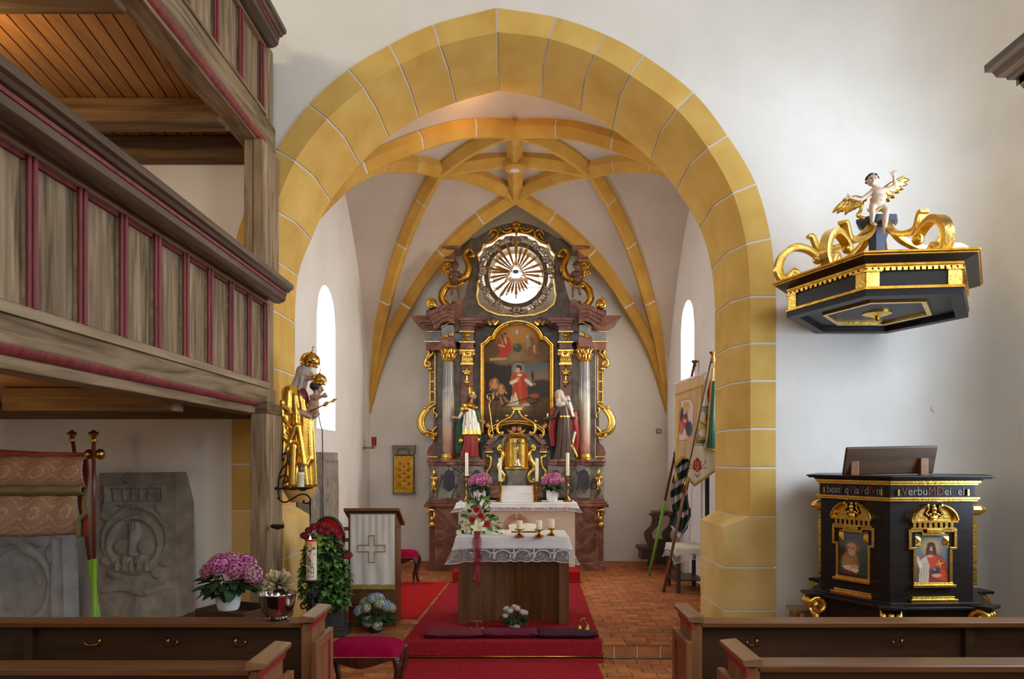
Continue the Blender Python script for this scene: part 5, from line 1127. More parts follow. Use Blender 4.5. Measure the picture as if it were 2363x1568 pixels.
def wing(parent, d, root, tips, m, back=.05, w=5.5, lead=None):
    """feathered wing: overlapping long feathers from root to each tip (px)"""
    s = d / F; g = MB()
    for i, (tx, ty) in enumerate(tips):
        a = Vector((root[0], root[1], 0)); b = Vector((tx, ty, 0)); n = 9; nt_ = len(tips)
        if lead: a = a.lerp(Vector((*lead, 0)), .85 * (1 - i / (nt_ - 1)))
        L = (b - a).length; dr = (b - a) / L; pn_ = Vector((-dr.y, dr.x, 0)); v = []
        for j in range(n):
            t = j / (n - 1); c = a + (b - a) * t; ww = w * (.45 + .55 * math.sin(math.pi * min(1, t * .75 + .2))) * (1 if t < .85 else (1 - (t - .85) / .15 * .75))
            dep = back + .006 * i + .02 * math.sin(t * 2)
            for o, h in ((-1, 0), (0, -.012), (1, 0)): v.append(W(c.x + pn_.x * ww * o, c.y + pn_.y * ww * o, d) + Vector((0, dep + h, 0)))
            for o, h in ((1, .012), (-1, .012)): v.append(W(c.x + pn_.x * ww * o, c.y + pn_.y * ww * o, d) + Vector((0, dep + h, 0)))
        g.add(v, [(j * 5 + k, j * 5 + (k + 1) % 5, (j + 1) * 5 + (k + 1) % 5, (j + 1) * 5 + k) for j in range(n - 1) for k in range(5)] + [tuple(range((n - 1) * 5, n * 5))])
    if lead: g.tube([W(*root, d) + Vector((0, back, 0)), W(root[0] * .5 + lead[0] * .5, root[1] * .5 + lead[1] * .5 - 4, d) + Vector((0, back - .02, 0)), W(*lead, d) + Vector((0, back, 0))], [5 * s, 4.5 * s, 2.5 * s], 8)
    return g.build('wing', m, parent, auto=60)
tf = lambda x, fl: mxx(x) if fl else x
for fl, x, y in ((False, 1050, 655), (True, 1331, 655)):
    sg = -1 if fl else 1
    pt = thing('altar_putto', 'small brown carved putto with gilt wings seated on the %s altar volute' % ('right' if fl else 'left'), 'statue', tuple(W(x, y, 12.8)))
    putto('body', pt, 12.8, x, y, .82, fl, .0075, [(((-9, -31), (-16, -22, 4), (-14, -8, 8)), (0, 1, .4)), (((9, -31), (17, -22, 3), (26, -26, 6)), (1, -.2, .3))],
          [((-6, 2, 4), (-6, 8, 14), (-7, 30, 10), (-9, 34, 14)), ((6, 2, 4), (9, 10, 13), (12, 32, 12), (13, 40, 14))], (0, -50, .5, .7), [(112, 78, 58), (58, 36, 24)], 1, fingers=False)
    for tips in ([(-22, -26), (-21, -20), (-18, -14)], [(22, -18), (21, -10), (18, -4)]): wing(pt, 12.8, (x + sg * tips[0][0] * .25, y - 22), [(x + sg * a, y + b) for a, b in tips], m_goldd, .06, 4)
    g = MB(); ptube(crom([(x - sg * 16, y + 4), (x - sg * 4, y + 8), (x + sg * 10, y + 4), (x + sg * 18, y - 4)], 4), 4, 12.72, g); g.build('gilt_drape', m_goldd, pt, smooth=True)
for fl in (False, True):
    x = tf(1137, fl); ch = thing('winged_cherub', 'little winged cherub head with gilt wings above the %s shoulder of the picture frame' % ('right' if fl else 'left'), 'statue', tuple(W(x, 741, 13.1)))
    s, q = frame(13.08); hp, mk, P = head(q, s, x, 741, 5.5, 0, 1, 0)
    sculpt('face', hp + [elp(P(0, .75, -.15), (5 * s, 5 * s, 3.4 * s), 1, .004), elp(P(.8, .4, -.2), (2 * s,) * 3, 1, .004), elp(P(-.8, .4, -.2), (2 * s,) * 3, 1, .004)], .0042, m_carve, ch, [(190, 140, 116), (80, 50, 32)], .006, painter(mk))
    for sd in (-1, 1): wing(ch, 13.08, (x + sd * 2, 748), [(x + sd * 17, 737), (x + sd * 15, 742), (x + sd * 11, 747)], m_gold, .0, 3)
ch = thing('cherub_pair', 'two carved cherub heads side by side above a gilt garland over the tabernacle', 'statue', tuple(W(1192, 991, 12.6)))
for x, fx in ((1186, .5), (1198, -.5)):
    s, q = frame(12.62); hp, mk, P = head(q, s, x, 991, 6, fx, 1, 0)
    sculpt('face', hp + [elp(P(0, .7, -.2), (5.4 * s, 5.4 * s, 3.8 * s), 1, .004)], .0045, m_carve, ch, [(186, 128, 106), (96, 50, 34)], .006, painter(mk))
for sd in (-1, 1): wing(ch, 12.6, (1192 + sd * 3, 1004), [(1192 + sd * 22, 990), (1192 + sd * 20, 996), (1192 + sd * 16, 1001)], m_gold, .0, 3)
# ---------------------------------------------------------------- Madonna with child on the left jamb
d = 8.12; s, q = frame(d); MINR = .006
mad = thing('madonna_statue', 'gilded crowned Madonna statue holding the crowned child on the left arch jamb', 'statue', tuple(W(690, 1122, d)))
zz = lambda y: WZ(y, d); xx = lambda x: WX(x, d)
cols = [GOLD, (110, 34, 44), BLUE, FLESHP, (176, 168, 154), (120, 30, 30)]
hp, mk, P = head(q, s, 708, 864, 15.5, .93, .36, 3)
pr = [rob(rows([(1122, 685, 2, 41, 34), (1080, 685, 2, 40, 32), (1010, 686, 3, 37, 30), (960, 688, 4, 34, 28), (915, 684, 3, 28, 24), (893, 682, 0, 18, 18)]), 5.4 * s, 9, .6, 2.4, 0),
      rob(rows([(1128, 690, -2, 38, 28), (1112, 688, -2, 32, 24)]), 2 * s, 6, 0, 0, 5),
      elp(q(676, 912, 4), (23 * s, 20 * s, 24 * s), 0), cap(q(672, 908, 10), q(672, 948, 18), 19 * s, 15 * s, 0), cap(q(672, 948, 18), q(690, 952, 22), 12 * s, 9 * s, 0), cap(q(687, 950, 22), q(694, 951, 23), 8 * s, 6.5 * s, 1),
      cap(q(694, 951, 23), q(716, 960, 24), 5.6 * s, 4.2 * s, 3), elp(q(699, 922, 8), (15 * s, 15 * s, 26 * s), 1), cap(q(692, 912, 14), q(695, 946, 17), 5 * s, 6 * s, 2), cap(q(712, 948, 12), q(714, 968, 12), 7 * s, 9 * s, 2),
      cap(q(700, 896), q(704, 876), 7 * s, None, 3), elp(q(699, 862, -1), (17 * s, 16 * s, 20 * s), 4), cap(q(694, 862, 3), q(684, 892, 6), 9 * s, 10 * s, 4), cap(q(700, 876, 11), q(695, 900, 12), 6 * s, 4.5 * s, 4), cap(q(704, 850, 8), q(716, 852, 5), 7 * s, 4 * s, 4),
      cap(q(708, 930, 4), q(728, 962, 8), 8 * s, 5 * s, 0), cap(q(724, 960, 10), q(733, 962, 12), 5 * s, 4 * s, 3)]
for a, b, r0, r1 in (((660, 930, 18), (668, 1010, 26), 4, 5), ((668, 1010, 26), (694, 1034, 26), 5, 4), ((650, 960, 8), (655, 1100, 14), 4, 6), ((694, 985, 26), (676, 1040, 28), 4, 4), ((676, 1040, 28), (660, 1112, 26), 4, 6), ((690, 1030, 28), (686, 1118, 28), 6, 7), ((700, 985, 25), (712, 1070, 24), 4, 5), ((712, 1070, 24), (716, 1118, 22), 5, 6), ((718, 960, 14), (722, 1060, 14), 5, 6), ((722, 1060, 14), (708, 1084, 18), 5, 3), ((668, 970, 26), (684, 990, 27), 3, 3), ((664, 985, 24), (680, 1006, 27), 3, 3), ((662, 940, 20), (680, 956, 24), 3, 3)):
    a, b = [(p_[0], p_[1], p_[2] + (12 if p_[2] > 16 else 3)) for p_ in (a, b)]; pr.append(cap(q(*a), q(*b), r0 * 1.25 * s, r1 * 1.25 * s, 0, .016))
pr += hp + hand(q, s, 716, 960, 24, 1, .5, .15, 15, 3, .2, (0, 1, .4))
sculpt('body', pr, .0078, m_carve, mad, cols, .012, painter(mk))
def crown(parent, x, y, r, d, tilt):
    s = d / F; R_ = Matrix.Rotation(tilt, 3, 'Y'); c = W(x, y, d); g = MB()
    g.lathe([(r * .72 * s, 0), (r * .8 * s, .02), (r * .78 * s, .03), (r * .9 * s, .05), (r * .98 * s, r * .55 * s), (r * .95 * s, r * .85 * s), (r * .75 * s, r * 1.15 * s), (r * .4 * s, r * 1.35 * s), (r * .1 * s, r * 1.42 * s)], c, 20, 1, 0, R_); o = g.build('crown', m_goldd, parent, auto=50)
    g = MB()
    for k in range(12):
        a = 2 * math.pi * k / 12
        for rr, hh, e in ((.84, .12, .13), (1.0, .42, .09)): g.ell(c + R_ @ Vector((r * rr * s * math.cos(a), r * rr * s * math.sin(a), r * hh * s)), r * e * s, 6, 5)
    for k in range(6):
        a = math.pi * 2 * k / 6; g.tube([c + R_ @ Vector((r * rr * s * math.cos(a), r * rr * s * math.sin(a), r * hh * s)) for rr, hh in ((1.0, .5), (1.0, .8), (.8, 1.15), (.4, 1.38), (.05, 1.48))], r * .06 * s, 6)
    g.ell(c + R_ @ Vector((0, 0, r * 1.55 * s)), r * .16 * s, 8, 6); g.tube([c + R_ @ Vector((0, 0, r * 1.6 * s)), c + R_ @ Vector((0, 0, r * 2.2 * s))], r * .05 * s, 6); g.tube([c + R_ @ Vector((-r * .14 * s, 0, r * 2.0 * s)), c + R_ @ Vector((r * .14 * s, 0, r * 2.0 * s))], r * .05 * s, 6)
    g.build('crown_ornament', m_gold, o, smooth=True); o2 = MB()
    o2.ell(c + R_ @ Vector((r * .45 * s, -r * .7 * s, r * .75 * s)), (r * .3 * s, r * .25 * s, r * .3 * s), 10, 7); o2.build('crown_gem', m_silver, o, smooth=True)
crown(mad, 713, 846, 22, d, .22)
# the child
k = .62
hp, mk, P = head(q, s, 733, 898, 13.2, .9, .4, 0)
pr = [elp(q(724, 948, 10), (15 * s, 13 * s, 13 * s), 0), elp(q(727, 934, 10), (12.5 * s, 11.5 * s, 14 * s), 0), elp(q(729, 920, 9), (11 * s, 9 * s, 9 * s), 0), cap(q(730, 912, 8), q(732, 904, 8), 5.5 * s, None, 0),
      cap(q(724, 918, 15), q(736, 921, 22), 6 * s, 5 * s, 0), cap(q(736, 921, 22), q(750, 916, 24), 4.8 * s, 3 * s, 0), cap(q(736, 916, 4), q(744, 917, 10), 5 * s, 4 * s, 0), cap(q(726, 952, 14), q(738, 957, 22), 8 * s, 6 * s, 0), cap(q(738, 957, 22), q(734, 962, 26), 5.6 * s, 4 * s, 0), cap(q(720, 954, 12), q(730, 964, 22), 7 * s, 5 * s, 0), elp(q(729, 892, 7), (12.2 * s, 12 * s, 11 * s), 1, .004)] + hp + hand(q, s, 750, 916, 24, 1, -.1, .1, 12, 0, .5) + hand(q, s, 744, 917, 10, 1, -.2, -.2, 10, 0, .5)
sculpt('child', pr, .0065, m_carve, mad, [(186, 152, 128), (62, 46, 38)], .009, painter(mk))
crown(mad, 735, 888, 17, d - .03, .12)
g = MB(); ptube([(715, 950), (778, 921)], [1.8, 1.3], d - .14, g)
for x, y, r in ((752, 933, 4.5), (748, 935, 3.5), (756, 931, 3.5), (770, 925, 3.6), (766, 927, 2.6), (773, 923, 2.6)):
    for o in ((0, 0), (0, r * .7), (0, -r * .7)): g.ell(W(x + o[0], y + o[1], d - .14), r * .6 * s, 8, 6)
g.build('sceptre', m_goldd, mad, smooth=True)
m = MB(); m.lathe([(.10, -.16), (.14, -.1), (.18, -.03), (.19, .0), (.17, .01)], W(690, 1126, d) + Vector((0, .02, 0)), 20, .8); m.build('console', m_ochre, mad, auto=40)
# ---------------------------------------------------------------- pulpit canopy cherub
MINR = .0055; dch = 6.86
cher = thing('canopy_cherub', 'pale carved cherub with gilt wings and black curls sitting on top of the pulpit canopy', 'statue', tuple(W(2022, 500, dch)))
putto('body', cher, dch, 2024, 478, 1.25, False, .0062, [(((-10, -29), (-31, -12, 2), (-51, -14, 8)), (-1, -.2, .1)), (((11, -31), (31, -38, 4), (27, -53, 8)), (-.05, -1, .1))],
      [((-8, 2, 3), (-16, 6, 16), (-15, 33, 12), (-14, 39, 20)), ((8, 2, 4), (10, 12, 14), (9, 46, 8), (6, 53, 14))], (-9, -49, -.25, .95), [(202, 176, 152), (40, 38, 44)], 1, lean=2, fat=1.22)
for root, tips, w, lead in (((2030, 444), [(2114, 404), (2110, 415), (2101, 426), (2092, 433), (2082, 445), (2071, 453), (2060, 463), (2048, 470), (2040, 474)], 5.5, (2100, 398)), ((2010, 452), [(1934, 481), (1945, 483), (1957, 479), (1965, 485), (1977, 477), (1986, 472), (1994, 466)], 5.2, (1956, 452))): wing(cher, dch, root, tips, m_gold, .1, w, lead)
g = MB(); ptube(crom([(2002, 482), (2006, 488), (2013, 484), (2022, 488), (2032, 480), (2044, 482), (2047, 490)], 4), [2.2] * 25, dch - .07, g); ptube(crom([(1990, 470), (1985, 488), (1979, 498), (1995, 504)], 4), 4, dch + .02, g); g.build('gilt_drape', m_gold, cher, smooth=True)
# ---------------------------------------------------------------- pulpit with its canopy
m_ebon = mat('black_lacquered_wood', (22, 17, 15), (36, 28, 24), scale=5, rough=.35, bump=.05, spec=.3, stretch=(1, 1, 4))
m_ebon2 = mat('dark_soffit', (20, 17, 18), (32, 28, 29), scale=4, rough=.45, spec=.25)
HX = lambda px, d: WX(px, d)
def hexa(c, R, a0, sx=1.0, sy=1.0): return [(c[0] + sx * R * math.cos(math.radians(a0 + 60 * k)), c[1] + sy * R * math.sin(math.radians(a0 + 60 * k))) for k in range(6)]
def scal(poly, c, k): return [(c[0] + (x - c[0]) * k, c[1] + (y - c[1]) * k) for x, y in poly]
def hexprism(mb, poly, z0, z1): return mb.prism([(x, y, z0) for x, y in poly][::1], (0, 0, z1 - z0))
# canopy plan solved from the photograph: near corner, then round anticlockwise
cc = (3.45, 7.02); base = [(2.90, 6.09), (3.66, 6.0), (4.31, 7.0), (3.99, 7.9), (3.22, 7.9), (2.59, 7.02)]
cano = thing('pulpit_canopy', 'black and gold six sided sounding board hanging on the wall above the pulpit', 'canopy', (cc[0], cc[1], 3.38))
Z0 = 3.385
m = MB(); lo, up = scal(base, cc, 1.0), None
def ringwall(mb, pa, za, pb, zb):
    n = 6; return mb.add([(x, y, za) for x, y in pa] + [(x, y, zb) for x, y in pb], [(i, (i + 1) % n, (i + 1) % n + n, i + n) for i in range(n)])
inner = scal(base, cc, .86)
m.add([(x, y, Z0) for x, y in base] + [(x, y, Z0) for x, y in inner], [(i, i + 6, (i + 1) % 6 + 6, (i + 1) % 6) for i in range(6)])
ringwall(m, inner, Z0, inner, Z0 + .05); m.add([(x, y, Z0 + .05) for x, y in inner], [(0, 1, 2, 3, 4, 5)])
ringwall(m, base, Z0, base, Z0 + .055); m.build('soffit', m_ebon2, cano)
pan = scal(base, cc, .55); m = MB(); ringwall(m, scal(pan, cc, 1.1), Z0 + .05, scal(pan, cc, 1.1), Z0 + .025); m.add([(x, y, Z0 + .022) for x, y in scal(pan, cc, 1.1)] + [(x, y, Z0 + .022) for x, y in pan], [(i, i + 6, (i + 1) % 6 + 6, (i + 1) % 6) for i in range(6)]); ringwall(m, pan, Z0 + .022, pan, Z0 + .05); m.build('gilt_frame', m_gold, cano)
m = MB(); m.lathe([(.015, -.075), (.03, -.06), (.02, -.045), (.05, -.03), (.09, -.02), (.13, -.005), (.13, .01), (.02, .02)], (cc[0], cc[1], Z0 + .04), 20); m.build('soffit_rosette', m_gold, cano, auto=50)
m = MB(); hexprism(m, scal(base, cc, 1.012), Z0 + .055, Z0 + .068); hexprism(m, scal(base, cc, 1.0), Z0 + .068, Z0 + .08); m.build('lower_gilt_moulding', m_goldd, cano)  # canopy mouldings take darker gold to carry their shade in the colour
fz = scal(base, cc, .965); m = MB(); hexprism(m, fz, Z0 + .08, Z0 + .235); m.build('frieze', m_ebon, cano)
m = MB(); hexprism(m, scal(base, cc, .985), Z0 + .235, Z0 + .25); hexprism(m, scal(base, cc, 1.0), Z0 + .25, Z0 + .268); m.build('gilt_moulding', m_goldd, cano)
top = scal(base, cc, 1.155); m = MB(); ringwall(m, scal(base, cc, 1.0), Z0 + .268, scal(base, cc, 1.07), Z0 + .285); ringwall(m, scal(base, cc, 1.07), Z0 + .285, scal(base, cc, 1.13), Z0 + .30); m.build('cornice', m_ebon, cano)
cut = lambda poly: [(min(x, 4.8), min(y, 7.99)) for x, y in poly]
m = MB(); hexprism(m, cut(scal(base, cc, 1.14)), Z0 + .30, Z0 + .315); hexprism(m, cut(scal(base, cc, 1.16)), Z0 + .315, Z0 + .335); m.build('upper_gilt_moulding', m_goldd, cano, bevel=.004)
dn = MB()
for i in (5, 0, 1, 4, 2):
    a, b = Vector((*scal(base, cc, .985)[i], 0)), Vector((*scal(base, cc, .985)[(i + 1) % 6], 0)); n = 16
    for k in range(n):
        p = a.lerp(b, (k + .5) / n); dr = (b - a).normalized(); mm = Matrix((dr, Vector((-dr.y, dr.x, 0)), Vector((0, 0, 1)))).transposed(); dn.obox((p.x, p.y, Z0 + .222), (.016, .018, .014), mm)
tag(dn.build('dentils', m_gold, cano), kind='stuff')
for i in range(6):
    x, y = scal(base, cc, .968)[i]; g = MB(); u = Vector((x - cc[0], y - cc[1], 0)).normalized(); 
    for j in (-1, 1):
        o = scal(base, cc, .968)[(i + j) % 6]; dr = Vector((o[0] - x, o[1] - y, 0)).normalized(); c = Vector((x, y, 0)) + dr * .05; nn = Vector((dr.y, -dr.x, 0)) * j
        mm = Matrix((dr, nn, Vector((0, 0, 1)))).transposed(); g.obox((c.x, c.y, Z0 + .148), (.052, .012, .068), mm); g.obox((c.x, c.y, Z0 + .212), (.07, .026, .009), mm)
    g.build('corner_pilaster', m_gold, cano)
# volute ribs from the corners to the blue seat
zt = Z0 + .345; apx = Vector((3.46, 7.0, 4.36))
def rib(corner, name='gilt_volute', k=1.0):
    c = Vector((*corner, 0)); dr = Vector((apx.x - c.x, apx.y - c.y, 0)); L = dr.length; dr.normalize()
    pt = lambda t, z: Vector((c.x, c.y, 0)) + dr * (t * L) + Vector((0, 0, z)); sd = dr.cross(Vector((0, 0, 1)))
    g = MB()
    def flat(path, w, th):
        P = crom(path, 5); v = []; n = len(P); o = 6
        for i, (t, z) in enumerate(P):
            p = pt(t, z); a = pt(*P[min(i + 1, n - 1)]) - pt(*P[max(i - 1, 0)]); a.normalize(); nn = a.cross(sd); tt = th[0] + (th[1] - th[0]) * math.sin(math.pi * i / (n - 1))
            for u, h in ((-w, -tt), (w, -tt), (w * 1.12, 0), (w, tt), (-w, tt), (-w * 1.12, 0)): v.append(p + sd * u + nn * h)
        g.add(v, [(i * o + j, i * o + (j + 1) % o, (i + 1) * o + (j + 1) % o, (i + 1) * o + j) for i in range(n - 1) for j in range(o)] + [tuple(range(o - 1, -1, -1)), tuple((n - 1) * o + j for j in range(o))])
    z0 = zt
    flat([(.22, z0 + .06), (.16, z0 + .10), (.12, z0 + .06), (.10, z0 + .02), (.045, z0 + .03), (.01, z0 + .12), (.05, z0 + .24), (.16, z0 + .32), (.28, z0 + .31), (.38, z0 + .25), (.42, z0 + .2)], .042 * k, (.014, .034))
    flat([(.30, z0 + .43), (.35, z0 + .42), (.40, z0 + .32), (.47, z0 + .3), (.62, z0 + .33), (.8, z0 + .42), (.94, z0 + .6)], .038 * k, (.014, .026))
    g.ell(pt(.40, z0 + .21), .05, 10, 7); g.ell(pt(.17, z0 + .06), .045, 10, 7)
    return g.build(name, m_gold, cano, auto=60)
for c_ in ((2.50, 7.02), (4.36, 7.0), (2.70, 6.42), (3.52, 5.98), (4.04, 7.88), (3.2, 7.85)): rib(c_)
seat = MB(); seat.lathe([(.08, 4.0), (.08, 4.1), (.10, 4.17), (.12, 4.22), (.18, 4.27), (.20, 4.30), (.20, 4.325)], (apx.x, apx.y + .04, 0), 6); seat.build('blue_seat', mat('slate_blue_paint', (44, 50, 66), (66, 74, 96), scale=5, rough=.5), cano)
MB().beam((cc[0] + .2, 7.4, 3.72), (cc[0] + .2, 8.0, 4.0), .05, .05).build('wall_bracket', m_iron, cano)
# pulpit basket
pc = (3.50, 6.98); R = .74
pul = thing('pulpit', 'black wooden six sided pulpit with gilt frames, two painted saints and a lettered frieze', 'pulpit', (pc[0], pc[1], 0))
A, B, C = Vector((3.24, 6.36, 0)), Vector((3.98, 6.40, 0)), Vector((2.90, 6.98, 0))   # front corner, right corner, left corner
bod = [(A.x, A.y), (B.x, B.y), (4.34, 7.06), (4.02, 7.68), (3.26, 7.66), (C.x, C.y)]
zl = lambda y, d=6.37: WZ(y, d)
zb, zf0, zf1, zr = .80, 1.70, 1.82, 1.875
hexprism(MB(), bod, zb, zf0).build('body', m_ebon, pul)
hexprism(MB(), scal(bod, pc, 1.02), zf0, zf1).build('frieze', m_ebon, pul)
m = MB(); hexprism(m, scal(bod, pc, 1.05), zf0 - .03, zf0 - .012); hexprism(m, scal(bod, pc, 1.075), zf0 - .012, zf0 + .006); m.build('lower_gilt_moulding', m_gold, pul, bevel=.003)
m = MB(); hexprism(m, scal(bod, pc, 1.055), zf1 - .01, zf1 + .008); hexprism(m, scal(bod, pc, 1.085), zf1 + .008, zf1 + .032); m.build('upper_gilt_moulding', m_gold, pul, bevel=.003)
m = MB(); hexprism(m, scal(bod, pc, 1.11), zf1 + .032, zf1 + .045); hexprism(m, scal(bod, pc, 1.2), zf1 + .045, zf1 + .058); hexprism(m, scal(bod, pc, 1.23), zf1 + .058, zf1 + .072); m.build('rim', m_ebon, pul, bevel=.004)
m = MB(); hexprism(m, scal(bod, pc, 1.10), zb - .035, zb); hexprism(m, scal(bod, pc, 1.16), zb - .055, zb - .03); m.build('base_ledge', m_ebon, pul, bevel=.005)
hexprism(MB(), scal(bod, pc, 1.0), .52, zb - .05).build('base', m_ebon, pul)
hexprism(MB(), scal(bod, pc, .75), .0, .53).build('foot', m_ebon, pul)
for i, (x, y) in enumerate(scal(bod, pc, 1.08)):
    g = MB(); u = Vector((x - pc[0], y - pc[1], 0)).normalized(); sd = Vector((-u.y, u.x, 0)); c = Vector((x, y, zb - .14))
    for o in (-.06, 0, .06):
        g.tube([c + sd * o + u * (math.cos(a) * r) + Vector((0, 0, math.sin(a) * r)) for a, r in [(k * .55, .092 - .005 * k) for k in range(15)]], [.03] * 15, 6)
    g.tube([c + u * .02 + Vector((0, 0, -.02)), c - u * .02 + Vector((0, 0, -.14)), c + u * .0 + Vector((0, 0, -.22))], [.05, .035, .045], 8); g.build('gilt_corner_volute', m_gold, pul, smooth=True)
    b = Vector((*scal(bod, pc, 1.16)[i], zb - .03)); MB().obox(b - u * .06, (.12, .10, .014), Matrix((u, sd, Vector((0, 0, 1)))).transposed()).build('ledge_block', m_ebon, pul, bevel=.004)
def face(P0, P1, painter_fn, chars):
    """gilt aedicule on the face running P0 -> P1 (left to right)"""
    dr = (P1 - P0); L = dr.length; dr.normalize(); nn = Vector((dr.y, -dr.x, 0)); mm = Matrix((dr, -nn, Vector((0, 0, 1)))).transposed()
    Q = lambda u, z, f=0.: P0 + dr * (L / 2 + u) + nn * f + Vector((0, 0, z))
    def bx(g, u0, u1, z0, z1, f): g.obox(Q((u0 + u1) / 2, (z0 + z1) / 2, f / 2), (abs(u1 - u0) / 2, f / 2, abs(z1 - z0) / 2), mm)
    zb_, w = .90, .17
    g = MB(); bx(g, -.21, .21, zb - .0, zb + .03, .05); bx(g, -.19, .19, zb + .03, zb + .05, .03); g.build('gilt_plinth', m_gold, pul, bevel=.004)
    g = MB(); bx(g, -.19, .19, zb_ + .03, zb_ + .055, .05); bx(g, -.175, .175, zb_ + .055, zb_ + .07, .03)
    for sgn in (-1, 1):
        bx(g, sgn * .15, sgn * .175, zb_ + .07, zb_ + .37, .022); bx(g, sgn * .15, sgn * .215, zb_ + .355, zb_ + .375, .022); bx(g, sgn * .19, sgn * .215, zb_ + .37, zb_ + .53, .022); bx(g, sgn * .19, sgn * .09, zb_ + .505, zb_ + .53, .022)
    bx(g, -.1, .1, zb_ + .475, zb_ + .50, .03); bx(g, -.07, .07, zb_ + .50, zb_ + .535, .05); bx(g, -.10, -.085, zb_ + .475, zb_ + .53, .022); bx(g, .085, .10, zb_ + .475, zb_ + .53, .022); g.build('gilt_frame', m_gold, pul, bevel=.003)
    for sgn in (-1, 1):
        g = MB(); c = Q(sgn * .125, zb_ + .43, .0); a = .035; v = [Q(sgn * .125 + i * a * .75, zb_ + .43 + j * a * 1.1, .006) for i, j in ((-1, -1), (1, -1), (1, 1), (-1, 1))] + [Q(sgn * .125, zb_ + .43, .04)]; g.add(v, [(0, 1, 4), (1, 2, 4), (2, 3, 4), (3, 0, 4)]); g.build('gilt_boss', m_gold, pul)
    g = MB()
    for k in range(8): bx(g, -.18 + k * .0475, -.155 + k * .0475, zb_ + .545, zb_ + .59, .026)
    bx(g, -.2, .2, zb_ + .532, zb_ + .545, .03); tag(g.build('gilt_dentils', m_gold, pul), kind='stuff')
    g = MB(); bx(g, -.205, .205, zb_ + .59, zb_ + .608, .05)
    for sgn in (-1, 1):
        P = [(.21 * math.cos(t), .608 + .15 * math.sin(t)) for t in [i * 1.3 / 10 for i in range(11)]]; I = [(.16 * math.cos(t), .615 + .09 * math.sin(t)) for t in [i * 1.2 / 10 for i in range(11)]]
        for i in range(10):
            v = [Q(sgn * u, zb_ + z, f) for f in (.055, .0) for u, z in (P[i], P[i + 1], (P[i + 1][0] * .88, .608 + (P[i + 1][1] - .608) * .85), (P[i][0] * .88, .608 + (P[i][1] - .608) * .85))]; g.add(v, [(0, 1, 2, 3), (0, 4, 5, 1), (3, 2, 6, 7), (1, 5, 6, 2), (0, 3, 7, 4)])
        g.add([Q(sgn * u, zb_ + z, .02) for u, z in [(.185, .608)] + [(p[0] * .88, .608 + (p[1] - .608) * .85) for p in P] + [(.075, .69), (.09, .655), (.05, .63), (.03, .608)]], [tuple(range(16))])
        g.tube([Q(sgn * .06, zb_ + .735, .03), Q(sgn * .045, zb_ + .70, .03), Q(sgn * .07, zb_ + .67, .03), Q(sgn * .05, zb_ + .645, .03)], [.012, .01, .008, .012], 6)
    g.build('gilt_pediment', m_gold, pul, auto=40)
    g = MB(); bx(g, -.03, .03, zb_ + .608, zb_ + .65, .04)
    for u, z, r in ((-.035, .66, .014), (.035, .66, .014), (0, .675, .022), (0, .705, .026), (0, .735, .014)): g.ell(Q(u, zb_ + z, .03), r, 10, 7)
    g.build('gilt_finial', m_gold, pul, smooth=True)
    pa = Paint(0, 100, 0, 165, 70, 110, (64, 68, 74)); painter_fn(pa)
    pa.mesh('painted_panel', m_canvas, pul, lambda x, y: Q(-.148 + .296 * x / 100, zb_ + .07 + .42 * (1 - y / 165), .004))
    MB().add([Q(-.19, zb_ + .36, .002), Q(.19, zb_ + .36, .002), Q(.19, zb_ + .51, .002), Q(-.19, zb_ + .51, .002)], [(0, 1, 2, 3)]).build('frame_ground', m_ebon, pul)
    for u in (-L / 2 + .06, L / 2 - .06): g = MB(); bx(g, u - .008, u + .008, zf0 + .02, zf0 + .075, .03); g.build('gilt_peg', m_gold, pul)
    txt, reds, wd, u0 = chars
    textmesh('lettering', txt, .1, lambda x, y: Q(u0 + x, zf0 + .026 + y, .0175), m_letw, pul, wd, reds, m_letr)
m_letw = mat('pale_lettering', (150, 146, 136), rough=.6); m_letr = mat('red_lettering', (128, 42, 30), rough=.6)
def saint_l(p):
    p.grad((92, 100, 108), (70, 62, 52), 0, 110); p.ell(44, 66, 26, 26, (150, 116, 60), .6, .8); p.ell(12, 78, 14, 20, (58, 40, 28), .9, .5)
    p.ell(60, 112, 40, 38, (60, 70, 52), 1, .3); p.ell(40, 108, 30, 34, (150, 108, 62), 1, .3); p.ell(28, 120, 20, 24, (168, 124, 76), .8, .6); p.ell(80, 90, 16, 26, (64, 78, 66), .9, .4, 20)
    p.ell(44, 64, 15, 18, (188, 140, 96), 1, .25); p.ell(42, 54, 14, 9, (196, 152, 110), .9, .4); p.ell(44, 80, 11, 10, (170, 158, 138), 1, .4); p.line([(30, 62), (36, 61)], 3, (70, 44, 30)); p.line([(46, 62), (53, 63)], 3, (70, 44, 30)); p.line([(42, 62), (41, 70)], 3, (160, 108, 72))
    p.poly([(8, 130), (44, 124), (70, 138), (60, 150), (20, 140)], (206, 192, 164)); p.poly([(10, 142), (60, 150), (56, 162), (14, 154)], (120, 44, 34)); p.line([(44, 124), (40, 142)], 2, (120, 100, 80)); p.ell(56, 128, 12, 7, (196, 146, 104), 1, .4); p.ell(90, 140, 20, 30, (52, 62, 50), .9, .5); p.grad((50, 40, 30), (36, 28, 22), 155, 166)
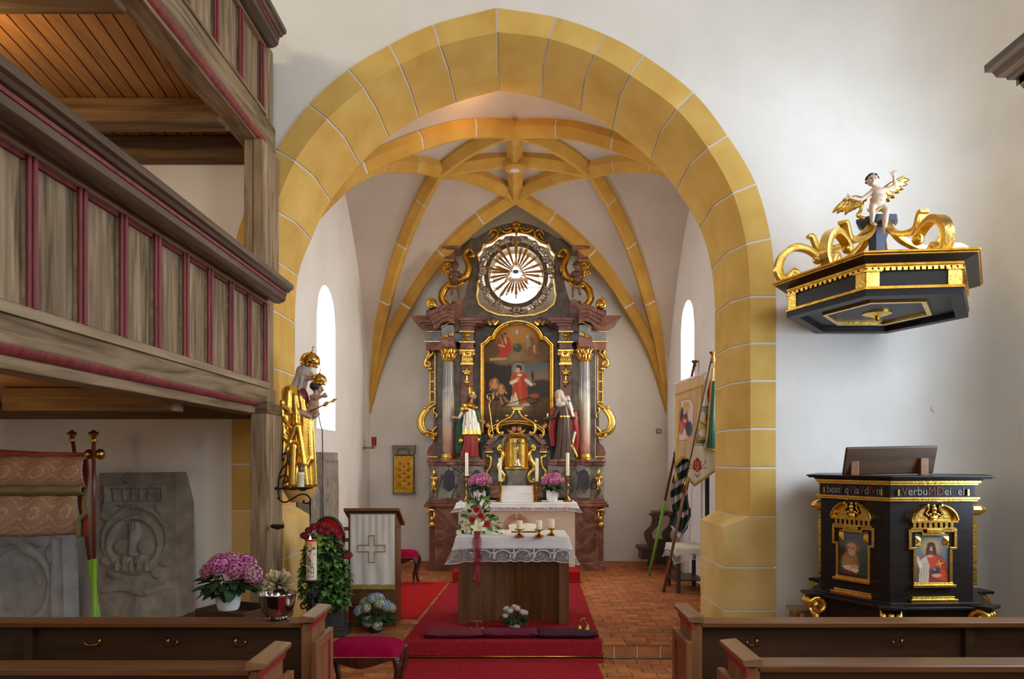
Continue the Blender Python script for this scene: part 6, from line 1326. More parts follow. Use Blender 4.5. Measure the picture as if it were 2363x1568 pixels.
def saint_r(p):
    p.grad((104, 112, 116), (92, 92, 90), 0, 120); p.ell(48, 44, 27, 27, (188, 150, 70), .7, .8)
    p.ell(50, 120, 44, 54, (120, 44, 36), 1, .2); p.poly([(14, 90), (30, 76), (44, 80), (40, 165), (10, 165)], (172, 160, 138)); p.poly([(34, 78), (60, 72), (92, 96), (98, 165), (60, 150), (44, 112)], (176, 64, 34)); p.poly([(60, 76), (92, 100), (96, 130), (72, 118)], (148, 48, 28), .8)
    for x in (18, 26, 34): p.line([(x, 100), (x - 2, 165)], 2, (130, 118, 100), .8)
    p.ell(47, 50, 11.5, 16, (196, 146, 104), 1, .25); p.ell(38, 54, 6, 20, (70, 42, 26), 1, .4, 8); p.ell(57, 54, 6, 20, (70, 42, 26), 1, .4, -8); p.ell(47, 36, 12, 8, (70, 42, 26), 1, .4); p.ell(47, 63, 8, 6, (86, 54, 34), 1, .4); p.line([(42, 48), (45, 48)], 2, (50, 34, 26)); p.line([(50, 48), (53, 48)], 2, (50, 34, 26)); p.ell(44, 76, 10, 4, (190, 140, 100), 1, .5)
    p.ell(9, 88, 5, 12, (196, 146, 104), 1, .3, -10); p.line([(12, 98), (16, 112)], 9, (196, 186, 164)); p.ell(62, 126, 13, 13, (52, 54, 60), 1, .2); p.ell(58, 121, 4, 4, (120, 126, 136), 1, .8); p.ell(64, 142, 14, 6, (190, 140, 100), 1, .4); p.line([(70, 92), (76, 112)], 3, (206, 160, 70)); p.line([(64, 104), (82, 100)], 3, (206, 160, 70))
face(C, A, saint_l, ('beatI qViaVdIVnl', (4, 7, 10, 12, 13), .56, .01))
face(A, B, saint_r, ('VerbuMDei  el', (0, 5, 6), .56, .0))
for P0, P1 in ((Vector((*bod[1], 0)), Vector((*bod[2], 0))), (Vector((*bod[4], 0)), Vector((*bod[5], 0)))):
    dr = (P1 - P0).normalized(); nn = Vector((dr.y, -dr.x, 0)); c = (P0 + P1) / 2 + nn * .02; mm = Matrix((dr, nn, Vector((0, 0, 1)))).transposed(); g = MB()
    for u in (-.19, .19): g.obox(c + dr * u + Vector((0, 0, 1.2)), (.02, .02, .28), mm)
    for z in (.93, 1.48): g.obox(c + Vector((0, 0, z)), (.21, .022, .015), mm)
    g.ell(c + Vector((0, 0, 1.58)), (.12, .08, .06), 10, 6); g.build('gilt_frame', m_gold, pul)
# reading desk on the rim and steps behind
dk = MB(); sl = math.radians(40); d = 6.75; uu = Vector((0, math.cos(sl), -math.sin(sl))) if False else Vector((0, -math.cos(sl), math.sin(sl)))
c = Vector((WX(2053, d), d, WZ(1063, d))); mm = Matrix((Vector((1, 0, 0)), Vector((0, .62, .78)), Vector((0, -.78, .62)))).transposed() if False else Matrix((Vector((1, .05, .02)).normalized(), Vector((0, -.3, .95)), Vector((0, -.95, -.3)))).transposed()
dk.obox(c, (.43, .135, .014), mm); dk.build('book_board', m_pewd, pul, bevel=.025)
for px in (1970, 2130): MB().box(WX(px - 9, d), WX(px + 9, d), d - .03, d + .03, zf1 + .07, WZ(1058, d)).build('desk_post', m_pew, pul, bevel=.004)
st = thing('pulpit_steps', 'light wooden treads of the pulpit stair showing left of the pulpit base', 'stairs', (2.85, 7.5, 0))
for i in range(2): MB().box(2.76, 2.99, 7.22 + .24 * i, 7.5 + .24 * i, .52 - .2 * i, .555 - .2 * i).build('tread', m_pewy, st, bevel=.004)
for x in (2.78, 2.93): MB().box(x, x + .03, 7.26, 7.46, 0, .52).build('string_board', m_pew, st)
# thermostat disc on the front wall and small wall switch
tag(MB().lathe([(.045, 0), (.045, .02), (.035, .03)], W(2155, 943, 7.99), 24, 1, 0, Matrix.Rotation(math.pi / 2, 3, 'X')).build('wall_disc', m_joint, auto=40), 'small round white disc fixed on the nave wall left of the corner', 'sensor')
# ---------------------------------------------------------------- carpets
m_carp = mat('red_carpet', (134, 24, 34), (164, 40, 48), scale=60, rough=.95, bump=.5, bscale=220, stretch=(1, .35, 1), spec=.1, bdist=.004)
m_carp2 = mat('bright_red_carpet', (158, 20, 22), (182, 34, 30), scale=60, rough=.95, bump=.4, bscale=220, spec=.1, bdist=.004)
CH = ZC + .004
t = thing('step_carpet', 'wide dark red carpet draped over the chancel step and round the wooden altar', 'carpet', (-.1, 9, ZC))
m = MB(); a = [(-1.14, 7.5), (.88, 7.5), (.975, 11.2), (-.98, 11.2)]
m.prism([(x, y, CH - .002) for x, y in a], (0, 0, .012)); m.build('carpet_top', m_carp, t)
MB().box(-1.14, .885, 7.488, 7.502, .02, CH + .01).build('carpet_riser', m_carp, t); MB().box(-1.13, .89, 7.36, 7.50, .004, .016).build('carpet_hem', m_carp, t)
for x in (-1.10, .84): MB().box(x - .005, x + .005, 7.5, 7.52, CH + .009, CH + .012).build('carpet_seam', m_carp2, t)
def rod(name, x0, x1, y, z, label):
    r = thing(name, label, 'rod', ((x0 + x1) / 2, y, z)); g = MB(); g.tube([(x0, y, z), (x1, y, z)], .011, 10); g.build('bar', m_brass, r, smooth=True)
    for x in (x0, x1):
        g = MB(); g.ell((x, y, z), .019, 10, 7); g.build('knob', m_brass, r, smooth=True); MB().box(x - .008, x + .008, y - .004, y + .05, z - .022, z + .022).build('bracket', m_brass, r)
rod('stair_rod', -1.15, .905, 7.468, .034, 'long brass stair rod across the foot of the chancel step')
tag(MB().box(-1.1, .82, 3.0, 7.34, .004, .016).build('aisle_runner', m_carp), 'dark red runner on the nave floor leading up to the chancel step', 'carpet')
t = MB(); t.prism([(x, y, CH - .002) for x, y in [(-2.05, 8.64), (-1.145, 8.64), (-1.02, 11.2), (-2.05, 11.2)]], (0, 0, .010)); tag(t.build('side_carpet', m_carp2), 'bright red carpet strip on the tiles left of the wooden altar behind the lectern', 'carpet')
t = thing('altar_step', 'low red carpeted step in front of the high altar', 'step', (.03, 11.7, ZC))
MB().box(WX(1045, 11.22), WX(1338, 11.22), 11.22, 12.36, ZC, ZC + .16).build('platform', m_pew, t); MB().box(WX(1044, 11.2), WX(1339, 11.2), 11.20, 12.36, ZC + .003, ZC + .172).build('carpet_cover', m_carp2, t, bevel=.012)
rod('stair_rod', WX(1042, 11.15), WX(1341, 11.15), 11.16, ZC + .03, 'short brass rod along the foot of the high altar step')
# ---------------------------------------------------------------- wooden people's altar with cloth
m_oak = mat('altar_oak', (82, 48, 18), (116, 72, 32), scale=1., stretch=WV, rough=.45, bump=.06, dist=.6)
da = 8.3; xa0, xa1 = WX(1057, da), WX(1313, da); za = 1.135
t = thing('wooden_altar', 'brown wooden altar table with V shaped front standing on the red carpet', 'altar', (0, 8.6, ZC))
for x0, x1, s in ((xa0, xa0 + .115, 1), (xa1 - .115, xa1, -1)): MB().box(x0, x1, da, 9.0, CH + .01, za).build('side_plank', m_oak, t, bevel=.004)
vx = WX(1185, 8.6)
for x0, x1 in ((xa0 + .115, vx), (vx, xa1 - .115)):
    f = lambda x: 8.33 + .30 * (1 - abs(x - vx) / (vx - xa0)); MB().prism([(x0, f(x0), CH + .01), (x1, f(x1), CH + .01), (x1, f(x1) + .03, CH + .01), (x0, f(x0) + .03, CH + .01)], (0, 0, za - CH - .02)).build('front_panel', m_oak, t)
MB().box(xa0, xa1, da - .01, 9.02, za, za + .035).build('table_top', m_oak, t, bevel=.004)
m_lace, nt, b = node_mat('white_lace'); N = nt.nodes
tc = N.new('ShaderNodeTexCoord'); vo = N.new('ShaderNodeTexVoronoi'); vo.inputs['Scale'].default_value = 62; nz = N.new('ShaderNodeTexNoise'); nz.inputs['Scale'].default_value = 26; nz.inputs['Detail'].default_value = 2
ad = N.new('ShaderNodeMath'); ad.operation = 'ADD'; cr = N.new('ShaderNodeValToRGB'); cr.color_ramp.elements[0].position = .66; cr.color_ramp.elements[1].position = .74
tr = N.new('ShaderNodeBsdfTransparent'); mx = N.new('ShaderNodeMixShader'); nt.links.new(tc.outputs['Object'], vo.inputs['Vector']); nt.links.new(tc.outputs['Object'], nz.inputs['Vector'])
nt.links.new(vo.outputs['Distance'], ad.inputs[0]); nt.links.new(nz.outputs['Fac'], ad.inputs[1]); nt.links.new(ad.outputs[0], cr.inputs['Fac']); nt.links.new(cr.outputs['Color'], mx.inputs[0])
mul = N.new('ShaderNodeMath'); mul.operation = 'MULTIPLY'; mul.inputs[1].default_value = .8; nt.links.new(cr.outputs['Color'], mul.inputs[0]); nt.links.new(mul.outputs[0], mx.inputs[0])
nt.links.new(b.outputs[0], mx.inputs[1]); nt.links.new(tr.outputs[0], mx.inputs[2]); nt.links.new(mx.outputs[0], N['Material Output'].inputs['Surface']); b.inputs['Base Color'].default_value = (*lin((226, 222, 222)), 1); b.inputs['Roughness'].default_value = .9
def cloth(name, label, x0, x1, y0, y1, z, drop, lace, flare, corner, parent_cat='tablecloth', scallop=.012, wave=.012, mc=None):
    """cloth lying on a table: top, hanging skirt with folds, lace border"""
    t = thing(name, label, parent_cat, ((x0 + x1) / 2, (y0 + y1) / 2, z)); P = []; r = .03
    per = 2 * (x1 - x0 + y1 - y0); n = 200
    def pt(i):
        s = per * i / n
        for a, b, c, d_, nx, ny in ((x0, y0, x1, y0, 0, -1), (x1, y0, x1, y1, 1, 0), (x1, y1, x0, y1, 0, 1), (x0, y1, x0, y0, -1, 0)):
            L = abs(c - a) + abs(d_ - b)
            if s <= L + 1e-9:
                u = s / L; e = min(u, 1 - u) * L; k = max(0, 1 - e / .16); o = math.sqrt(.5) * k
                cxn, cyn = (1 if (a + (c - a) * u) > (x0 + x1) / 2 else -1), (1 if (b + (d_ - b) * u) > (y0 + y1) / 2 else -1)
                nn = Vector((nx * (1 - k) + cxn * o * 1.2, ny * (1 - k) + cyn * o * 1.2, 0)); return Vector((a + (c - a) * u, b + (d_ - b) * u, z)), nn, k, s
            s -= L
        return Vector((x0, y0, z)), Vector((-.7, -.7, 0)), 1, per
    R_ = [pt(i) for i in range(n)]
    def ring(f, zz):
        out = []
        for p, nn, k, s in R_:
            dr = (drop + corner * k ** 1.3 + (scallop * abs(math.sin(s * 26)) if f == 1 else 0)) * zz
            w = wave * zz * (math.sin(s * 17) + .6 * math.sin(s * 41 + 1)) * (1 - .5 * k)
            out.append(p + nn * (.006 + flare * zz ** 1.5 * (1 + 1.5 * k) + w) + Vector((0, 0, -dr)))
        return out
    m = MB(); rows = [[p for p, *_ in R_]] + [ring(0, f) for f in (.04, .2, .36, .5, 1 - lace)]
    m.add([q for r_ in rows for q in r_], [(i * n + j, i * n + (j + 1) % n, (i + 1) * n + (j + 1) % n, (i + 1) * n + j) for i in range(len(rows) - 1) for j in range(n)] + [tuple(range(n))])
    m.build('linen', mc or m_white, t, smooth=False, auto=60)
    if lace:
        m = MB(); rows = [ring(0, 1 - lace), ring(0, 1 - lace * .5), ring(1, 1)]; m.add([q for r_ in rows for q in r_], [(i * n + j, i * n + (j + 1) % n, (i + 1) * n + (j + 1) % n, (i + 1) * n + j) for i in range(2) for j in range(n)]); m.build('lace_border', m_lace, t, smooth=True)
        g = MB(); edge = ring(1, 1); g.tube(edge + edge[:1], .004, 5, False)
        up = ring(0, 1 - lace); g.tube(up + up[:1], .003, 5, False); g.build('lace_edge', m_white, t, smooth=True)
        g = MB(); mid = ring(0, 1 - lace * .5); st = n * .22 / per; i = 0
        while i < n:
            p, nn = mid[int(i)], R_[int(i)][1].normalized(); i += st
            if R_[int(i - st)][2] > .1: continue
            sd = Vector((-nn.y, nn.x, 0)); h = drop * lace * .42
            for a, b in (((0, -.9), (0, .9)), ((-.5, .15), (.5, .15))): g.tube([p + nn * .004 + sd * (a[0] * h) + Vector((0, 0, a[1] * h)), p + nn * .004 + sd * (b[0] * h) + Vector((0, 0, b[1] * h))], .008, 5)
            g.tube([p + nn * .004 + sd * (h * 1.4 * math.cos(q) + .1) + Vector((0, 0, h * .9 * math.sin(q) - h * .2)) for q in [k * .5 for k in range(-1, 8)]], .006, 5)
        tag(g.build('lace_motif', m_white, t), kind='stuff')
    return t
cloth('altar_cloth', 'white linen cloth with a deep lace border on the wooden altar', xa0 - .02, xa1 - .005, 8.24, 9.0, za + .036, .262, .56, .05, .03)
ZA = za + .038
# candles on low brass dishes
def candle_dish(px, pyb, label, ht):
    d = 1700 * (CZ - ZA) / (pyb - VY); p = W(px, pyb, d); k = .95
    t = thing('brass_candle_dish', label, 'candle', tuple(p), 'pillar candles on the wooden altar')
    MB().lathe([(.058, 0), (.06, .006), (.045, .02), (.02, .035), (.014, .055), (.018, .065), (.05, .075), (.062, .085), (.06, .088)], p, 24).build('dish', m_brass, t, auto=45)
    g = MB(); g.lathe([(.034, .088), (.034, .088 + ht), (.028, .094 + ht), (.0, .088 + ht)], p, 20); g.build('candle', m_wax, t, auto=45)
    g = MB(); g.tube([p + Vector((0, 0, .088 + ht)), p + Vector((.002, 0, .105 + ht))], .002, 5); g.build('wick', m_iron, t)
m_wax = mat('cream_wax', (236, 222, 186), (242, 232, 204), scale=5, rough=.45)
candle_dish(1199, 1239, 'left cream pillar candle on a brass dish in front of the open missal', .085); candle_dish(1244, 1240, 'middle cream pillar candle on a brass dish on the wooden altar', .09); candle_dish(1273, 1237, 'right cream pillar candle on a brass dish on the wooden altar', .095)
def book(name, label, c, w, dd, tilt, rz, coverm):
    t = thing(name, label, 'book', c); R_ = Matrix.Rotation(rz, 3, 'Z') @ Matrix.Rotation(tilt, 3, 'X'); C = Vector(c)
    m = MB()
    for s in (-1, 1):
        m.grid(lambda u, v: C + R_ @ Vector((s * w / 2 * u, dd * (v - .5), .028 * math.sin(math.pi * (.15 + .85 * u)) ** .8 * (1 - .5 * u) + .006)), 8, 4, s < 0)
    m.build('pages', m_wax, t, smooth=True); g = MB(); g.obox(C + R_ @ Vector((0, 0, 0)), (w / 2 + .008, dd / 2 + .008, .005), R_); g.build('cover', coverm, t); return t
m_leather = mat('dark_leather', (46, 24, 20), (70, 38, 30), scale=8, rough=.5)
b = book('missal', 'large open missal on a small desk in the middle of the wooden altar', tuple(W(1210, 1226, 8.8)), .36, .25, math.radians(28), .15, m_leather)
g = MB(); p = Vector(b.location); g.beam(p + Vector((-.12, .05, -.06)), p + Vector((.12, .05, -.06)), .02, .09); g.box(p.x - .15, p.x + .15, p.y - .12, p.y + .12, ZA, ZA + .012); g.build('book_stand', m_pew, b)
book('prayer_book', 'smaller open book lying left of the large missal on the wooden altar', tuple(W(1165, 1232, 8.72)), .2, .15, math.radians(10), -.1, m_leather)
# ---------------------------------------------------------------- plants
m_leaf = attr_mat('leaf', .45, spec=.4); m_petal = attr_mat('petal', .6, spec=.2)
def leafmesh(name, outline_, cols, fold=.25):
    m = MB(); n = len(outline_); v = [(0, 0, 0)]; m.add([(x, y, abs(x) * fold - .15 * y * y) for x, y in outline_] + [(0, .45, -.03)], [(i, (i + 1) % n, n) for i in range(n)])
    o = colored(m, [cols[0]] * n + [cols[1]], name, m_leaf, None, True); d = o.data; bpy.data.objects.remove(o); return d
LEAF = leafmesh('leaf', [(0, 0), (.2, .12), (.3, .35), (.27, .6), (.12, .88), (0, 1), (-.12, .88), (-.27, .6), (-.3, .35), (-.2, .12)], ((40, 62, 34), (60, 86, 48)))
IVY = leafmesh('leaf', [(0, 0), (.3, -.05), (.5, .2), (.3, .4), (.34, .66), (.12, .68), (0, 1), (-.12, .68), (-.34, .66), (-.3, .4), (-.5, .2), (-.3, -.05)], ((70, 110, 44), (124, 160, 80)))
IVY2 = leafmesh('leaf', [(0, 0), (.3, -.05), (.5, .2), (.3, .4), (.34, .66), (.12, .68), (0, 1), (-.12, .68), (-.34, .66), (-.3, .4), (-.5, .2), (-.3, -.05)], ((46, 84, 34), (82, 120, 54)))
def headmesh(cols, n=70, flat=.75, size=.2, seed=1):
    R_ = random.Random(seed); m = MB(); cl = []
    for i in range(n):
        z = 1 - 1.5 * (i + .5) / n; a = i * 2.39996; r = math.sqrt(max(0, 1 - z * z)); nn = Vector((r * math.cos(a), r * math.sin(a), z)); p = Vector((nn.x, nn.y, nn.z * flat)) * R_.uniform(.9, 1.04)
        u = nn.orthogonal().normalized(); v = nn.cross(u); ro = R_.uniform(0, 1.5); c = cols[R_.randrange(len(cols))]
        for k in range(4):
            q = ro + k * math.pi / 2; e1 = u * math.cos(q) + v * math.sin(q); e2 = nn.cross(e1)
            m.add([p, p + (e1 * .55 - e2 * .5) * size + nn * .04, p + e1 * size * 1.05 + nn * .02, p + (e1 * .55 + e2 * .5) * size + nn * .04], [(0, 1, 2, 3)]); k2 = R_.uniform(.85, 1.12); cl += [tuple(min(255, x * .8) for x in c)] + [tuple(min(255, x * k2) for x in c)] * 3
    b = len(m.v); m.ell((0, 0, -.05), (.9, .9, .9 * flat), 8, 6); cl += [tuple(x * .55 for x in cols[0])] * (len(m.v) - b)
    o = colored(m, cl, 'flower_head', m_petal); d = o.data; bpy.data.objects.remove(o); return d
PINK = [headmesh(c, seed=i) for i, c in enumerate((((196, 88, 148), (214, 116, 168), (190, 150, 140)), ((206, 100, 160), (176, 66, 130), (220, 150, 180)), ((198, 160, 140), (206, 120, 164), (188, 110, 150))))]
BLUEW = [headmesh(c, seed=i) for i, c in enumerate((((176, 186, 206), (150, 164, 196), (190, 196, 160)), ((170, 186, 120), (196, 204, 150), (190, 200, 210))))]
def put(data, name, parent, p, dirv, sc, roll=0., sz=None):
    o = inst(data, name, parent, p); q = Vector(dirv).to_track_quat('Z' if name != 'leaf' else 'Y', 'Y' if name != 'leaf' else 'Z'); o.rotation_euler = (q.to_matrix() @ Matrix.Rotation(roll, 3, 'Z' if name != 'leaf' else 'Y')).to_euler(); o.scale = sz or (sc, sc, sc); return o
def hydrangea(name, label, p, pot, heads, datas, r, h, leaves, leafsc, grp=None, dn=.3):
    """p = pot foot; heads = [(dx, dy, z)] in m; pot(mbuilder) -> builds parts"""
    t = thing(name, label, 'potted plant', tuple(p), grp); p = Vector(p); pot(t, p); R_ = random.Random(len(label))
    g = MB()
    for dx, dy, z in heads: g.tube([p + Vector((0, 0, h)), p + Vector((dx * .6, dy * .6, (h + z) / 2)), p + Vector((dx, dy, z - r * .3))], .004, 5)
    g.build('stem', m_stem, t)
    for i, (dx, dy, z) in enumerate(heads): put(datas[i % len(datas)], 'flower_head', t, p + Vector((dx, dy, z)), (dx * 2, dy * 2 - .05, .35), r * R_.uniform(.88, 1.1), R_.uniform(0, 6))
    hx = max(abs(a) for a, _, _ in heads)
    for i in range(leaves):
        a = i * 2.4; rr = hx * R_.uniform(.3, .8); q = p + Vector((rr * math.cos(a), rr * .8 * math.sin(a), h + R_.uniform(.1, .75) * (heads[0][2] - h - r * .4)))
        put(LEAF, 'leaf', t, q, (math.cos(a), math.sin(a), R_.uniform(-.5, .15)), leafsc * R_.uniform(.8, 1.2), R_.uniform(-.4, .4))
    return t
m_stem = mat('green_stem', (52, 80, 40), (70, 96, 52), rough=.6); m_pot = mat('white_glazed_pot', (226, 224, 220), (236, 234, 230), scale=3, rough=.22); m_soil = mat('soil', (40, 30, 22), rough=.95)
def pot_round(r, h, m, fl=0.):
    def f(t, p):
        MB().lathe([(r * .72, 0), (r * .74, .006), (r * .78, h * .12), (r * .82, h * .2), (r * .97, h * .85), (r, h * .9), (r * 1.04, h * .93), (r * 1.04, h), (r * .95, h), (r * .93, h * .9), (0, h * .88)], p, 40 if fl else 28, 1, fl).build('pot', m, t, auto=50 if not fl else 80)
    return f
ph = W(527, 1407, 5.95)
hydrangea('pink_hydrangea', 'large pink hydrangea in a white glazed pot on the tray on the round table', ph, pot_round(.108, .145, m_pot), [(-.14, -.02, .32), (-.05, -.06, .36), (.05, .02, .36), (.09, -.07, .33), (.17, -.02, .33), (.0, .06, .38), (-.10, .06, .37), (.13, .07, .36), (.21, -.05, .30)], PINK, .09, .13, 64, .14)
zm = CZ - (1160 - VY) * 11.75 / F
for px, lb, hs in ((1107, 'left', 1.0), (1274, 'right', .95)):
    d = 11.85; p = W(px, 1160, d); p.z = zm + .003
    hydrangea('altar_hydrangea', '%s pink hydrangea in a ribbed white pot on the high altar table' % lb, p, pot_round(.105, .2, m_pot, .03), [(-.10, -.03, .33), (.02, -.08, .34), (.12, -.03, .35), (-.05, .05, .38), (.07, .05, .39)], PINK, .095, .18, 30, .13)
pw = W(1187, 1446, 8.03); pw.z = CH + .012
WHT_H = [headmesh(((226, 214, 204), (214, 196, 190), (206, 204, 180)), 26, .7, .42, 9)]
hydrangea('white_azalea', 'small white flowering plant in a ribbed white pot before the wooden altar', pw, pot_round(.072, .115, m_pot, .03), [(-.10, -.02, .16), (-.05, -.05, .22), (.03, -.02, .24), (.09, -.03, .2), (.12, 0, .19), (-.09, .03, .22), (.0, .05, .24)], WHT_H, .036, .1, 70, .08)
pbx = W(866, 1457, 8.0); pbx.z = ZC
hydrangea('blue_hydrangea', 'pale blue and green hydrangea in a dark pot on the tiles before the lectern', pbx, pot_round(.085, .14, mat('dark_blue_pot', (30, 28, 56), (44, 40, 72), rough=.3)), [(-.17, -.04, .24), (-.08, -.08, .28), (-.02, -.03, .37), (.06, -.08, .33), (.13, -.06, .30), (.17, .0, .27), (-.06, -.12, .14), (.05, -.14, .11), (.02, .06, .36), (-.12, .05, .31)], BLUEW, .066, .12, 60, .13)
# bouquet on the wooden altar
pq = W(1105, 1238, 8.62); pq.z = ZA
t = thing('altar_bouquet', 'tall bouquet of white lilies and red carnations with red ribbon on the wooden altar', 'bouquet', tuple(pq))
MB().lathe([(.06, 0), (.08, .02), (.09, .06), (.08, .07), (.0, .06)], pq, 20).build('bowl', m_pot, t, auto=45)
s = 8.6 / F; B = lambda x, y, f=0: W(x, y, 8.6) + Vector((0, -f * s, 0))
def petalflower(c, dirv, r, n, wd, curl, col, tipc, name, par, layers=1):
    m = MB(); cl = []; nn = Vector(dirv).normalized(); u = nn.orthogonal().normalized(); v = nn.cross(u)
    for L in range(layers):
        for k in range(n):
            a = 2 * math.pi * (k + .5 * L) / n; e = u * math.cos(a) + v * math.sin(a); q = nn.cross(e); rr = r * (1 - .22 * L); P = []
            for i in range(5):
                tt = i / 4; w = rr * wd * math.sin(math.pi * (.12 + .86 * tt)); c0 = Vector(c) + e * (rr * tt) + nn * (rr * (curl * tt - curl * .9 * tt ** 3 + .18 * L))
                P += [c0 - q * w, c0 + nn * (-.12 * w), c0 + q * w]; cl += [tuple(a_ + (b_ - a_) * tt for a_, b_ in zip(col, tipc))] * 3
            m.add(P, [(i * 3 + j, i * 3 + j + 1, i * 3 + j + 4, i * 3 + j + 3) for i in range(4) for j in range(2)])
    return colored(m, cl, name, m_petal, par, True)
for x, y, f, dv, r in ((1104, 1218, 26, (.1, -1, .35), .105), (1076, 1214, 18, (-.6, -.8, .2), .085), (1083, 1170, 14, (-.5, -.5, .6), .08), (1112, 1158, 8, (.5, -.3, .7), .07), (1094, 1200, 10, (-.3, -1, .4), .06)): petalflower(B(x, y, f), dv, r, 6, .24, .7, (212, 210, 150), (240, 236, 226), 'lily', t)
for x, y, f in ((1101, 1176, 18), (1110, 1190, 18), (1091, 1199, 20), (1124, 1209, 20)): petalflower(B(x, y, f), (.1, -1, .4), .045, 9, .32, .5, (120, 8, 18), (176, 20, 30), 'carnation', t, 4)
for x, y, f in ((1068, 1236, 24), (1060, 1228, 20), (1126, 1228, 22), (1083, 1225, 22), (1136, 1222, 12)): petalflower(B(x, y, f), (0, -1, .3), .036, 14, .14, .4, (216, 214, 150), (238, 236, 226), 'daisy', t, 2)
R_ = random.Random(4); m = MB(); cl = []
for i in range(230):
    a = R_.uniform(0, 1); cx = 1104 + R_.uniform(-1, 1) * (12 + 42 * a); cy = 1155 + 82 * a + R_.uniform(-6, 6); c = B(cx, cy, R_.uniform(-12, 14)); dv = Vector((cx - 1104, -R_.uniform(0, 24), (1200 - cy) * .6 + R_.uniform(-10, 10))).normalized(); L = R_.uniform(.05, .11); q = dv.cross(Vector((0, -1, .3))).normalized() * L * R_.choice((.08, .14, .3)); g = R_.choice(((56, 86, 44), (86, 118, 52), (118, 146, 66), (40, 66, 38), (160, 170, 120)))
    m.add([c, c + dv * L * .5 + q, c + dv * L, c + dv * L * .5 - q], [(0, 1, 2, 3)]); cl += [g] * 4
tag(colored(m, cl, 'greenery', m_leaf, t), kind='stuff')
for tip, w in (((1095, 1148), 5), ((1102, 1146), 5), ((1085, 1152), 6)):
    m = MB(); a, b_ = B(1098, 1180), B(*tip, 4); q = Vector((1, 0, .2)) * .02; m.add([a - q * .3, a + q * .3, a.lerp(b_, .6) + q, b_, a.lerp(b_, .6) - q], [(0, 1, 2, 3, 4)]); colored(m, [(120, 150, 70)] * 5, 'long_leaf', m_leaf, t)
m_tulle, nt, bb = node_mat('red_tulle'); bb.inputs['Base Color'].default_value = (*lin((150, 24, 44)), 1); bb.inputs['Alpha'].default_value = .62; bb.inputs['Roughness'].default_value = .5
for k, (x0, x1, y1) in enumerate(((1096, 1098, 1345), (1104, 1108, 1310), (1100, 1103, 1362))):
    pts = crom([(1102, 1226), (x0, 1250), (x0 + 2, 1285), (x1, y1 - 20), (x1 - 4, y1)], 5); m = MB(); A_, B_ = [], []
    for i, (x, y) in enumerate(pts):
        w = (7 - 3.5 * i / len(pts)) * (1 + .15 * math.sin(i * 1.3 + k)); z = W(x, y, 8.12 - .006 * k - .0); z.y -= .02 * math.sin(i * .8 + k); A_.append(z + Vector((-w * s, .01 * math.sin(i), 0))); B_.append(z + Vector((w * s, -.01 * math.sin(i), 0)))
    m.strip(A_, B_); m.build('ribbon', m_tulle, t, smooth=True)
# ---------------------------------------------------------------- high altar table, candlesticks, missal stand
dm = 11.62; xm0, xm1 = WX(1058, dm), WX(1327, dm)
t = thing('altar_table', 'stone mensa of the high altar hung with a beige frontal embroidered with cross and rays', 'altar', ((xm0 + xm1) / 2, dm, ZC))
m_frontal = mat('beige_frontal', (206, 188, 164), (218, 202, 180), scale=3, rough=.85, bump=.15, bscale=12)
MB().box(xm0 + .03, xm1 - .03, dm + .03, 12.36, ZC + .173, zm - .02).build('core', m_mgrey, t)
m = MB(); m.grid(lambda u, v: Vector((xm0 + (xm1 - xm0) * u, dm + .008 * math.sin(u * 23) * (1 - v), ZC + .18 + v * (zm - ZC - .2))), 60, 3); m.build('frontal', m_frontal, t, smooth=True)
m_emb = mat('orange_embroidery', (176, 96, 44), (192, 116, 60), scale=20, rough=.7)
for k in range(-11, 12):
    a = math.radians(90 - k * 8.6); 
    if abs(k) <= 0: continue
    g = MB(); r0, r1 = 17, 31; ptube([(1192 + r0 * math.cos(a), 1220 - r0 * math.sin(a) * 1.1), (1192 + r1 * math.cos(a), 1220 - r1 * math.sin(a) * 1.1)], [.5, 1.1], dm - .012, g, 5); g.build('embroidered_ray', m_emb, t)
sweep([(1188, 1218), (1188, 1196), (1197, 1196), (1197, 1214), (1214, 1214), (1214, 1222), (1172, 1222), (1172, 1214), (1188, 1214)], [(-.5, 0), (0, .006), (.5, 0)], False, dm - .012).build('embroidered_cross', m_emb, t)
cloth('mensa_cloth', 'white cloth with narrow lace edge on the high altar table', xm0 - .03, xm1 + .03, dm - .02, 12.38, zm, .115, .4, .035, .03, scallop=.006, wave=.006)
def stick(px, py0, py1, py2, label):
    d = 11.95 if 1100 < px < 1290 else 11.9; p = W(px, 1160, d); p.z = zm + .003; s = d / F; H1 = (py0 - py1) * s; H2 = (py1 - py2) * s
    t = thing('brass_candlestick', label, 'candlestick', tuple(p), 'candlesticks on the high altar table')
    MB().lathe([(.075, 0), (.078, .012), (.05, .03), (.045, .05), (.022, .07), (.016, .10), (.026, H1 * .4), (.014, H1 * .45), (.013, H1 * .55), (.03, H1 * .62), (.014, H1 * .68), (.014, H1 * .8), (.024, H1 * .86), (.018, H1 * .9), (.05, H1 * .95), (.066, H1), (.06, H1 + .004), (.02, H1 + .004)], p, 20).build('stick', m_brass, t, auto=45)
    MB().lathe([(.027, H1), (.027, H1 + H2 - .01), (.02, H1 + H2), (0, H1 + H2)], p, 16).build('candle', m_wax, t, auto=45)
for a in ((1077, 1160, 1101, 1047, 'far left tall brass candlestick with a white candle on the high altar table'), (1154, 1160, 1114, 1060, 'inner left brass candlestick with a white candle by the tabernacle'), (1239, 1160, 1114, 1060, 'inner right brass candlestick with a white candle by the tabernacle'), (1310, 1160, 1100, 1047, 'far right tall brass candlestick with a white candle on the high altar table')): stick(*a)
t = thing('covered_missal_stand', 'missal stand under a white cloth with yellow edge in front of the tabernacle', 'stand', tuple(W(1193, 1160, 11.7)))
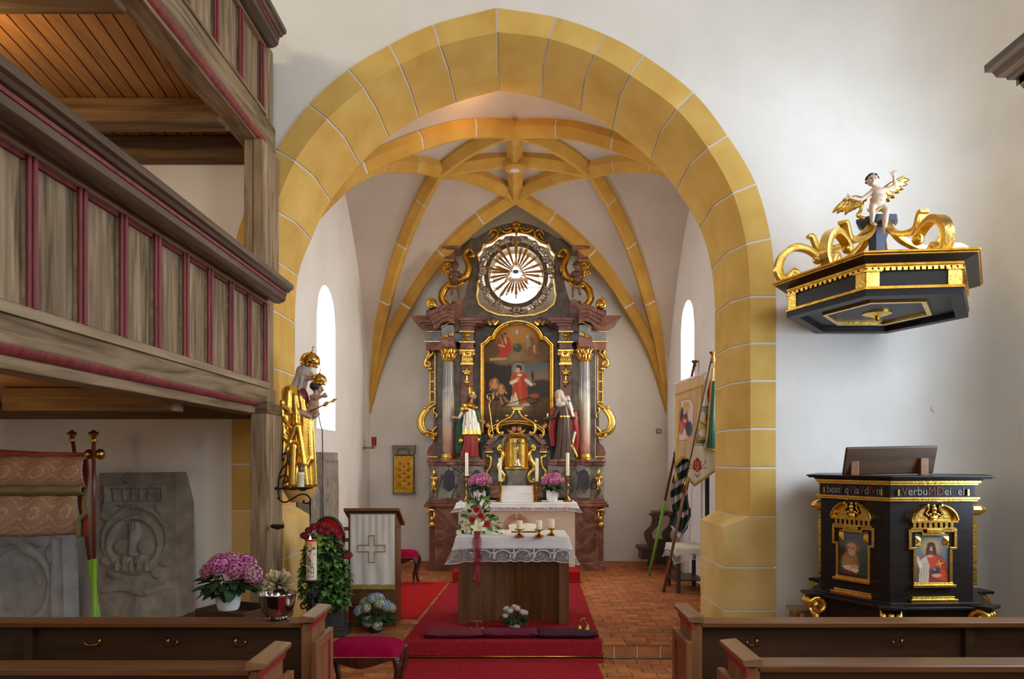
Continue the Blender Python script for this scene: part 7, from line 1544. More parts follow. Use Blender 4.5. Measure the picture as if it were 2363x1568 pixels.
pr = [(11.66, zm + .002), (11.72, zm + .12), (11.82, zm + .135), (11.95, zm + .255), (12.0, zm + .26), (12.0, zm + .002)]
xs0, xs1 = WX(1160, 11.7), WX(1226, 11.7)
m = MB(); pts_ = [(x, y, z) for x in (xs0 - .02, xs1 + .03) for y, z in pr]; n = len(pr); m.add(pts_, [tuple(range(n)), tuple(range(2 * n - 1, n - 1, -1))] + [(i, i + n, (i + 1) % n + n, (i + 1) % n) for i in range(n)]); m.build('cloth', m_white, t, bevel=.01)
m_yel = mat('yellow_braid', (206, 156, 50), (222, 178, 80), scale=30, rough=.6)
for x in (xs0 - .02, xs1 + .03): g = MB(); g.tube([(x, y, z) for y, z in pr[:5]], .012, 6); g.build('yellow_edge', m_yel, t)
# ---------------------------------------------------------------- kneeling cushions and altar bells
def cushion(x0, x1, d0, d1, h, c, label, lean=0.):
    m = MB(); n, k = 22, 12; z0 = CH + .012
    def f(sgn):
        def g(u, v):
            e = (1 - abs(2 * u - 1) ** 6) * (1 - abs(2 * v - 1) ** 5); return Vector((x0 + (x1 - x0) * u + lean * (v - .5), d0 + (d1 - d0) * v, z0 + h / 2 + sgn * h / 2 * max(0, e) ** .35 + (sgn > 0) * .006 * math.sin(u * 15) * math.sin(v * 9 + 1)))
        return g
    m.grid(f(1), n, k); m.grid(f(-1), n, k, True); g = mat(label.split()[0] + '_velvet', c, tuple(min(255, int(x * 1.3)) for x in c), scale=8, rough=.8, bump=.1)
    return tag(m.build('kneeling_cushion', g, auto=70), label, 'cushion')
cushion(WX(982, 7.72), WX(1117, 7.72), 7.62, 7.86, .075, (92, 20, 38), 'wine red kneeling cushion, leftmost of three before the wooden altar', .03)
cushion(WX(1113, 7.72), WX(1241, 7.72), 7.63, 7.84, .08, (84, 4, 36), 'purple red kneeling cushion, middle of three before the wooden altar')
cushion(WX(1239, 7.72), WX(1377, 7.72), 7.61, 7.84, .075, (52, 4, 22), 'darkest kneeling cushion, right of three before the wooden altar', -.03)
def bells(px, py, label, offs):
    d = 7.95 if px < 1200 else 7.75; p = W(px, py, d); p.z = CH + (.012 if px < 1200 else .085); t = thing('altar_bells', label, 'bell', tuple(p))
    g = MB(); tops = []
    for dx, dy in offs:
        c = p + Vector((dx, dy, 0)); MB().lathe([(.032, 0), (.034, .004), (.027, .012), (.024, .03), (.012, .042), (.004, .046), (.004, .06)], c, 18).build('bell', m_brass, t, auto=45); tops.append(c + Vector((0, 0, .06)))
    a, b = tops[0], tops[-1]; g.tube(crom([tuple(a), tuple(a.lerp(b, .2) + Vector((0, 0, .04))), tuple(a.lerp(b, .8) + Vector((0, 0, .045))), tuple(b)], 5), .005, 6)
    if len(tops) > 2: g.tube([a.lerp(b, .5) + Vector((0, 0, .045)), tops[1]], .004, 6)
    g.build('handle', m_brass, t, smooth=True)
bells(1101, 1452, 'set of three little brass altar bells behind the left cushion', ((-.06, .02), (0, -.03), (.06, .03))); bells(1347, 1451, 'pair of little brass altar bells on the right kneeling cushion', ((-.045, .0), (.03, -.03), (.04, .04)))
# ---------------------------------------------------------------- lectern with hanging cloth
dl = 8.24; t = thing('lectern', 'brown wooden lectern hung with a cream cloth bearing an outlined cross', 'lectern', tuple(W(860, 1447, dl)))
x0, x1 = WX(804, dl), WX(914, dl); zt = WZ(1184, dl)
MB().prism([(x0, dl, ZC), (x1, dl, ZC), (x1, dl + .36, ZC), (x0, dl + .36, ZC)], (0, 0, zt - ZC - .16)).build('body', m_oak, t, bevel=.004)
m = MB(); m.add([(x0, dl, zt - .17), (x1, dl, zt - .17), (x1, dl, zt), (x0, dl, zt), (x0, dl + .36, zt - .17), (x1, dl + .36, zt - .17)], [(0, 1, 2, 3), (0, 3, 4), (1, 5, 2), (3, 2, 5, 4), (0, 4, 5, 1)]); m.build('desk_wedge', m_oak, t)
a = math.atan2(.17, .36); mm = Matrix.Rotation(-a, 3, 'X'); MB().obox(((x0 + x1) / 2, dl + .17, zt - .06), ((x1 - x0) / 2 + .045, .235, .016), mm).build('desk_board', m_pew, t, bevel=.004)
m_cream = mat('cream_cloth', (208, 200, 186), (220, 214, 200), scale=4, rough=.85, bump=.12, bscale=18)
cx0, cx1 = WX(809, dl), WX(912, dl); z0, z1 = WZ(1350, dl), WZ(1187, dl)
m = MB(); m.grid(lambda u, v: Vector((cx0 + (cx1 - cx0) * u, dl - .018 - .008 * math.sin(u * 19 + v * 2) * (1 - v) - .004 * math.sin(u * 43) * v, z0 + (z1 - z0) * v)), 50, 10); lcl = m.build('cloth', m_cream, t, smooth=True)
sweep([(851, 1237), (864, 1237), (864, 1259), (889, 1259), (889, 1274), (864, 1274), (864, 1299), (851, 1299), (851, 1274), (826, 1274), (826, 1259), (851, 1259)], [(-1, 0), (0, .008), (1, 0)], True, dl - .028).build('embroidered_cross', mat('ochre_braid', (158, 112, 54), (176, 130, 70), rough=.7), lcl)
m = MB()
for i in range(70):
    x = cx0 + (cx1 - cx0) * (i + .5) / 70; m.tube([(x, dl - .022, z0 + .005), (x + RND.uniform(-.004, .004), dl - .026, z0 - .05)], .004, 4)
tag(m.build('gold_fringe', mat('gold_fringe', (150, 128, 44), (176, 152, 66), rough=.7), lcl), kind='stuff')
m_fringe = bpy.data.materials['gold_fringe']
g = MB(); g.tube([(cx0 - .02, dl - .02, z1 + .006), (cx1 + .02, dl - .02, z1 + .006)], .007, 8); g.build('hanging_rod', m_brass, t)
# ---------------------------------------------------------------- stools and chairs
m_velvet = mat('crimson_velvet', (128, 0, 44), (148, 4, 56), scale=8, rough=.9, spec=.1); m_mahog = mat('dark_mahogany', (52, 24, 16), (84, 42, 28), scale=1., stretch=WV, rough=.22, spec=.6)
def stool(p, w, dp, h, label, sc=1.):
    t = thing('upholstered_stool', label, 'stool', tuple(p)); p = Vector(p); m = MB()
    def f(u, v): e = (1 - abs(2 * u - 1) ** 4) * (1 - abs(2 * v - 1) ** 4); return p + Vector(((u - .5) * w * (1.0 + .03 * (1 - abs(2 * v - 1) ** 2)), (v - .5) * dp, h - .09 + .10 * max(0, e) ** .45))
    m.grid(f, 26, 18); m.build('seat_cushion', m_velvet, t, smooth=True)
    def rail(a, b): 
        a, b = Vector(a), Vector(b); n = 14; A_, B_ = [], []
        for i in range(n + 1):
            u = i / n; q = p + a.lerp(b, u); A_.append(q + Vector((0, 0, h - .085))); B_.append(q + Vector((0, 0, h - .15 - .025 * math.cos(u * 2 * math.pi) * -1 + .02 * abs(2 * u - 1))))
        o = MB(); o.strip(A_, B_); nn = (b - a).cross(Vector((0, 0, 1))).normalized() * .02; o.strip([v + nn for v in A_], [v + nn for v in B_]); o.strip(A_, [v + nn for v in A_]); o.strip(B_, [v + nn for v in B_]); o.build('apron', m_mahog, t)
    x, y = w / 2 - .01, dp / 2 - .01
    for a, b in (((-x, -y, 0), (x, -y, 0)), ((x, -y, 0), (x, y, 0)), ((x, y, 0), (-x, y, 0)), ((-x, y, 0), (-x, -y, 0))): rail(a, b)
    for i, j in ((-1, -1), (1, -1), (1, 1), (-1, 1)):
        o = MB(); o.tube(crom([tuple(p + Vector((i * (x - .005), j * (y - .005), h - .09))), tuple(p + Vector((i * (x + .012), j * (y + .012), h - .2))), tuple(p + Vector((i * (x - .025), j * (y - .025), h * .28))), tuple(p + Vector((i * (x - .01), j * (y - .01), .03))), tuple(p + Vector((i * (x + .005), j * (y + .005), 0)))], 5), taper(21, .034, .02, .02), 8); o.build('leg', m_mahog, t, smooth=True)
    o = MB()
    for i in range(44):
        for q in ((p.x - x + 2 * x * i / 43, p.y - y - .012), ): o.ell((q[0], q[1], p.z + h - .085), .006, 5, 4)
    tag(o.build('brass_nails', m_brass, t), kind='stuff'); return t
stool(W(841, 1470, 6.1) * 0 + Vector((WX(842, 6.1), 6.12, 0)), .60, .44, .53, 'large crimson upholstered stool beside the left pew front')
stool(Vector((WX(928, 11.0), 11.15, ZC)), .42, .40, .50, 'small crimson upholstered stool on the carpet behind the lectern')
def chair(p, label, mw, back):
    t = thing('chair', label, 'chair', tuple(p)); p = Vector(p); MB().box(p.x - .22, p.x + .22, p.y - .2, p.y + .22, p.z + .42, p.z + .46).build('seat', mw, t, bevel=.01)
    for i, j in ((-1, -1), (1, -1), (1, 1), (-1, 1)): o = MB(); o.tube([p + Vector((i * .19, j * .18, .42)), p + Vector((i * .2, j * .2, 0))], [.022, .016], 8); o.build('leg', mw, t, smooth=True)
    if back == 'red':
        o = MB(); P = [p + Vector((.2 * math.cos(a) * 1.0, .24, .88 + .26 * math.sin(a))) for a in [i * math.pi / 12 - .6 for i in range(13 + 4)]]; o.tube(P, .02, 8); o.build('back_frame', m_mahog, t, smooth=True)
        o = MB(); o.ell(p + Vector((0, .24, .88)), (.18, .03, .24), 18, 10); o.build('back_cushion', m_carp2, t, smooth=True); MB().box(p.x - .2, p.x + .2, p.y - .19, p.y + .21, p.z + .46, p.z + .51).build('seat_cushion', m_carp2, t, bevel=.02)
    else:
        for x in (-.19, .19): o = MB(); o.tube(crom([tuple(p + Vector((x, .2, .44))), tuple(p + Vector((x * 1.05, .24, .7))), tuple(p + Vector((x * .9, .3, .96)))], 5), .02, 8); o.build('back_post', mw, t, smooth=True)
        for z in (.62, .78, .93): o = MB(); o.beam(p + Vector((-.19, .25 + (z - .6) * .12, z)), p + Vector((.19, .25 + (z - .6) * .12, z)), .015, .05); o.build('back_slat', mw, t)
    return t
chair(Vector((WX(756, 9.3), 9.1, ZC)), 'dark framed chair with a rounded red back half hidden by the ivy', m_mahog, 'red')
chair(Vector((WX(803, 9.75), 9.75, ZC)), 'light wooden ladder back chair half hidden behind the lectern', m_pew, 'wood')
# ---------------------------------------------------------------- ivy column in its stone planter
di = 7.85; pi_ = W(774, 1465, di); pi_.z = ZC
t = thing('ivy_plant', 'tall cone of green ivy topped with red flowers in a dark stone planter', 'potted plant', tuple(pi_))
m_dstone = mat('dark_planter', (44, 42, 44), (70, 66, 64), scale=6, rough=.55, bump=.2); m = MB(); s = di / F
for y0, y1, w0 in ((1465, 1452, 30), (1452, 1446, 27), (1446, 1398, 22), (1398, 1390, 27), (1390, 1380, 30)): m.obox((pi_.x, pi_.y, (WZ(y0, di) + WZ(y1, di)) / 2), (w0 * s, w0 * s * .9, (y0 - y1) / 2 * s))
m.build('planter', m_dstone, t, bevel=.008); R_ = random.Random(8)
prof = [(1228, 20), (1250, 36), (1275, 44), (1300, 52), (1330, 56), (1360, 56), (1385, 46), (1402, 30)]
def ivyp():
    y = R_.uniform(1232, 1402); r = np.interp(y, [a for a, _ in prof], [b for _, b in prof]) * s * R_.uniform(.82, 1.05); a = R_.uniform(0, 2 * math.pi); cx = WX(np.interp(y, [1228, 1400], [748, 758]), di)
    return Vector((cx + r * math.cos(a), di - .02 + r * math.sin(a), WZ(y, di))), Vector((math.cos(a), math.sin(a), R_.uniform(-1.1, -.1))), a
n = 0
while n < 250:
    p, dv, a = ivyp()
    if math.sin(a) > .1: continue
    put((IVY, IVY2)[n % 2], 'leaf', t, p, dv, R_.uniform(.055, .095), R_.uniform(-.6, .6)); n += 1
m = MB(); cl = []
for i in range(700):
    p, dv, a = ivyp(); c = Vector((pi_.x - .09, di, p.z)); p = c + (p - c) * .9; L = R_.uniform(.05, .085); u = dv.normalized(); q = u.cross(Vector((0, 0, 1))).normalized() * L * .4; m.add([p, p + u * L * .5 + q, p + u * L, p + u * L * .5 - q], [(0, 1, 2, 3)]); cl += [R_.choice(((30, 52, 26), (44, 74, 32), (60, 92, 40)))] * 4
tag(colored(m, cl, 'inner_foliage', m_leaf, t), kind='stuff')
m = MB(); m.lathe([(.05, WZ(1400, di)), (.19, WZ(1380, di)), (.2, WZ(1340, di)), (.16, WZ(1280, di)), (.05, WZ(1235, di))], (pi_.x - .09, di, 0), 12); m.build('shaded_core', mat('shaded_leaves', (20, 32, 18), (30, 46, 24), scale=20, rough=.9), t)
RED = [headmesh(((158, 20, 50), (186, 34, 70), (120, 60, 40)), 24, .8, .42, 5)]
for x, y, f in ((704, 1236, 10), (716, 1224, 14), (727, 1215, 12), (738, 1212, 8), (748, 1212, 14), (757, 1216, 10), (765, 1221, 14), (772, 1226, 8), (744, 1224, 20), (758, 1228, 18), (780, 1238, 6), (712, 1242, 4), (806, 1282, 2), (797, 1283, 8)): put(RED[0], 'flower_head', t, W(x, y, di) + Vector((0, -f * s, 0)), (0, -.6, .8), .038, R_.uniform(0, 6))
# ---------------------------------------------------------------- paschal candle on its wrought stand
dc = 6.25; pc_ = W(719, 1340, dc); s = dc / F
t = thing('candle_stand', 'black wrought iron scroll stand carrying the tall decorated candle', 'stand', (pc_.x, dc, 0))
MB().lathe([(.02, -.03), (.08, -.008), (.085, .0), (.08, .008)], pc_, 24).build('drip_plate', m_iron, t, auto=40)
for k in range(3):
    a = math.radians(-90 + 120 * k + 20); e = Vector((math.cos(a), math.sin(a), 0)); g = MB()
    def sc(pts, r=.007): g.tube([pc_ + e * (x * s) + Vector((0, 0, -y * s)) for x, y in pts], r, 6)
    sc(crom([(2, 0), (4, 12), (14, 22), (16, 34), (8, 38), (6, 30), (11, 29)], 5)); sc(crom([(11, 29), (4, 40), (3, 52), (12, 62), (24, 66), (26, 56), (19, 53), (18, 60)], 5)); sc(crom([(3, 44), (6, 80), (16, 130), (30, 220), (40, 305)], 5), .009); sc(crom([(12, 62), (10, 84), (22, 96), (26, 84)], 5))
    g.build('scroll_leg', m_iron, t, smooth=True)
t = thing('paschal_candle', 'lit Easter candle with vine ornament, letters and a year on the iron stand', 'candle', tuple(pc_))
rc = 11.8 * s; h = (1337 - 1248) * s; zc0 = pc_.z + .008
p = Paint(0, 100, 0, 90, 64, 72, (222, 208, 178)); p.grad((226, 150, 60), (222, 204, 170), 0, 22)  # orange top is the flame's glow painted into the wax colour
for x, y in ((24, 36), (30, 40), (20, 41), (26, 45), (32, 46), (24, 51), (29, 54)): p.ell(x, y, 3.4, 2.6, (120, 24, 34), 1, .3)
p.line([(34, 8), (36, 20), (30, 34)], 2, (60, 80, 40)); p.line([(36, 20), (44, 12)], 1.5, (60, 80, 40)); p.ell(20, 16, 6, 3, (66, 96, 46), 1, .3); p.ell(44, 17, 6, 3, (66, 96, 46), 1, .3); p.ell(30, 22, 5, 3, (176, 40, 40), 1, .3); p.ell(16, 30, 4, 2, (176, 40, 40), 1, .3); p.ell(46, 30, 4, 2, (206, 120, 50), 1, .3); p.poly([(30, 48), (42, 52), (40, 62), (28, 62)], (120, 130, 96), .7)
cbody = p.mesh('candle_body', attr_mat('painted_wax', .4), t, lambda x, y: Vector((pc_.x - rc * math.sin((x / 100 - .32) * 2 * math.pi) * -1, pc_.y - rc * math.cos((x / 100 - .32) * 2 * math.pi), zc0 + h * (1 - y / 90))))
ang = lambda x: x / rc
def wrap(z): return lambda x, y: Vector((pc_.x + (rc + .001) * math.sin(ang(x)), pc_.y - (rc + .001) * math.cos(ang(x)), zc0 + z + y))
textmesh('letters', 'AΩ', .075, wrap(.055), mat('dark_green_paint', (36, 52, 44), rough=.6), cbody, .064); textmesh('year', '2014', .036, wrap(.018), mat('red_paint', (170, 40, 50), rough=.6), cbody, .06)
MB().lathe([(rc, 0), (rc * 1.02, .012), (rc * .7, .016), (rc * .5, .0), (0, -.004)], (pc_.x, pc_.y, zc0 + h), 24).build('wax_rim', mat('red_wax', (130, 26, 50), (160, 40, 60), rough=.4), t, smooth=True)
m_flame, nt, b = node_mat('flame'); b.inputs['Emission Color'].default_value = (1, .62, .2, 1); b.inputs['Emission Strength'].default_value = 14; b.inputs['Base Color'].default_value = (1, .6, .2, 1)
g = MB(); g.lathe([(.001, -.012), (.010, .0), (.011, .01), (.005, .026), (.0005, .042)], (pc_.x - .004, pc_.y - rc * .6, zc0 + h + .006), 12); g.build('flame', m_flame, t, smooth=True)
# ---------------------------------------------------------------- round table with tray, silver bucket
dtb = 6.0; t = thing('round_table', 'round dark wooden table behind the left pew front', 'table', (WX(545, dtb), 6.05, 0)); c = Vector(t.location); ztb = WZ(1424, 5.95)
MB().lathe([(.40, ztb - .03), (.43, ztb - .02), (.435, ztb - .008), (.43, ztb)], c, 48).build('table_top', m_pewd, t, auto=40); MB().lathe([(.26, 0), (.26, .03), (.06, .08), (.05, .4), (.07, ztb - .03)], c, 20).build('pedestal', m_pewd, t, auto=40)
t = thing('wooden_tray', 'brown wooden tray with slotted handles under the pink hydrangea', 'tray', (c.x, c.y, ztb)); rz = Matrix.Rotation(-.35, 3, 'Z'); C0 = Vector((WX(540, 5.95), 6.0, ztb + .002))
MB().obox(C0 + Vector((0, 0, .008)), (.24, .19, .007), rz).build('tray_base', m_pewd, t)
for (u, v, a, b) in ((0, -.19, .24, .008), (0, .19, .24, .008), (-.24, 0, .008, .19), (.24, 0, .008, .19)): MB().obox(C0 + rz @ Vector((u, v, .035)), (a, b, .035), rz).build('tray_side', m_pewd, t, bevel=.004)
db = 5.02; pb_ = Vector((WX(641, db), 5.015, .9402)); s = db / F
t = thing('silver_bucket', 'polished silver bucket standing on the left pew shelf', 'bucket', tuple(pb_)); m_chrome = mat('polished_silver', (176, 170, 168), (196, 190, 186), scale=3, rough=.12, metal=1)
MB().lathe([(.075, 0), (.078, .008), (.06, .016), (.07, .024), (.10, .06), (.115, .11), (.122, .17), (.126, .182), (.124, .186), (.118, .17), (.09, .06), (0, .04)], pb_, 36).build('bucket', m_chrome, t, auto=50)
t = thing('dried_flower_head', 'large pale straw coloured dried flower pompom in the silver bucket', 'flower', tuple(pb_ + Vector((0, 0, .2)))); c = pb_ + Vector((.005, 0, .245)); m = MB(); cl = []; R_ = random.Random(2)
for i in range(120):
    z = R_.uniform(-.5, 1); a = R_.uniform(0, 6.28); r = math.sqrt(max(0, 1 - z * z)); e = Vector((r * math.cos(a), r * math.sin(a) * .8, z * .95)); q = e.cross(Vector((R_.uniform(-1, 1), R_.uniform(-1, 1), R_.uniform(-1, 1)))).normalized(); L = R_.uniform(.10, .122); k = R_.uniform(.85, 1.1)
    m.add([c + e * .02 - q * .003, c + e * .02 + q * .003, c + e * L * .8 + q * .014, c + e * L + q * .006, c + e * L - q * .008, c + e * L * .8 - q * .013], [(0, 1, 2, 3, 4, 5)]); cl += [(110, 90, 60)] * 2 + [tuple(min(255, x * k) for x in (206, 188, 148))] * 4
tag(colored(m, cl, 'petals', m_petal, t), kind='stuff'); g = MB(); g.ell(c, .03, 8, 6); g.build('flower_core', m_iron, t)
# ---------------------------------------------------------------- wrought bracket with electric candle on the post
dk = 7.38; s = dk / F; t = thing('candle_bracket', 'black wrought iron bracket with an electric candle on the gallery post', 'candle holder', tuple(W(640, 1130, dk)))
g = MB()
for pts, r in ((crom([(650, 1060), (655, 1062), (652, 1052), (659, 1046), (665, 1056), (662, 1070), (652, 1082), (645, 1098), (642, 1130), (645, 1152)], 5), 2.4), (crom([(645, 1105), (654, 1098), (664, 1101), (663, 1112), (655, 1113), (656, 1107)], 5), 2.2), (crom([(642, 1130), (652, 1128), (672, 1130), (700, 1128)], 4), 2.2), (crom([(640, 1150), (655, 1160), (672, 1154), (690, 1143), (706, 1142), (716, 1152), (712, 1162), (700, 1160), (702, 1155)], 5), 2.0)): ptube(pts, r, dk, g, 6)
g.ell(W(637, 1128, dk), 4 * s, 8, 6); g.build('scroll_bracket', m_iron, t, smooth=True)
MB().lathe([(.02, -.035), (.05, -.02), (.105, -.006), (.11, .004), (.10, .008)], W(698, 1126, dk), 24).build('drip_plate', m_iron, t, auto=40)
p = W(694, 1125, dk); MB().lathe([(.034, 0), (.034, .085), (.038, .09), (.036, .12), (.04, .125), (.03, .15), (.02, .152)], p, 18).build('candle_sleeve', m_wax, t, auto=45); MB().lathe([(.02, .15), (.026, .17), (.02, .2), (.006, .23), (0, .235)], p, 14).build('lamp_bulb', mat('smoky_bulb', (96, 66, 58), (130, 96, 86), rough=.2), t, smooth=True)
# ---------------------------------------------------------------- carved stone slabs
m_stone = mat('grey_sandstone', (126, 116, 102), (158, 148, 132), scale=7, rough=.95, bump=.5, bscale=40, bdist=.01); m_stone2 = mat('pale_plaster_stone', (138, 134, 128), (166, 162, 154), scale=5, rough=.95, bump=.4, bscale=40, bdist=.01)
class Rel:
    def __init__(s, nx, ny): s.u, s.v = np.meshgrid(np.linspace(0, 1, nx), np.linspace(0, 1, ny)); s.h = np.zeros((ny, nx)); s.n = (nx, ny)
    def bump(s, d, w, a): s.h = np.maximum(s.h, a * 1.5 * np.clip(1 - (d / w) ** 2, 0, 1) ** .4) if a > 0 else s.h + a * np.clip(1 - (d / w) ** 2, 0, 1); return s
    def line(s, pts, w, a, asp=1.):
        d = np.full(s.u.shape, 9.)
        for (x1, y1), (x2, y2) in zip(pts[:-1], pts[1:]):
            L2 = (x2 - x1) ** 2 + ((y2 - y1) * asp) ** 2 + 1e-9; t = np.clip(((s.u - x1) * (x2 - x1) + (s.v - y1) * asp * (y2 - y1) * asp) / L2, 0, 1); d = np.minimum(d, np.hypot(s.u - x1 - t * (x2 - x1), (s.v - y1 - t * (y2 - y1)) * asp))
        return s.bump(d, w, a)
    def ell(s, cx, cy, rx, ry, a): return s.bump(np.hypot((s.u - cx) / rx, (s.v - cy) / ry), 1., a)
    def ring(s, cx, cy, rx, ry, w, a): return s.bump(np.abs(np.hypot((s.u - cx) / rx, (s.v - cy) / ry) - 1) * rx, w, a)
    def noise(s, a, seed=1):
        R_ = np.random.RandomState(seed)
        for k in (3, 6, 12, 24): 
            g = R_.randn(k + 1, k + 1); iu = np.clip(s.u * k, 0, k - 1e-6); iv = np.clip(s.v * k, 0, k - 1e-6); i, j = iu.astype(int), iv.astype(int); fu, fv = iu - i, iv - j; fu, fv = fu * fu * (3 - 2 * fu), fv * fv * (3 - 2 * fv)
            s.h = s.h + a * 2.5 / k ** .7 * (g[j, i] * (1 - fu) * (1 - fv) + g[j, i + 1] * fu * (1 - fv) + g[j + 1, i] * (1 - fu) * fv + g[j + 1, i + 1] * fu * fv)
        return s
    def build(s, name, m, parent, fn, nrm):
        nx, ny = s.n; nrm = Vector(nrm); v = [tuple(Vector(fn(s.u[j, i], s.v[j, i])) + nrm * float(s.h[j, i])) for j in range(ny) for i in range(nx)]
        mb = MB(); mb.add(v, [(j * nx + i, (j + 1) * nx + i, (j + 1) * nx + i + 1, j * nx + i + 1) for j in range(ny - 1) for i in range(nx - 1)]); return mb.build(name, m, parent, smooth=True)
def slab(label, corners, back, rel, m, outline_fn=None):
    """corners: tl, tr, br, bl; back: offset to the back face"""
    tl, tr, br, bl = [Vector(c) for c in corners]; t = thing('carved_stone_slab', label, 'stone slab', tuple((bl + br) / 2)); bk = Vector(back); nn = -bk.normalized()
    fn = lambda u, v: (tl.lerp(tr, u)).lerp(bl.lerp(br, u), v)
    rel.build('relief', m, t, fn, nn); i = MB(); q = [tl, tr, br, bl]; eps = nn * -.012; a = [p + eps for p in q]; b = [p + bk for p in q]
    i.add(a + b, [(0, 1, 2, 3)] + [(k, (k + 1) % 4, (k + 1) % 4 + 4, k + 4) for k in range(4)] + [(7, 6, 5, 4)]); i.build('block', m, t)
    e = rel; return t
r = Rel(110, 180); r.ring(.5, .50, .34, .185, .035, .03).ring(.5, .47, .42, .23, .03, .02)
r.line([(.12, .1), (.88, .1), (.88, .22), (.12, .22), (.12, .1)], .03, .028, 1.6); r.ell(.5, .04, .2, .05, .03); r.ell(.14, .25, .09, .05, .03); r.ell(.86, .25, .09, .05, .03)
for k in range(6): r.line([(.2 + k * .12, .13), (.2 + k * .12, .19)], .016, .014, 1.6)
for x in (.46, .5, .54): r.line([(x, .36), (x, .44)], .022, .035, 1.6)
r.line([(.5, .42), (.5, .56)], .05, .045, 1.6).ell(.34, .52, .12, .06, .035).ell(.66, .52, .12, .06, .035).ell(.4, .62, .09, .05, .035).ell(.6, .62, .09, .05, .035)
for k in range(5): r.line([(.3 + .1 * k, .62), (.3 + .1 * k, .68)], .018, .04, 1.6)
for x, y in ((.1, .3), (.12, .62), (.88, .62), (.9, .32), (.2, .7), (.8, .7)): r.ell(x, y, .08, .04, .026)
r.line([(.08, .82), (.3, .8), (.6, .84), (.92, .79)], .04, .018, 1.6); r.ell(.3, .88, .2, .06, -.02).ell(.72, .9, .18, .06, -.02); r.noise(.006)
d = 7.62; slab('large carved stone with worn coat of arms leaning on the wall under the gallery', [W(232, 1092, 7.9), W(402, 1090, 7.9), W(402, 1425, d), W(226, 1425, d)], (.14, .16, 0), r, m_stone)
r = Rel(70, 90); r.ring(.45, .62, .4, .36, .035, .02).line([(.05, .1), (.5, .16), (.95, .08)], .05, .03).ell(.2, .12, .16, .1, .03).ell(.52, .2, .1, .1, .03).ell(.75, .14, .14, .08, .03).line([(.9, .1), (.9, .95)], .04, .02).ell(.1, .78, .1, .08, .025).ell(.85, .3, .06, .1, .02); r.noise(.006, 3)
slab('lower pale carved stone with an oval cartouche behind the rolled canopy', [W(-30, 1215, 7.75), W(140, 1215, 7.75), W(145, 1440, 7.55), W(-30, 1440, 7.55)], (.1, .12, 0), r, m_stone2)
def vines(seed):
    r = Rel(60, 110); R_ = random.Random(seed); r.line([(.07, .05), (.93, .05), (.93, .98), (.07, .98), (.07, .05)], .03, .015, 2.)
    for k in range(26): x, y = R_.uniform(.2, .8), .1 + .85 * k / 26; r.line([(x, y), (x + R_.uniform(-.15, .15), y + .04), (x + R_.uniform(-.2, .2), y + .07)], .05, .02, 2.)
    return r.noise(.004, seed)
slab('tall dark gravestone with carved foliage standing against the left chancel wall', [(-2.45, 9.42, 2.13), (-2.47, 10.25, 2.13), (-2.45, 10.25, ZC), (-2.43, 9.42, ZC)], (-.17, 0, 0), vines(4), m_stone)
slab('shorter gravestone with carved foliage nearest the left arch pillar', [(-2.50, 8.99, 1.62), (-2.5, 9.38, 1.72), (-2.48, 9.38, ZC), (-2.48, 8.99, ZC)], (-.15, 0, 0), vines(7), m_stone)
# ---------------------------------------------------------------- rolled processional canopy under the gallery
dq = 6.6; s = dq / F; t = thing('processional_canopy', 'rolled up brocade processional canopy with poles leaning under the left gallery', 'canopy', tuple(W(210, 1430, dq)))
m_broc, nt, b = node_mat('old_rose_brocade'); N = nt.nodes; tc = N.new('ShaderNodeTexCoord'); mp = N.new('ShaderNodeMapping'); mp.inputs['Scale'].default_value = (11, 11, 11); vo = N.new('ShaderNodeTexVoronoi'); vo.feature = 'DISTANCE_TO_EDGE'; cr = N.new('ShaderNodeValToRGB')
nt.links.new(tc.outputs['Object'], mp.inputs[0]); nt.links.new(mp.outputs[0], vo.inputs['Vector']); nt.links.new(vo.outputs['Distance'], cr.inputs[0]); vo.inputs['Randomness'].default_value = .25
cr.color_ramp.elements[0].color = (*lin((188, 166, 134)), 1); cr.color_ramp.elements[1].color = (*lin((150, 112, 104)), 1); cr.color_ramp.elements[0].position = .04; cr.color_ramp.elements[1].position = .12; nt.links.new(cr.outputs[0], b.inputs['Base Color']); b.inputs['Roughness'].default_value = .55
m_rust = mat('rust_red_lining', (138, 58, 40), (166, 78, 56), scale=6, rough=.6); m_olive = mat('olive_fringe', (108, 102, 66), (140, 132, 90), scale=60, stretch=(6, 6, .4), rough=.8)
def drape(y0, y1, x1, f0, name, m, amp=.012, sag=0):
    g = MB(); g.grid(lambda u, v: W(-60 + (x1 + 60) * u, y0 + (y1 - y0) * v + sag * math.sin(u * 4), dq) + Vector((0, -f0 - .05 * math.sin(math.pi * v) - amp * math.sin(u * 21 + v * 3), 0)), 50, 10); return g.build(name, m, t, smooth=True, solid=.006)
drape(1054, 1126, 200, .02, 'brocade_fold', m_broc); drape(1128, 1236, 184, .0, 'brocade_fold', m_broc, .01, 3); drape(1122, 1142, 203, .055, 'fringe', m_olive, .008)
g = MB(); g.grid(lambda u, v: W(180 + 22 * v + 4 * math.sin(u * 9), 1060 + 180 * u, dq) + Vector((0, .02 - .02 * v, 0)), 16, 3); g.build('lining', m_rust, t, smooth=True, solid=.006); g = MB(); g.tube([W(x, y, dq) + Vector((0, -.03, 0)) for x, y in crom([(202, 1130), (198, 1170), (200, 1185), (184, 1205), (186, 1240)], 4)], .02, 8); g.build('fringe', m_olive, t, smooth=True)
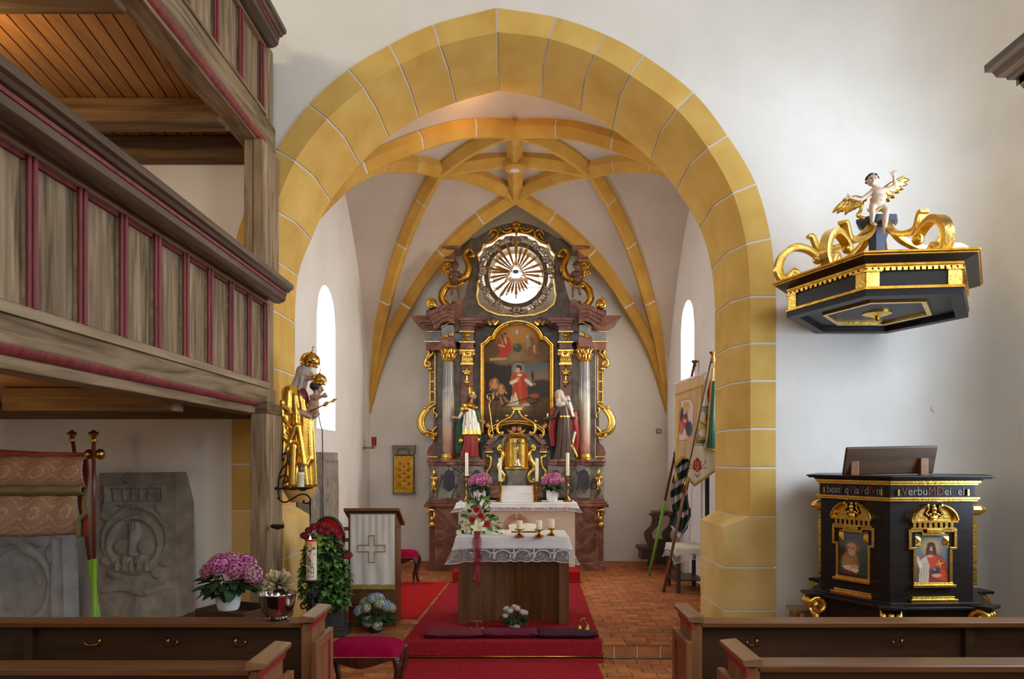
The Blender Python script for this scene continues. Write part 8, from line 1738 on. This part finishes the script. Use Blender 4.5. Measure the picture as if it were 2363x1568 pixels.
g = MB(); g.tube([W(-60, 1042, dq), W(90, 1050, dq), W(205, 1049, dq)], [8 * s, 7 * s, 4 * s], 10); g.build('cross_rod', m_rust, t, smooth=True); m_polew = mat('red_brown_pole', (84, 40, 30), (110, 58, 42), scale=3, rough=.25); m_lime = mat('lime_green_sleeve', (112, 158, 34), (128, 172, 46), scale=3, rough=.5)
for k, (a, b, c, e) in enumerate((((166, 1004), (207, 1293), (211, 1350), 6.85), ((216, 1004), (217, 1290), (219, 1450), 6.55))):
    ct = 1.0; g = MB(); g.tube([W(*a, e), W(*b, e)], 4.2 * s, 10); g.build('pole', m_polew, t, smooth=True)
    end = W(*b, e) + (W(*b, e) - W(*a, e)).normalized() * ((W(*b, e).z) / abs((W(*b, e) - W(*a, e)).normalized().z)); end.z = .0
    g = MB(); g.tube([W(*b, e), end], [6 * s, 7 * s], 10); g.build('green_sleeve', m_lime, t, smooth=True)
    g = MB(); p = W(*a, e); g.lathe([(.018, -.07), (.026, -.05), (.018, -.03), (.03, -.01), (.045, .008), (.04, .022), (.014, .034), (.008, .045)], p, 16); g.build('brass_finial', m_brass, t, auto=50)
g = MB(); p = W(222, 1049, dq); g.lathe([(.014, -.09), (.03, -.06), (.02, -.03), (.03, 0), (.05, .03), (.045, .055), (.02, .07)], p, 16, 1, 0, Matrix.Rotation(math.pi / 2, 3, 'Y')); g.ell(W(206, 1049, dq), .045, 10, 8); g.build('brass_finial', m_brass, t, auto=50)
# ---------------------------------------------------------------- eternal light, aumbry, switch, cable
t = thing('eternal_light', 'red glass sanctuary lamp on a brass wall arm in the rear left corner', 'lamp', tuple(W(860, 1034, 12.95))); d = 12.95; s = d / F
g = MB(); g.tube([(XL + .0, d, WZ(1034, d)), W(864, 1034, d)], .016, 8); g.lathe([(.03, 0), (.05, .02), (.02, .03)], W(863, 1032, d), 12); g.build('wall_arm', m_brass, t, smooth=True)
MB().lathe([(.042, 0), (.045, .15), (.04, .15)], W(863, 1029, d), 16).build('red_glass', mat('ruby_glass', (120, 8, 22), (140, 14, 30), rough=.15), t, auto=45)
t = thing('aumbry', 'small gilt lattice aumbry door in a carved stone frame on the rear wall', 'cupboard', tuple(W(931, 1140, 13.5))); d = 13.5
ribbonpoly([(906, 1052), (956, 1052), (956, 1140), (906, 1140)], d + .02, .08).build('frame', m_stone, t); ribbonpoly([(904, 1028), (958, 1028), (956, 1050), (906, 1050)], d - .04, .13).build('lintel', m_stone, t, bevel=.01); ribbonpoly([(906, 1137), (957, 1137), (957, 1141), (906, 1141)], d - .03, .12).build('sill', m_stone, t)
sweep([(916, 1050), (920, 1039), (931, 1035), (942, 1039), (946, 1050)], [(-2, 0), (0, .03), (2, 0)], False, d - .04).build('lintel_arch', m_stone, t)
ribbonpoly([(911, 1054), (953, 1054), (953, 1136), (911, 1136)], d - .0, .02).build('door', m_goldd, t); g = MB()
sweep([(912, 1055), (952, 1055), (952, 1135), (912, 1135)], [(-1.5, 0), (-1.5, .03), (1.5, .03), (1.5, 0)], True, d, g)
for k in range(5):
    for sg in (1, -1):
        y = 1062 + 18 * k; a, b = (914, y - 6), (950, y + 22)
        if b[1] > 1134: b = (914 + (1134 - a[1]) * 36 / 28, 1134)
        pa_ = [a, b] if sg > 0 else [(932 * 2 - x, yy) for x, yy in (a, b)]; ptube(pa_, .9, d - .015, g, 5)
for k in range(4):
    for x in (922, 932, 942): g.ell(W(x, 1070 + 16 * k + (8 if x == 932 else 0), d - .01), .025, 6, 5)
g.build('gilt_lattice', m_goldd, t)
t = thing('light_switch', 'small pale switch box high on the rear wall right of the altar', 'switch', tuple(W(1520, 995, 13.58))); blk(MB(), 1515, 1526, 990, 1001, 13.57, 13.6).build('plate', m_stone2, t, bevel=.004); blk(MB(), 1518.5, 1522.5, 993, 998, 13.555, 13.57).build('rocker', m_joint, t)
g = MB(); g.tube(crom([(XL + .012, 9.9, 2.75), (XL + .012, 10.1, 2.5), (XL + .012, 10.2, 2.35), (XL + .012, 10.2, 1.4)], 5), .006, 6); tag(g.build('cable', m_iron, smooth=True), 'thin black cable hanging from the left window to the gravestone', 'cable')
# ---------------------------------------------------------------- banners, prie-dieu and side table on the right
m_tan = attr_mat('banner_cloth', .8); m_gfr = mat('gold_bullion', (168, 126, 40), (200, 158, 70), scale=60, rough=.55, metal=.3)
def strut(name, par, pts, r, m): g = MB(); g.tube(pts, r, 8); return g.build(name, m, par, smooth=True)
t = thing('madonna_banner', 'beige processional banner with a painted Madonna on a leaning green ended pole', 'banner', tuple(W(1497, 1332, 11.86)))
A, B_ = W(1497, 1332, 11.86), W(1603, 838, 11.2); q = lambda f: A.lerp(B_, f)
strut('green_sleeve', t, [q(0), q(.37)], .024, m_lime); strut('pole', t, [q(.37), q(1)], .02, m_polew); g = MB(); g.lathe([(.016, -.06), (.03, -.04), (.016, -.02), (.05, .02), (.05, .035), (.01, .045)], q(1), 12); g.build('finial', m_dark, t, auto=50)
db_ = 10.9; dv_ = lambda x: 11.0 - (x - 1555) * .0056
strut('cross_bar', t, [W(1553, 889, dv_(1553)), W(1629, 861, dv_(1629))], .022, m_white)
p = Paint(1555, 1626, 866, 1110, 110, 260, (190, 158, 116)); p.poly([(1555, 866), (1626, 866), (1626, 892), (1555, 916)], (196, 166, 124)); p.line([(1556, 914), (1624, 890)], 5, (176, 128, 40)); p.line([(1561, 916), (1560, 1080)], 5, (214, 172, 70)); p.line([(1621, 892), (1612, 1080)], 5, (170, 124, 50)); p.line([(1556, 1084), (1574, 1058), (1586, 1062), (1612, 1104)], 9, (156, 112, 40))
p.poly([(1572, 925), (1592, 920), (1601, 932), (1599, 985), (1586, 1016), (1565, 1018), (1563, 1008)], (206, 184, 172)); p.line([(1572, 925), (1592, 920), (1601, 932), (1599, 985), (1586, 1016), (1565, 1018), (1570, 930)], 1.6, (150, 96, 80)); p.ell(1584, 941, 8, 14, (196, 168, 96), 1, .2); p.poly([(1577, 938), (1578, 928), (1582, 934), (1584, 926), (1587, 934), (1590, 930), (1588, 940)], (196, 150, 50)); p.ell(1578, 966, 9, 22, (66, 62, 78), 1, .3); p.ell(1579, 950, 4.5, 8, (206, 160, 134), 1, .3); p.ell(1574, 950, 3, 10, (60, 40, 34), .9, .4); p.ell(1580, 976, 9, 14, (166, 66, 54), 1, .4); p.ell(1590, 990, 8, 18, (70, 82, 92), 1, .3); p.ell(1572, 990, 6, 14, (184, 104, 82), 1, .4); p.ell(1580, 972, 4, 4, (206, 160, 134), 1, .4)
p.mesh('banner_cloth', m_tan, t, lambda x, y: W(x, y, dv_(x) - .03 + .012 * math.sin(x * .35 + y * .03)), lambda x, y: y > 888 - (x - 1555) * .36 and y < (1084 - (x - 1556) * 1.3 if x < 1574 else 1060 if x < 1588 else 1060 + (x - 1588) * 2.0) and x > 1556 + (y < 1080) * 1.5 and x < 1624 - (y - 890) * .045)
g = MB(); g.lathe([(.004, 0), (.02, -.03), (.026, -.09), (.03, -.16)], W(1560, 1088, db_ - .03), 10); g.build('tassel', m_gfr, t, smooth=True)
t = thing('saint_banner', 'white and green embroidered banner with gold fringe on a brown pole', 'banner', tuple(W(1531, 1368, 10.4)))
A, B_ = W(1531, 1368, 10.4), W(1645, 818, 9.6); q = lambda f: A.lerp(B_, f); strut('pole', t, [q(0), q(.44)], .021, mat('brown_pole', (104, 66, 38), (128, 86, 54), rough=.5)); strut('brass_ferrule', t, [q(.44), q(.5)], .026, m_brass); strut('pole', t, [q(.5), q(.97)], .018, m_dark); g = MB(); g.lathe([(.02, -.12), (.04, -.1), (.03, -.05), (.015, -.02), (.045, .02), (.05, .03), (.01, .035)], q(1), 12); g.build('finial', m_brass, t, auto=50)
p = Paint(1583, 1656, 838, 1126, 120, 380, (220, 210, 190)); p.poly([(1632, 905), (1640, 875), (1647, 895), (1645, 925), (1634, 930)], (176, 34, 34)); p.poly([(1636, 895), (1642, 882), (1644, 898), (1640, 918)], (190, 110, 50), .8)
p.poly([(1616, 940), (1642, 936), (1640, 1030), (1604, 1024)], (136, 150, 138)); p.line([(1616, 940), (1650, 936)], 1.6, (90, 90, 70)); p.line([(1603, 1027), (1648, 1031)], 1.6, (60, 70, 50)); p.ell(1622, 962, 6, 12, (206, 192, 170), 1, .2); p.ell(1634, 968, 6, 12, (186, 44, 38), .9, .3); p.ell(1620, 984, 9, 10, (196, 158, 60), 1, .3); p.ell(1630, 978, 6, 8, (206, 170, 90), 1, .3); p.ell(1624, 1000, 11, 9, (214, 200, 176), 1, .3); p.ell(1632, 1012, 5, 10, (206, 190, 160), 1, .3); p.ring(1613, 1016, 6, 2, (176, 124, 50)); p.ell(1610, 1012, 3, 6, (176, 120, 50), 1, .3); p.ell(1624, 1020, 14, 5, (60, 84, 54), .9, .4); p.line([(1618, 976), (1634, 986)], 2, (50, 44, 50)); p.ell(1638, 990, 3, 6, (186, 44, 38), 1, .3)
p.ell(1609, 1076, 12, 15, (60, 84, 60), .0, .3); p.poly([(1599, 1084), (1600, 1066), (1609, 1056), (1618, 1066), (1619, 1084), (1609, 1091)], (170, 30, 40))
for pts in ([(1605, 1064), (1604, 1078), (1609, 1082), (1614, 1078), (1613, 1064)], [(1609, 1066), (1609, 1084)], [(1604, 1086), (1614, 1086)]): p.line(pts, 1.5, (206, 160, 80))
for sg in (-1, 1): p.line([(1609 + sg * 11, 1076), (1609 + sg * 16, 1072), (1609 + sg * 20, 1066), (1609 + sg * 17, 1062)], 1.5, (56, 92, 62)); p.line([(1609 + sg * 11, 1080), (1609 + sg * 18, 1082), (1609 + sg * 20, 1078)], 1.5, (56, 92, 62))
p.line([(1604, 1094), (1609, 1102), (1614, 1094)], 2, (56, 92, 62)); p.line([(1585, 1104), (1602, 1124), (1656, 1086)], 10, (160, 124, 52))
lft = lambda y: 1640 - (y - 845) * .21 if y < 1080 else 1591 - (y - 1080) * .25
p.mesh('banner_cloth', m_tan, t, lambda x, y: W(x, y, 9.42 + .02 * math.sin(x * .22)), lambda x, y: x > lft(y) and y < (1107 + (x - 1585) * .95 if x < 1603 else 1124 - (x - 1603) * .72))
m = MB(); m.grid(lambda u, v: W(1640 + 4 * v - 8 * u * 1.0 + 20 * v, 880 + 155 * u, 9.35 - .04 * math.sin(v * 5)), 20, 6); m.build('green_backing', mat('green_silk', (20, 84, 72), (30, 100, 84), scale=4, rough=.5), t, smooth=True)
g = MB(); g.tube([W(x, y, 9.34) for x, y in crom([(1645, 850), (1642, 890), (1637, 950), (1632, 1010), (1628, 1034), (1645, 1040), (1656, 1042)], 5)], .014, 6); g.build('gold_fringe', m_gfr, t, smooth=True)
t = thing('striped_flag', 'dark green and white striped flag hanging rolled behind the banners', 'flag', tuple(W(1575, 1245, 11.0))); p = Paint(0, 40, 0, 200, 30, 100, (32, 58, 48))
for y in (28, 62, 96, 140, 188): p.poly([(0, y + 10), (40, y - 10), (40, y), (0, y + 26)], (196, 186, 186))
p.mesh('flag_cloth', m_tan, t, lambda x, y: W(1553 + x + 4 * math.sin(y * .05) - y * .02, 1045 + y - (abs(x - 22) * 1.4 if y > 150 else 0), 11.0 - .04 * math.sin(x * .5 + y * .02)))
g = MB(); g.grid(lambda u, v: W(1627 + 10 * v, 1098 + 114 * u + 4 * v, 10.45), 6, 2); tag(g.build('mourning_ribbon', m_iron, solid=.004), 'dark ribbon hanging on the right chancel wall beside the pillar', 'ribbon')
t = thing('prie_dieu', 'dark carved wooden kneeler against the rear wall on the right', 'kneeler', tuple(W(1525, 1306, 12.5))); d = 12.45; m_walnut = mat('dark_walnut', (52, 36, 26), (84, 60, 44), scale=1, stretch=WV, rough=.4)
for px in (1504, 1545):
    pts = crom([(0, 1186), (10, 1196), (6, 1214), (-8, 1230), (-4, 1250), (4, 1266), (2, 1290), (-4, 1306)], 4); m = MB(); w = 9; a = [(px + x - w, y) for x, y in pts] + [(px + x + w, y) for x, y in pts[::-1]]; ribbonpoly(a, d + (.0 if px < 1530 else .30), .03, m); m.build('side_panel', m_walnut, t)
blk(MB(), 1512, 1555, 1182, 1191, d - .05, d + .36).build('arm_rest', m_walnut, t, bevel=.01); blk(MB(), 1500, 1550, 1245, 1304, d + .27, d + .30).build('front_panel', m_pewd, t); blk(MB(), 1476, 1520, 1262, 1272, d - .1, d + .3).build('kneeling_board', m_walnut, t, bevel=.01); blk(MB(), 1480, 1520, 1272, 1292, d - .05, d + .25).build('kneeling_box', m_walnut, t)
t = thing('side_table', 'small dark wooden table under a white lace cloth beside the right pillar', 'table', (2.5, 10.65, ZC)); zt = .80; tx0, tx1, ty0, ty1 = 2.26, 2.69, 10.28, 10.98
for x in (tx0 + .03, tx1 - .03):
    for y in (ty0 + .03, ty1 - .03): MB().box(x - .025, x + .025, y - .025, y + .025, ZC, zt).build('leg', m_walnut, t)
MB().box(tx0, tx1, ty0, ty1, zt - .03, zt).build('table_top', m_walnut, t); MB().box(tx0 + .03, tx1 - .03, ty0 + .03, ty1 - .03, ZC + .17, ZC + .19).build('shelf', m_walnut, t)
for x in (tx0 + .03, tx1 - .03): MB().box(x - .012, x + .012, ty0 + .05, ty1 - .05, ZC + .13, ZC + .17).build('rail', m_walnut, t)
cloth('side_table_cloth', 'white lace edged cloth on the small side table by the right pillar', tx0 - .005, tx1 + .005, ty0 - .005, ty1 + .005, zt + .002, .16, .5, .02, .06, mc=m_cream, scallop=.006, wave=.008)
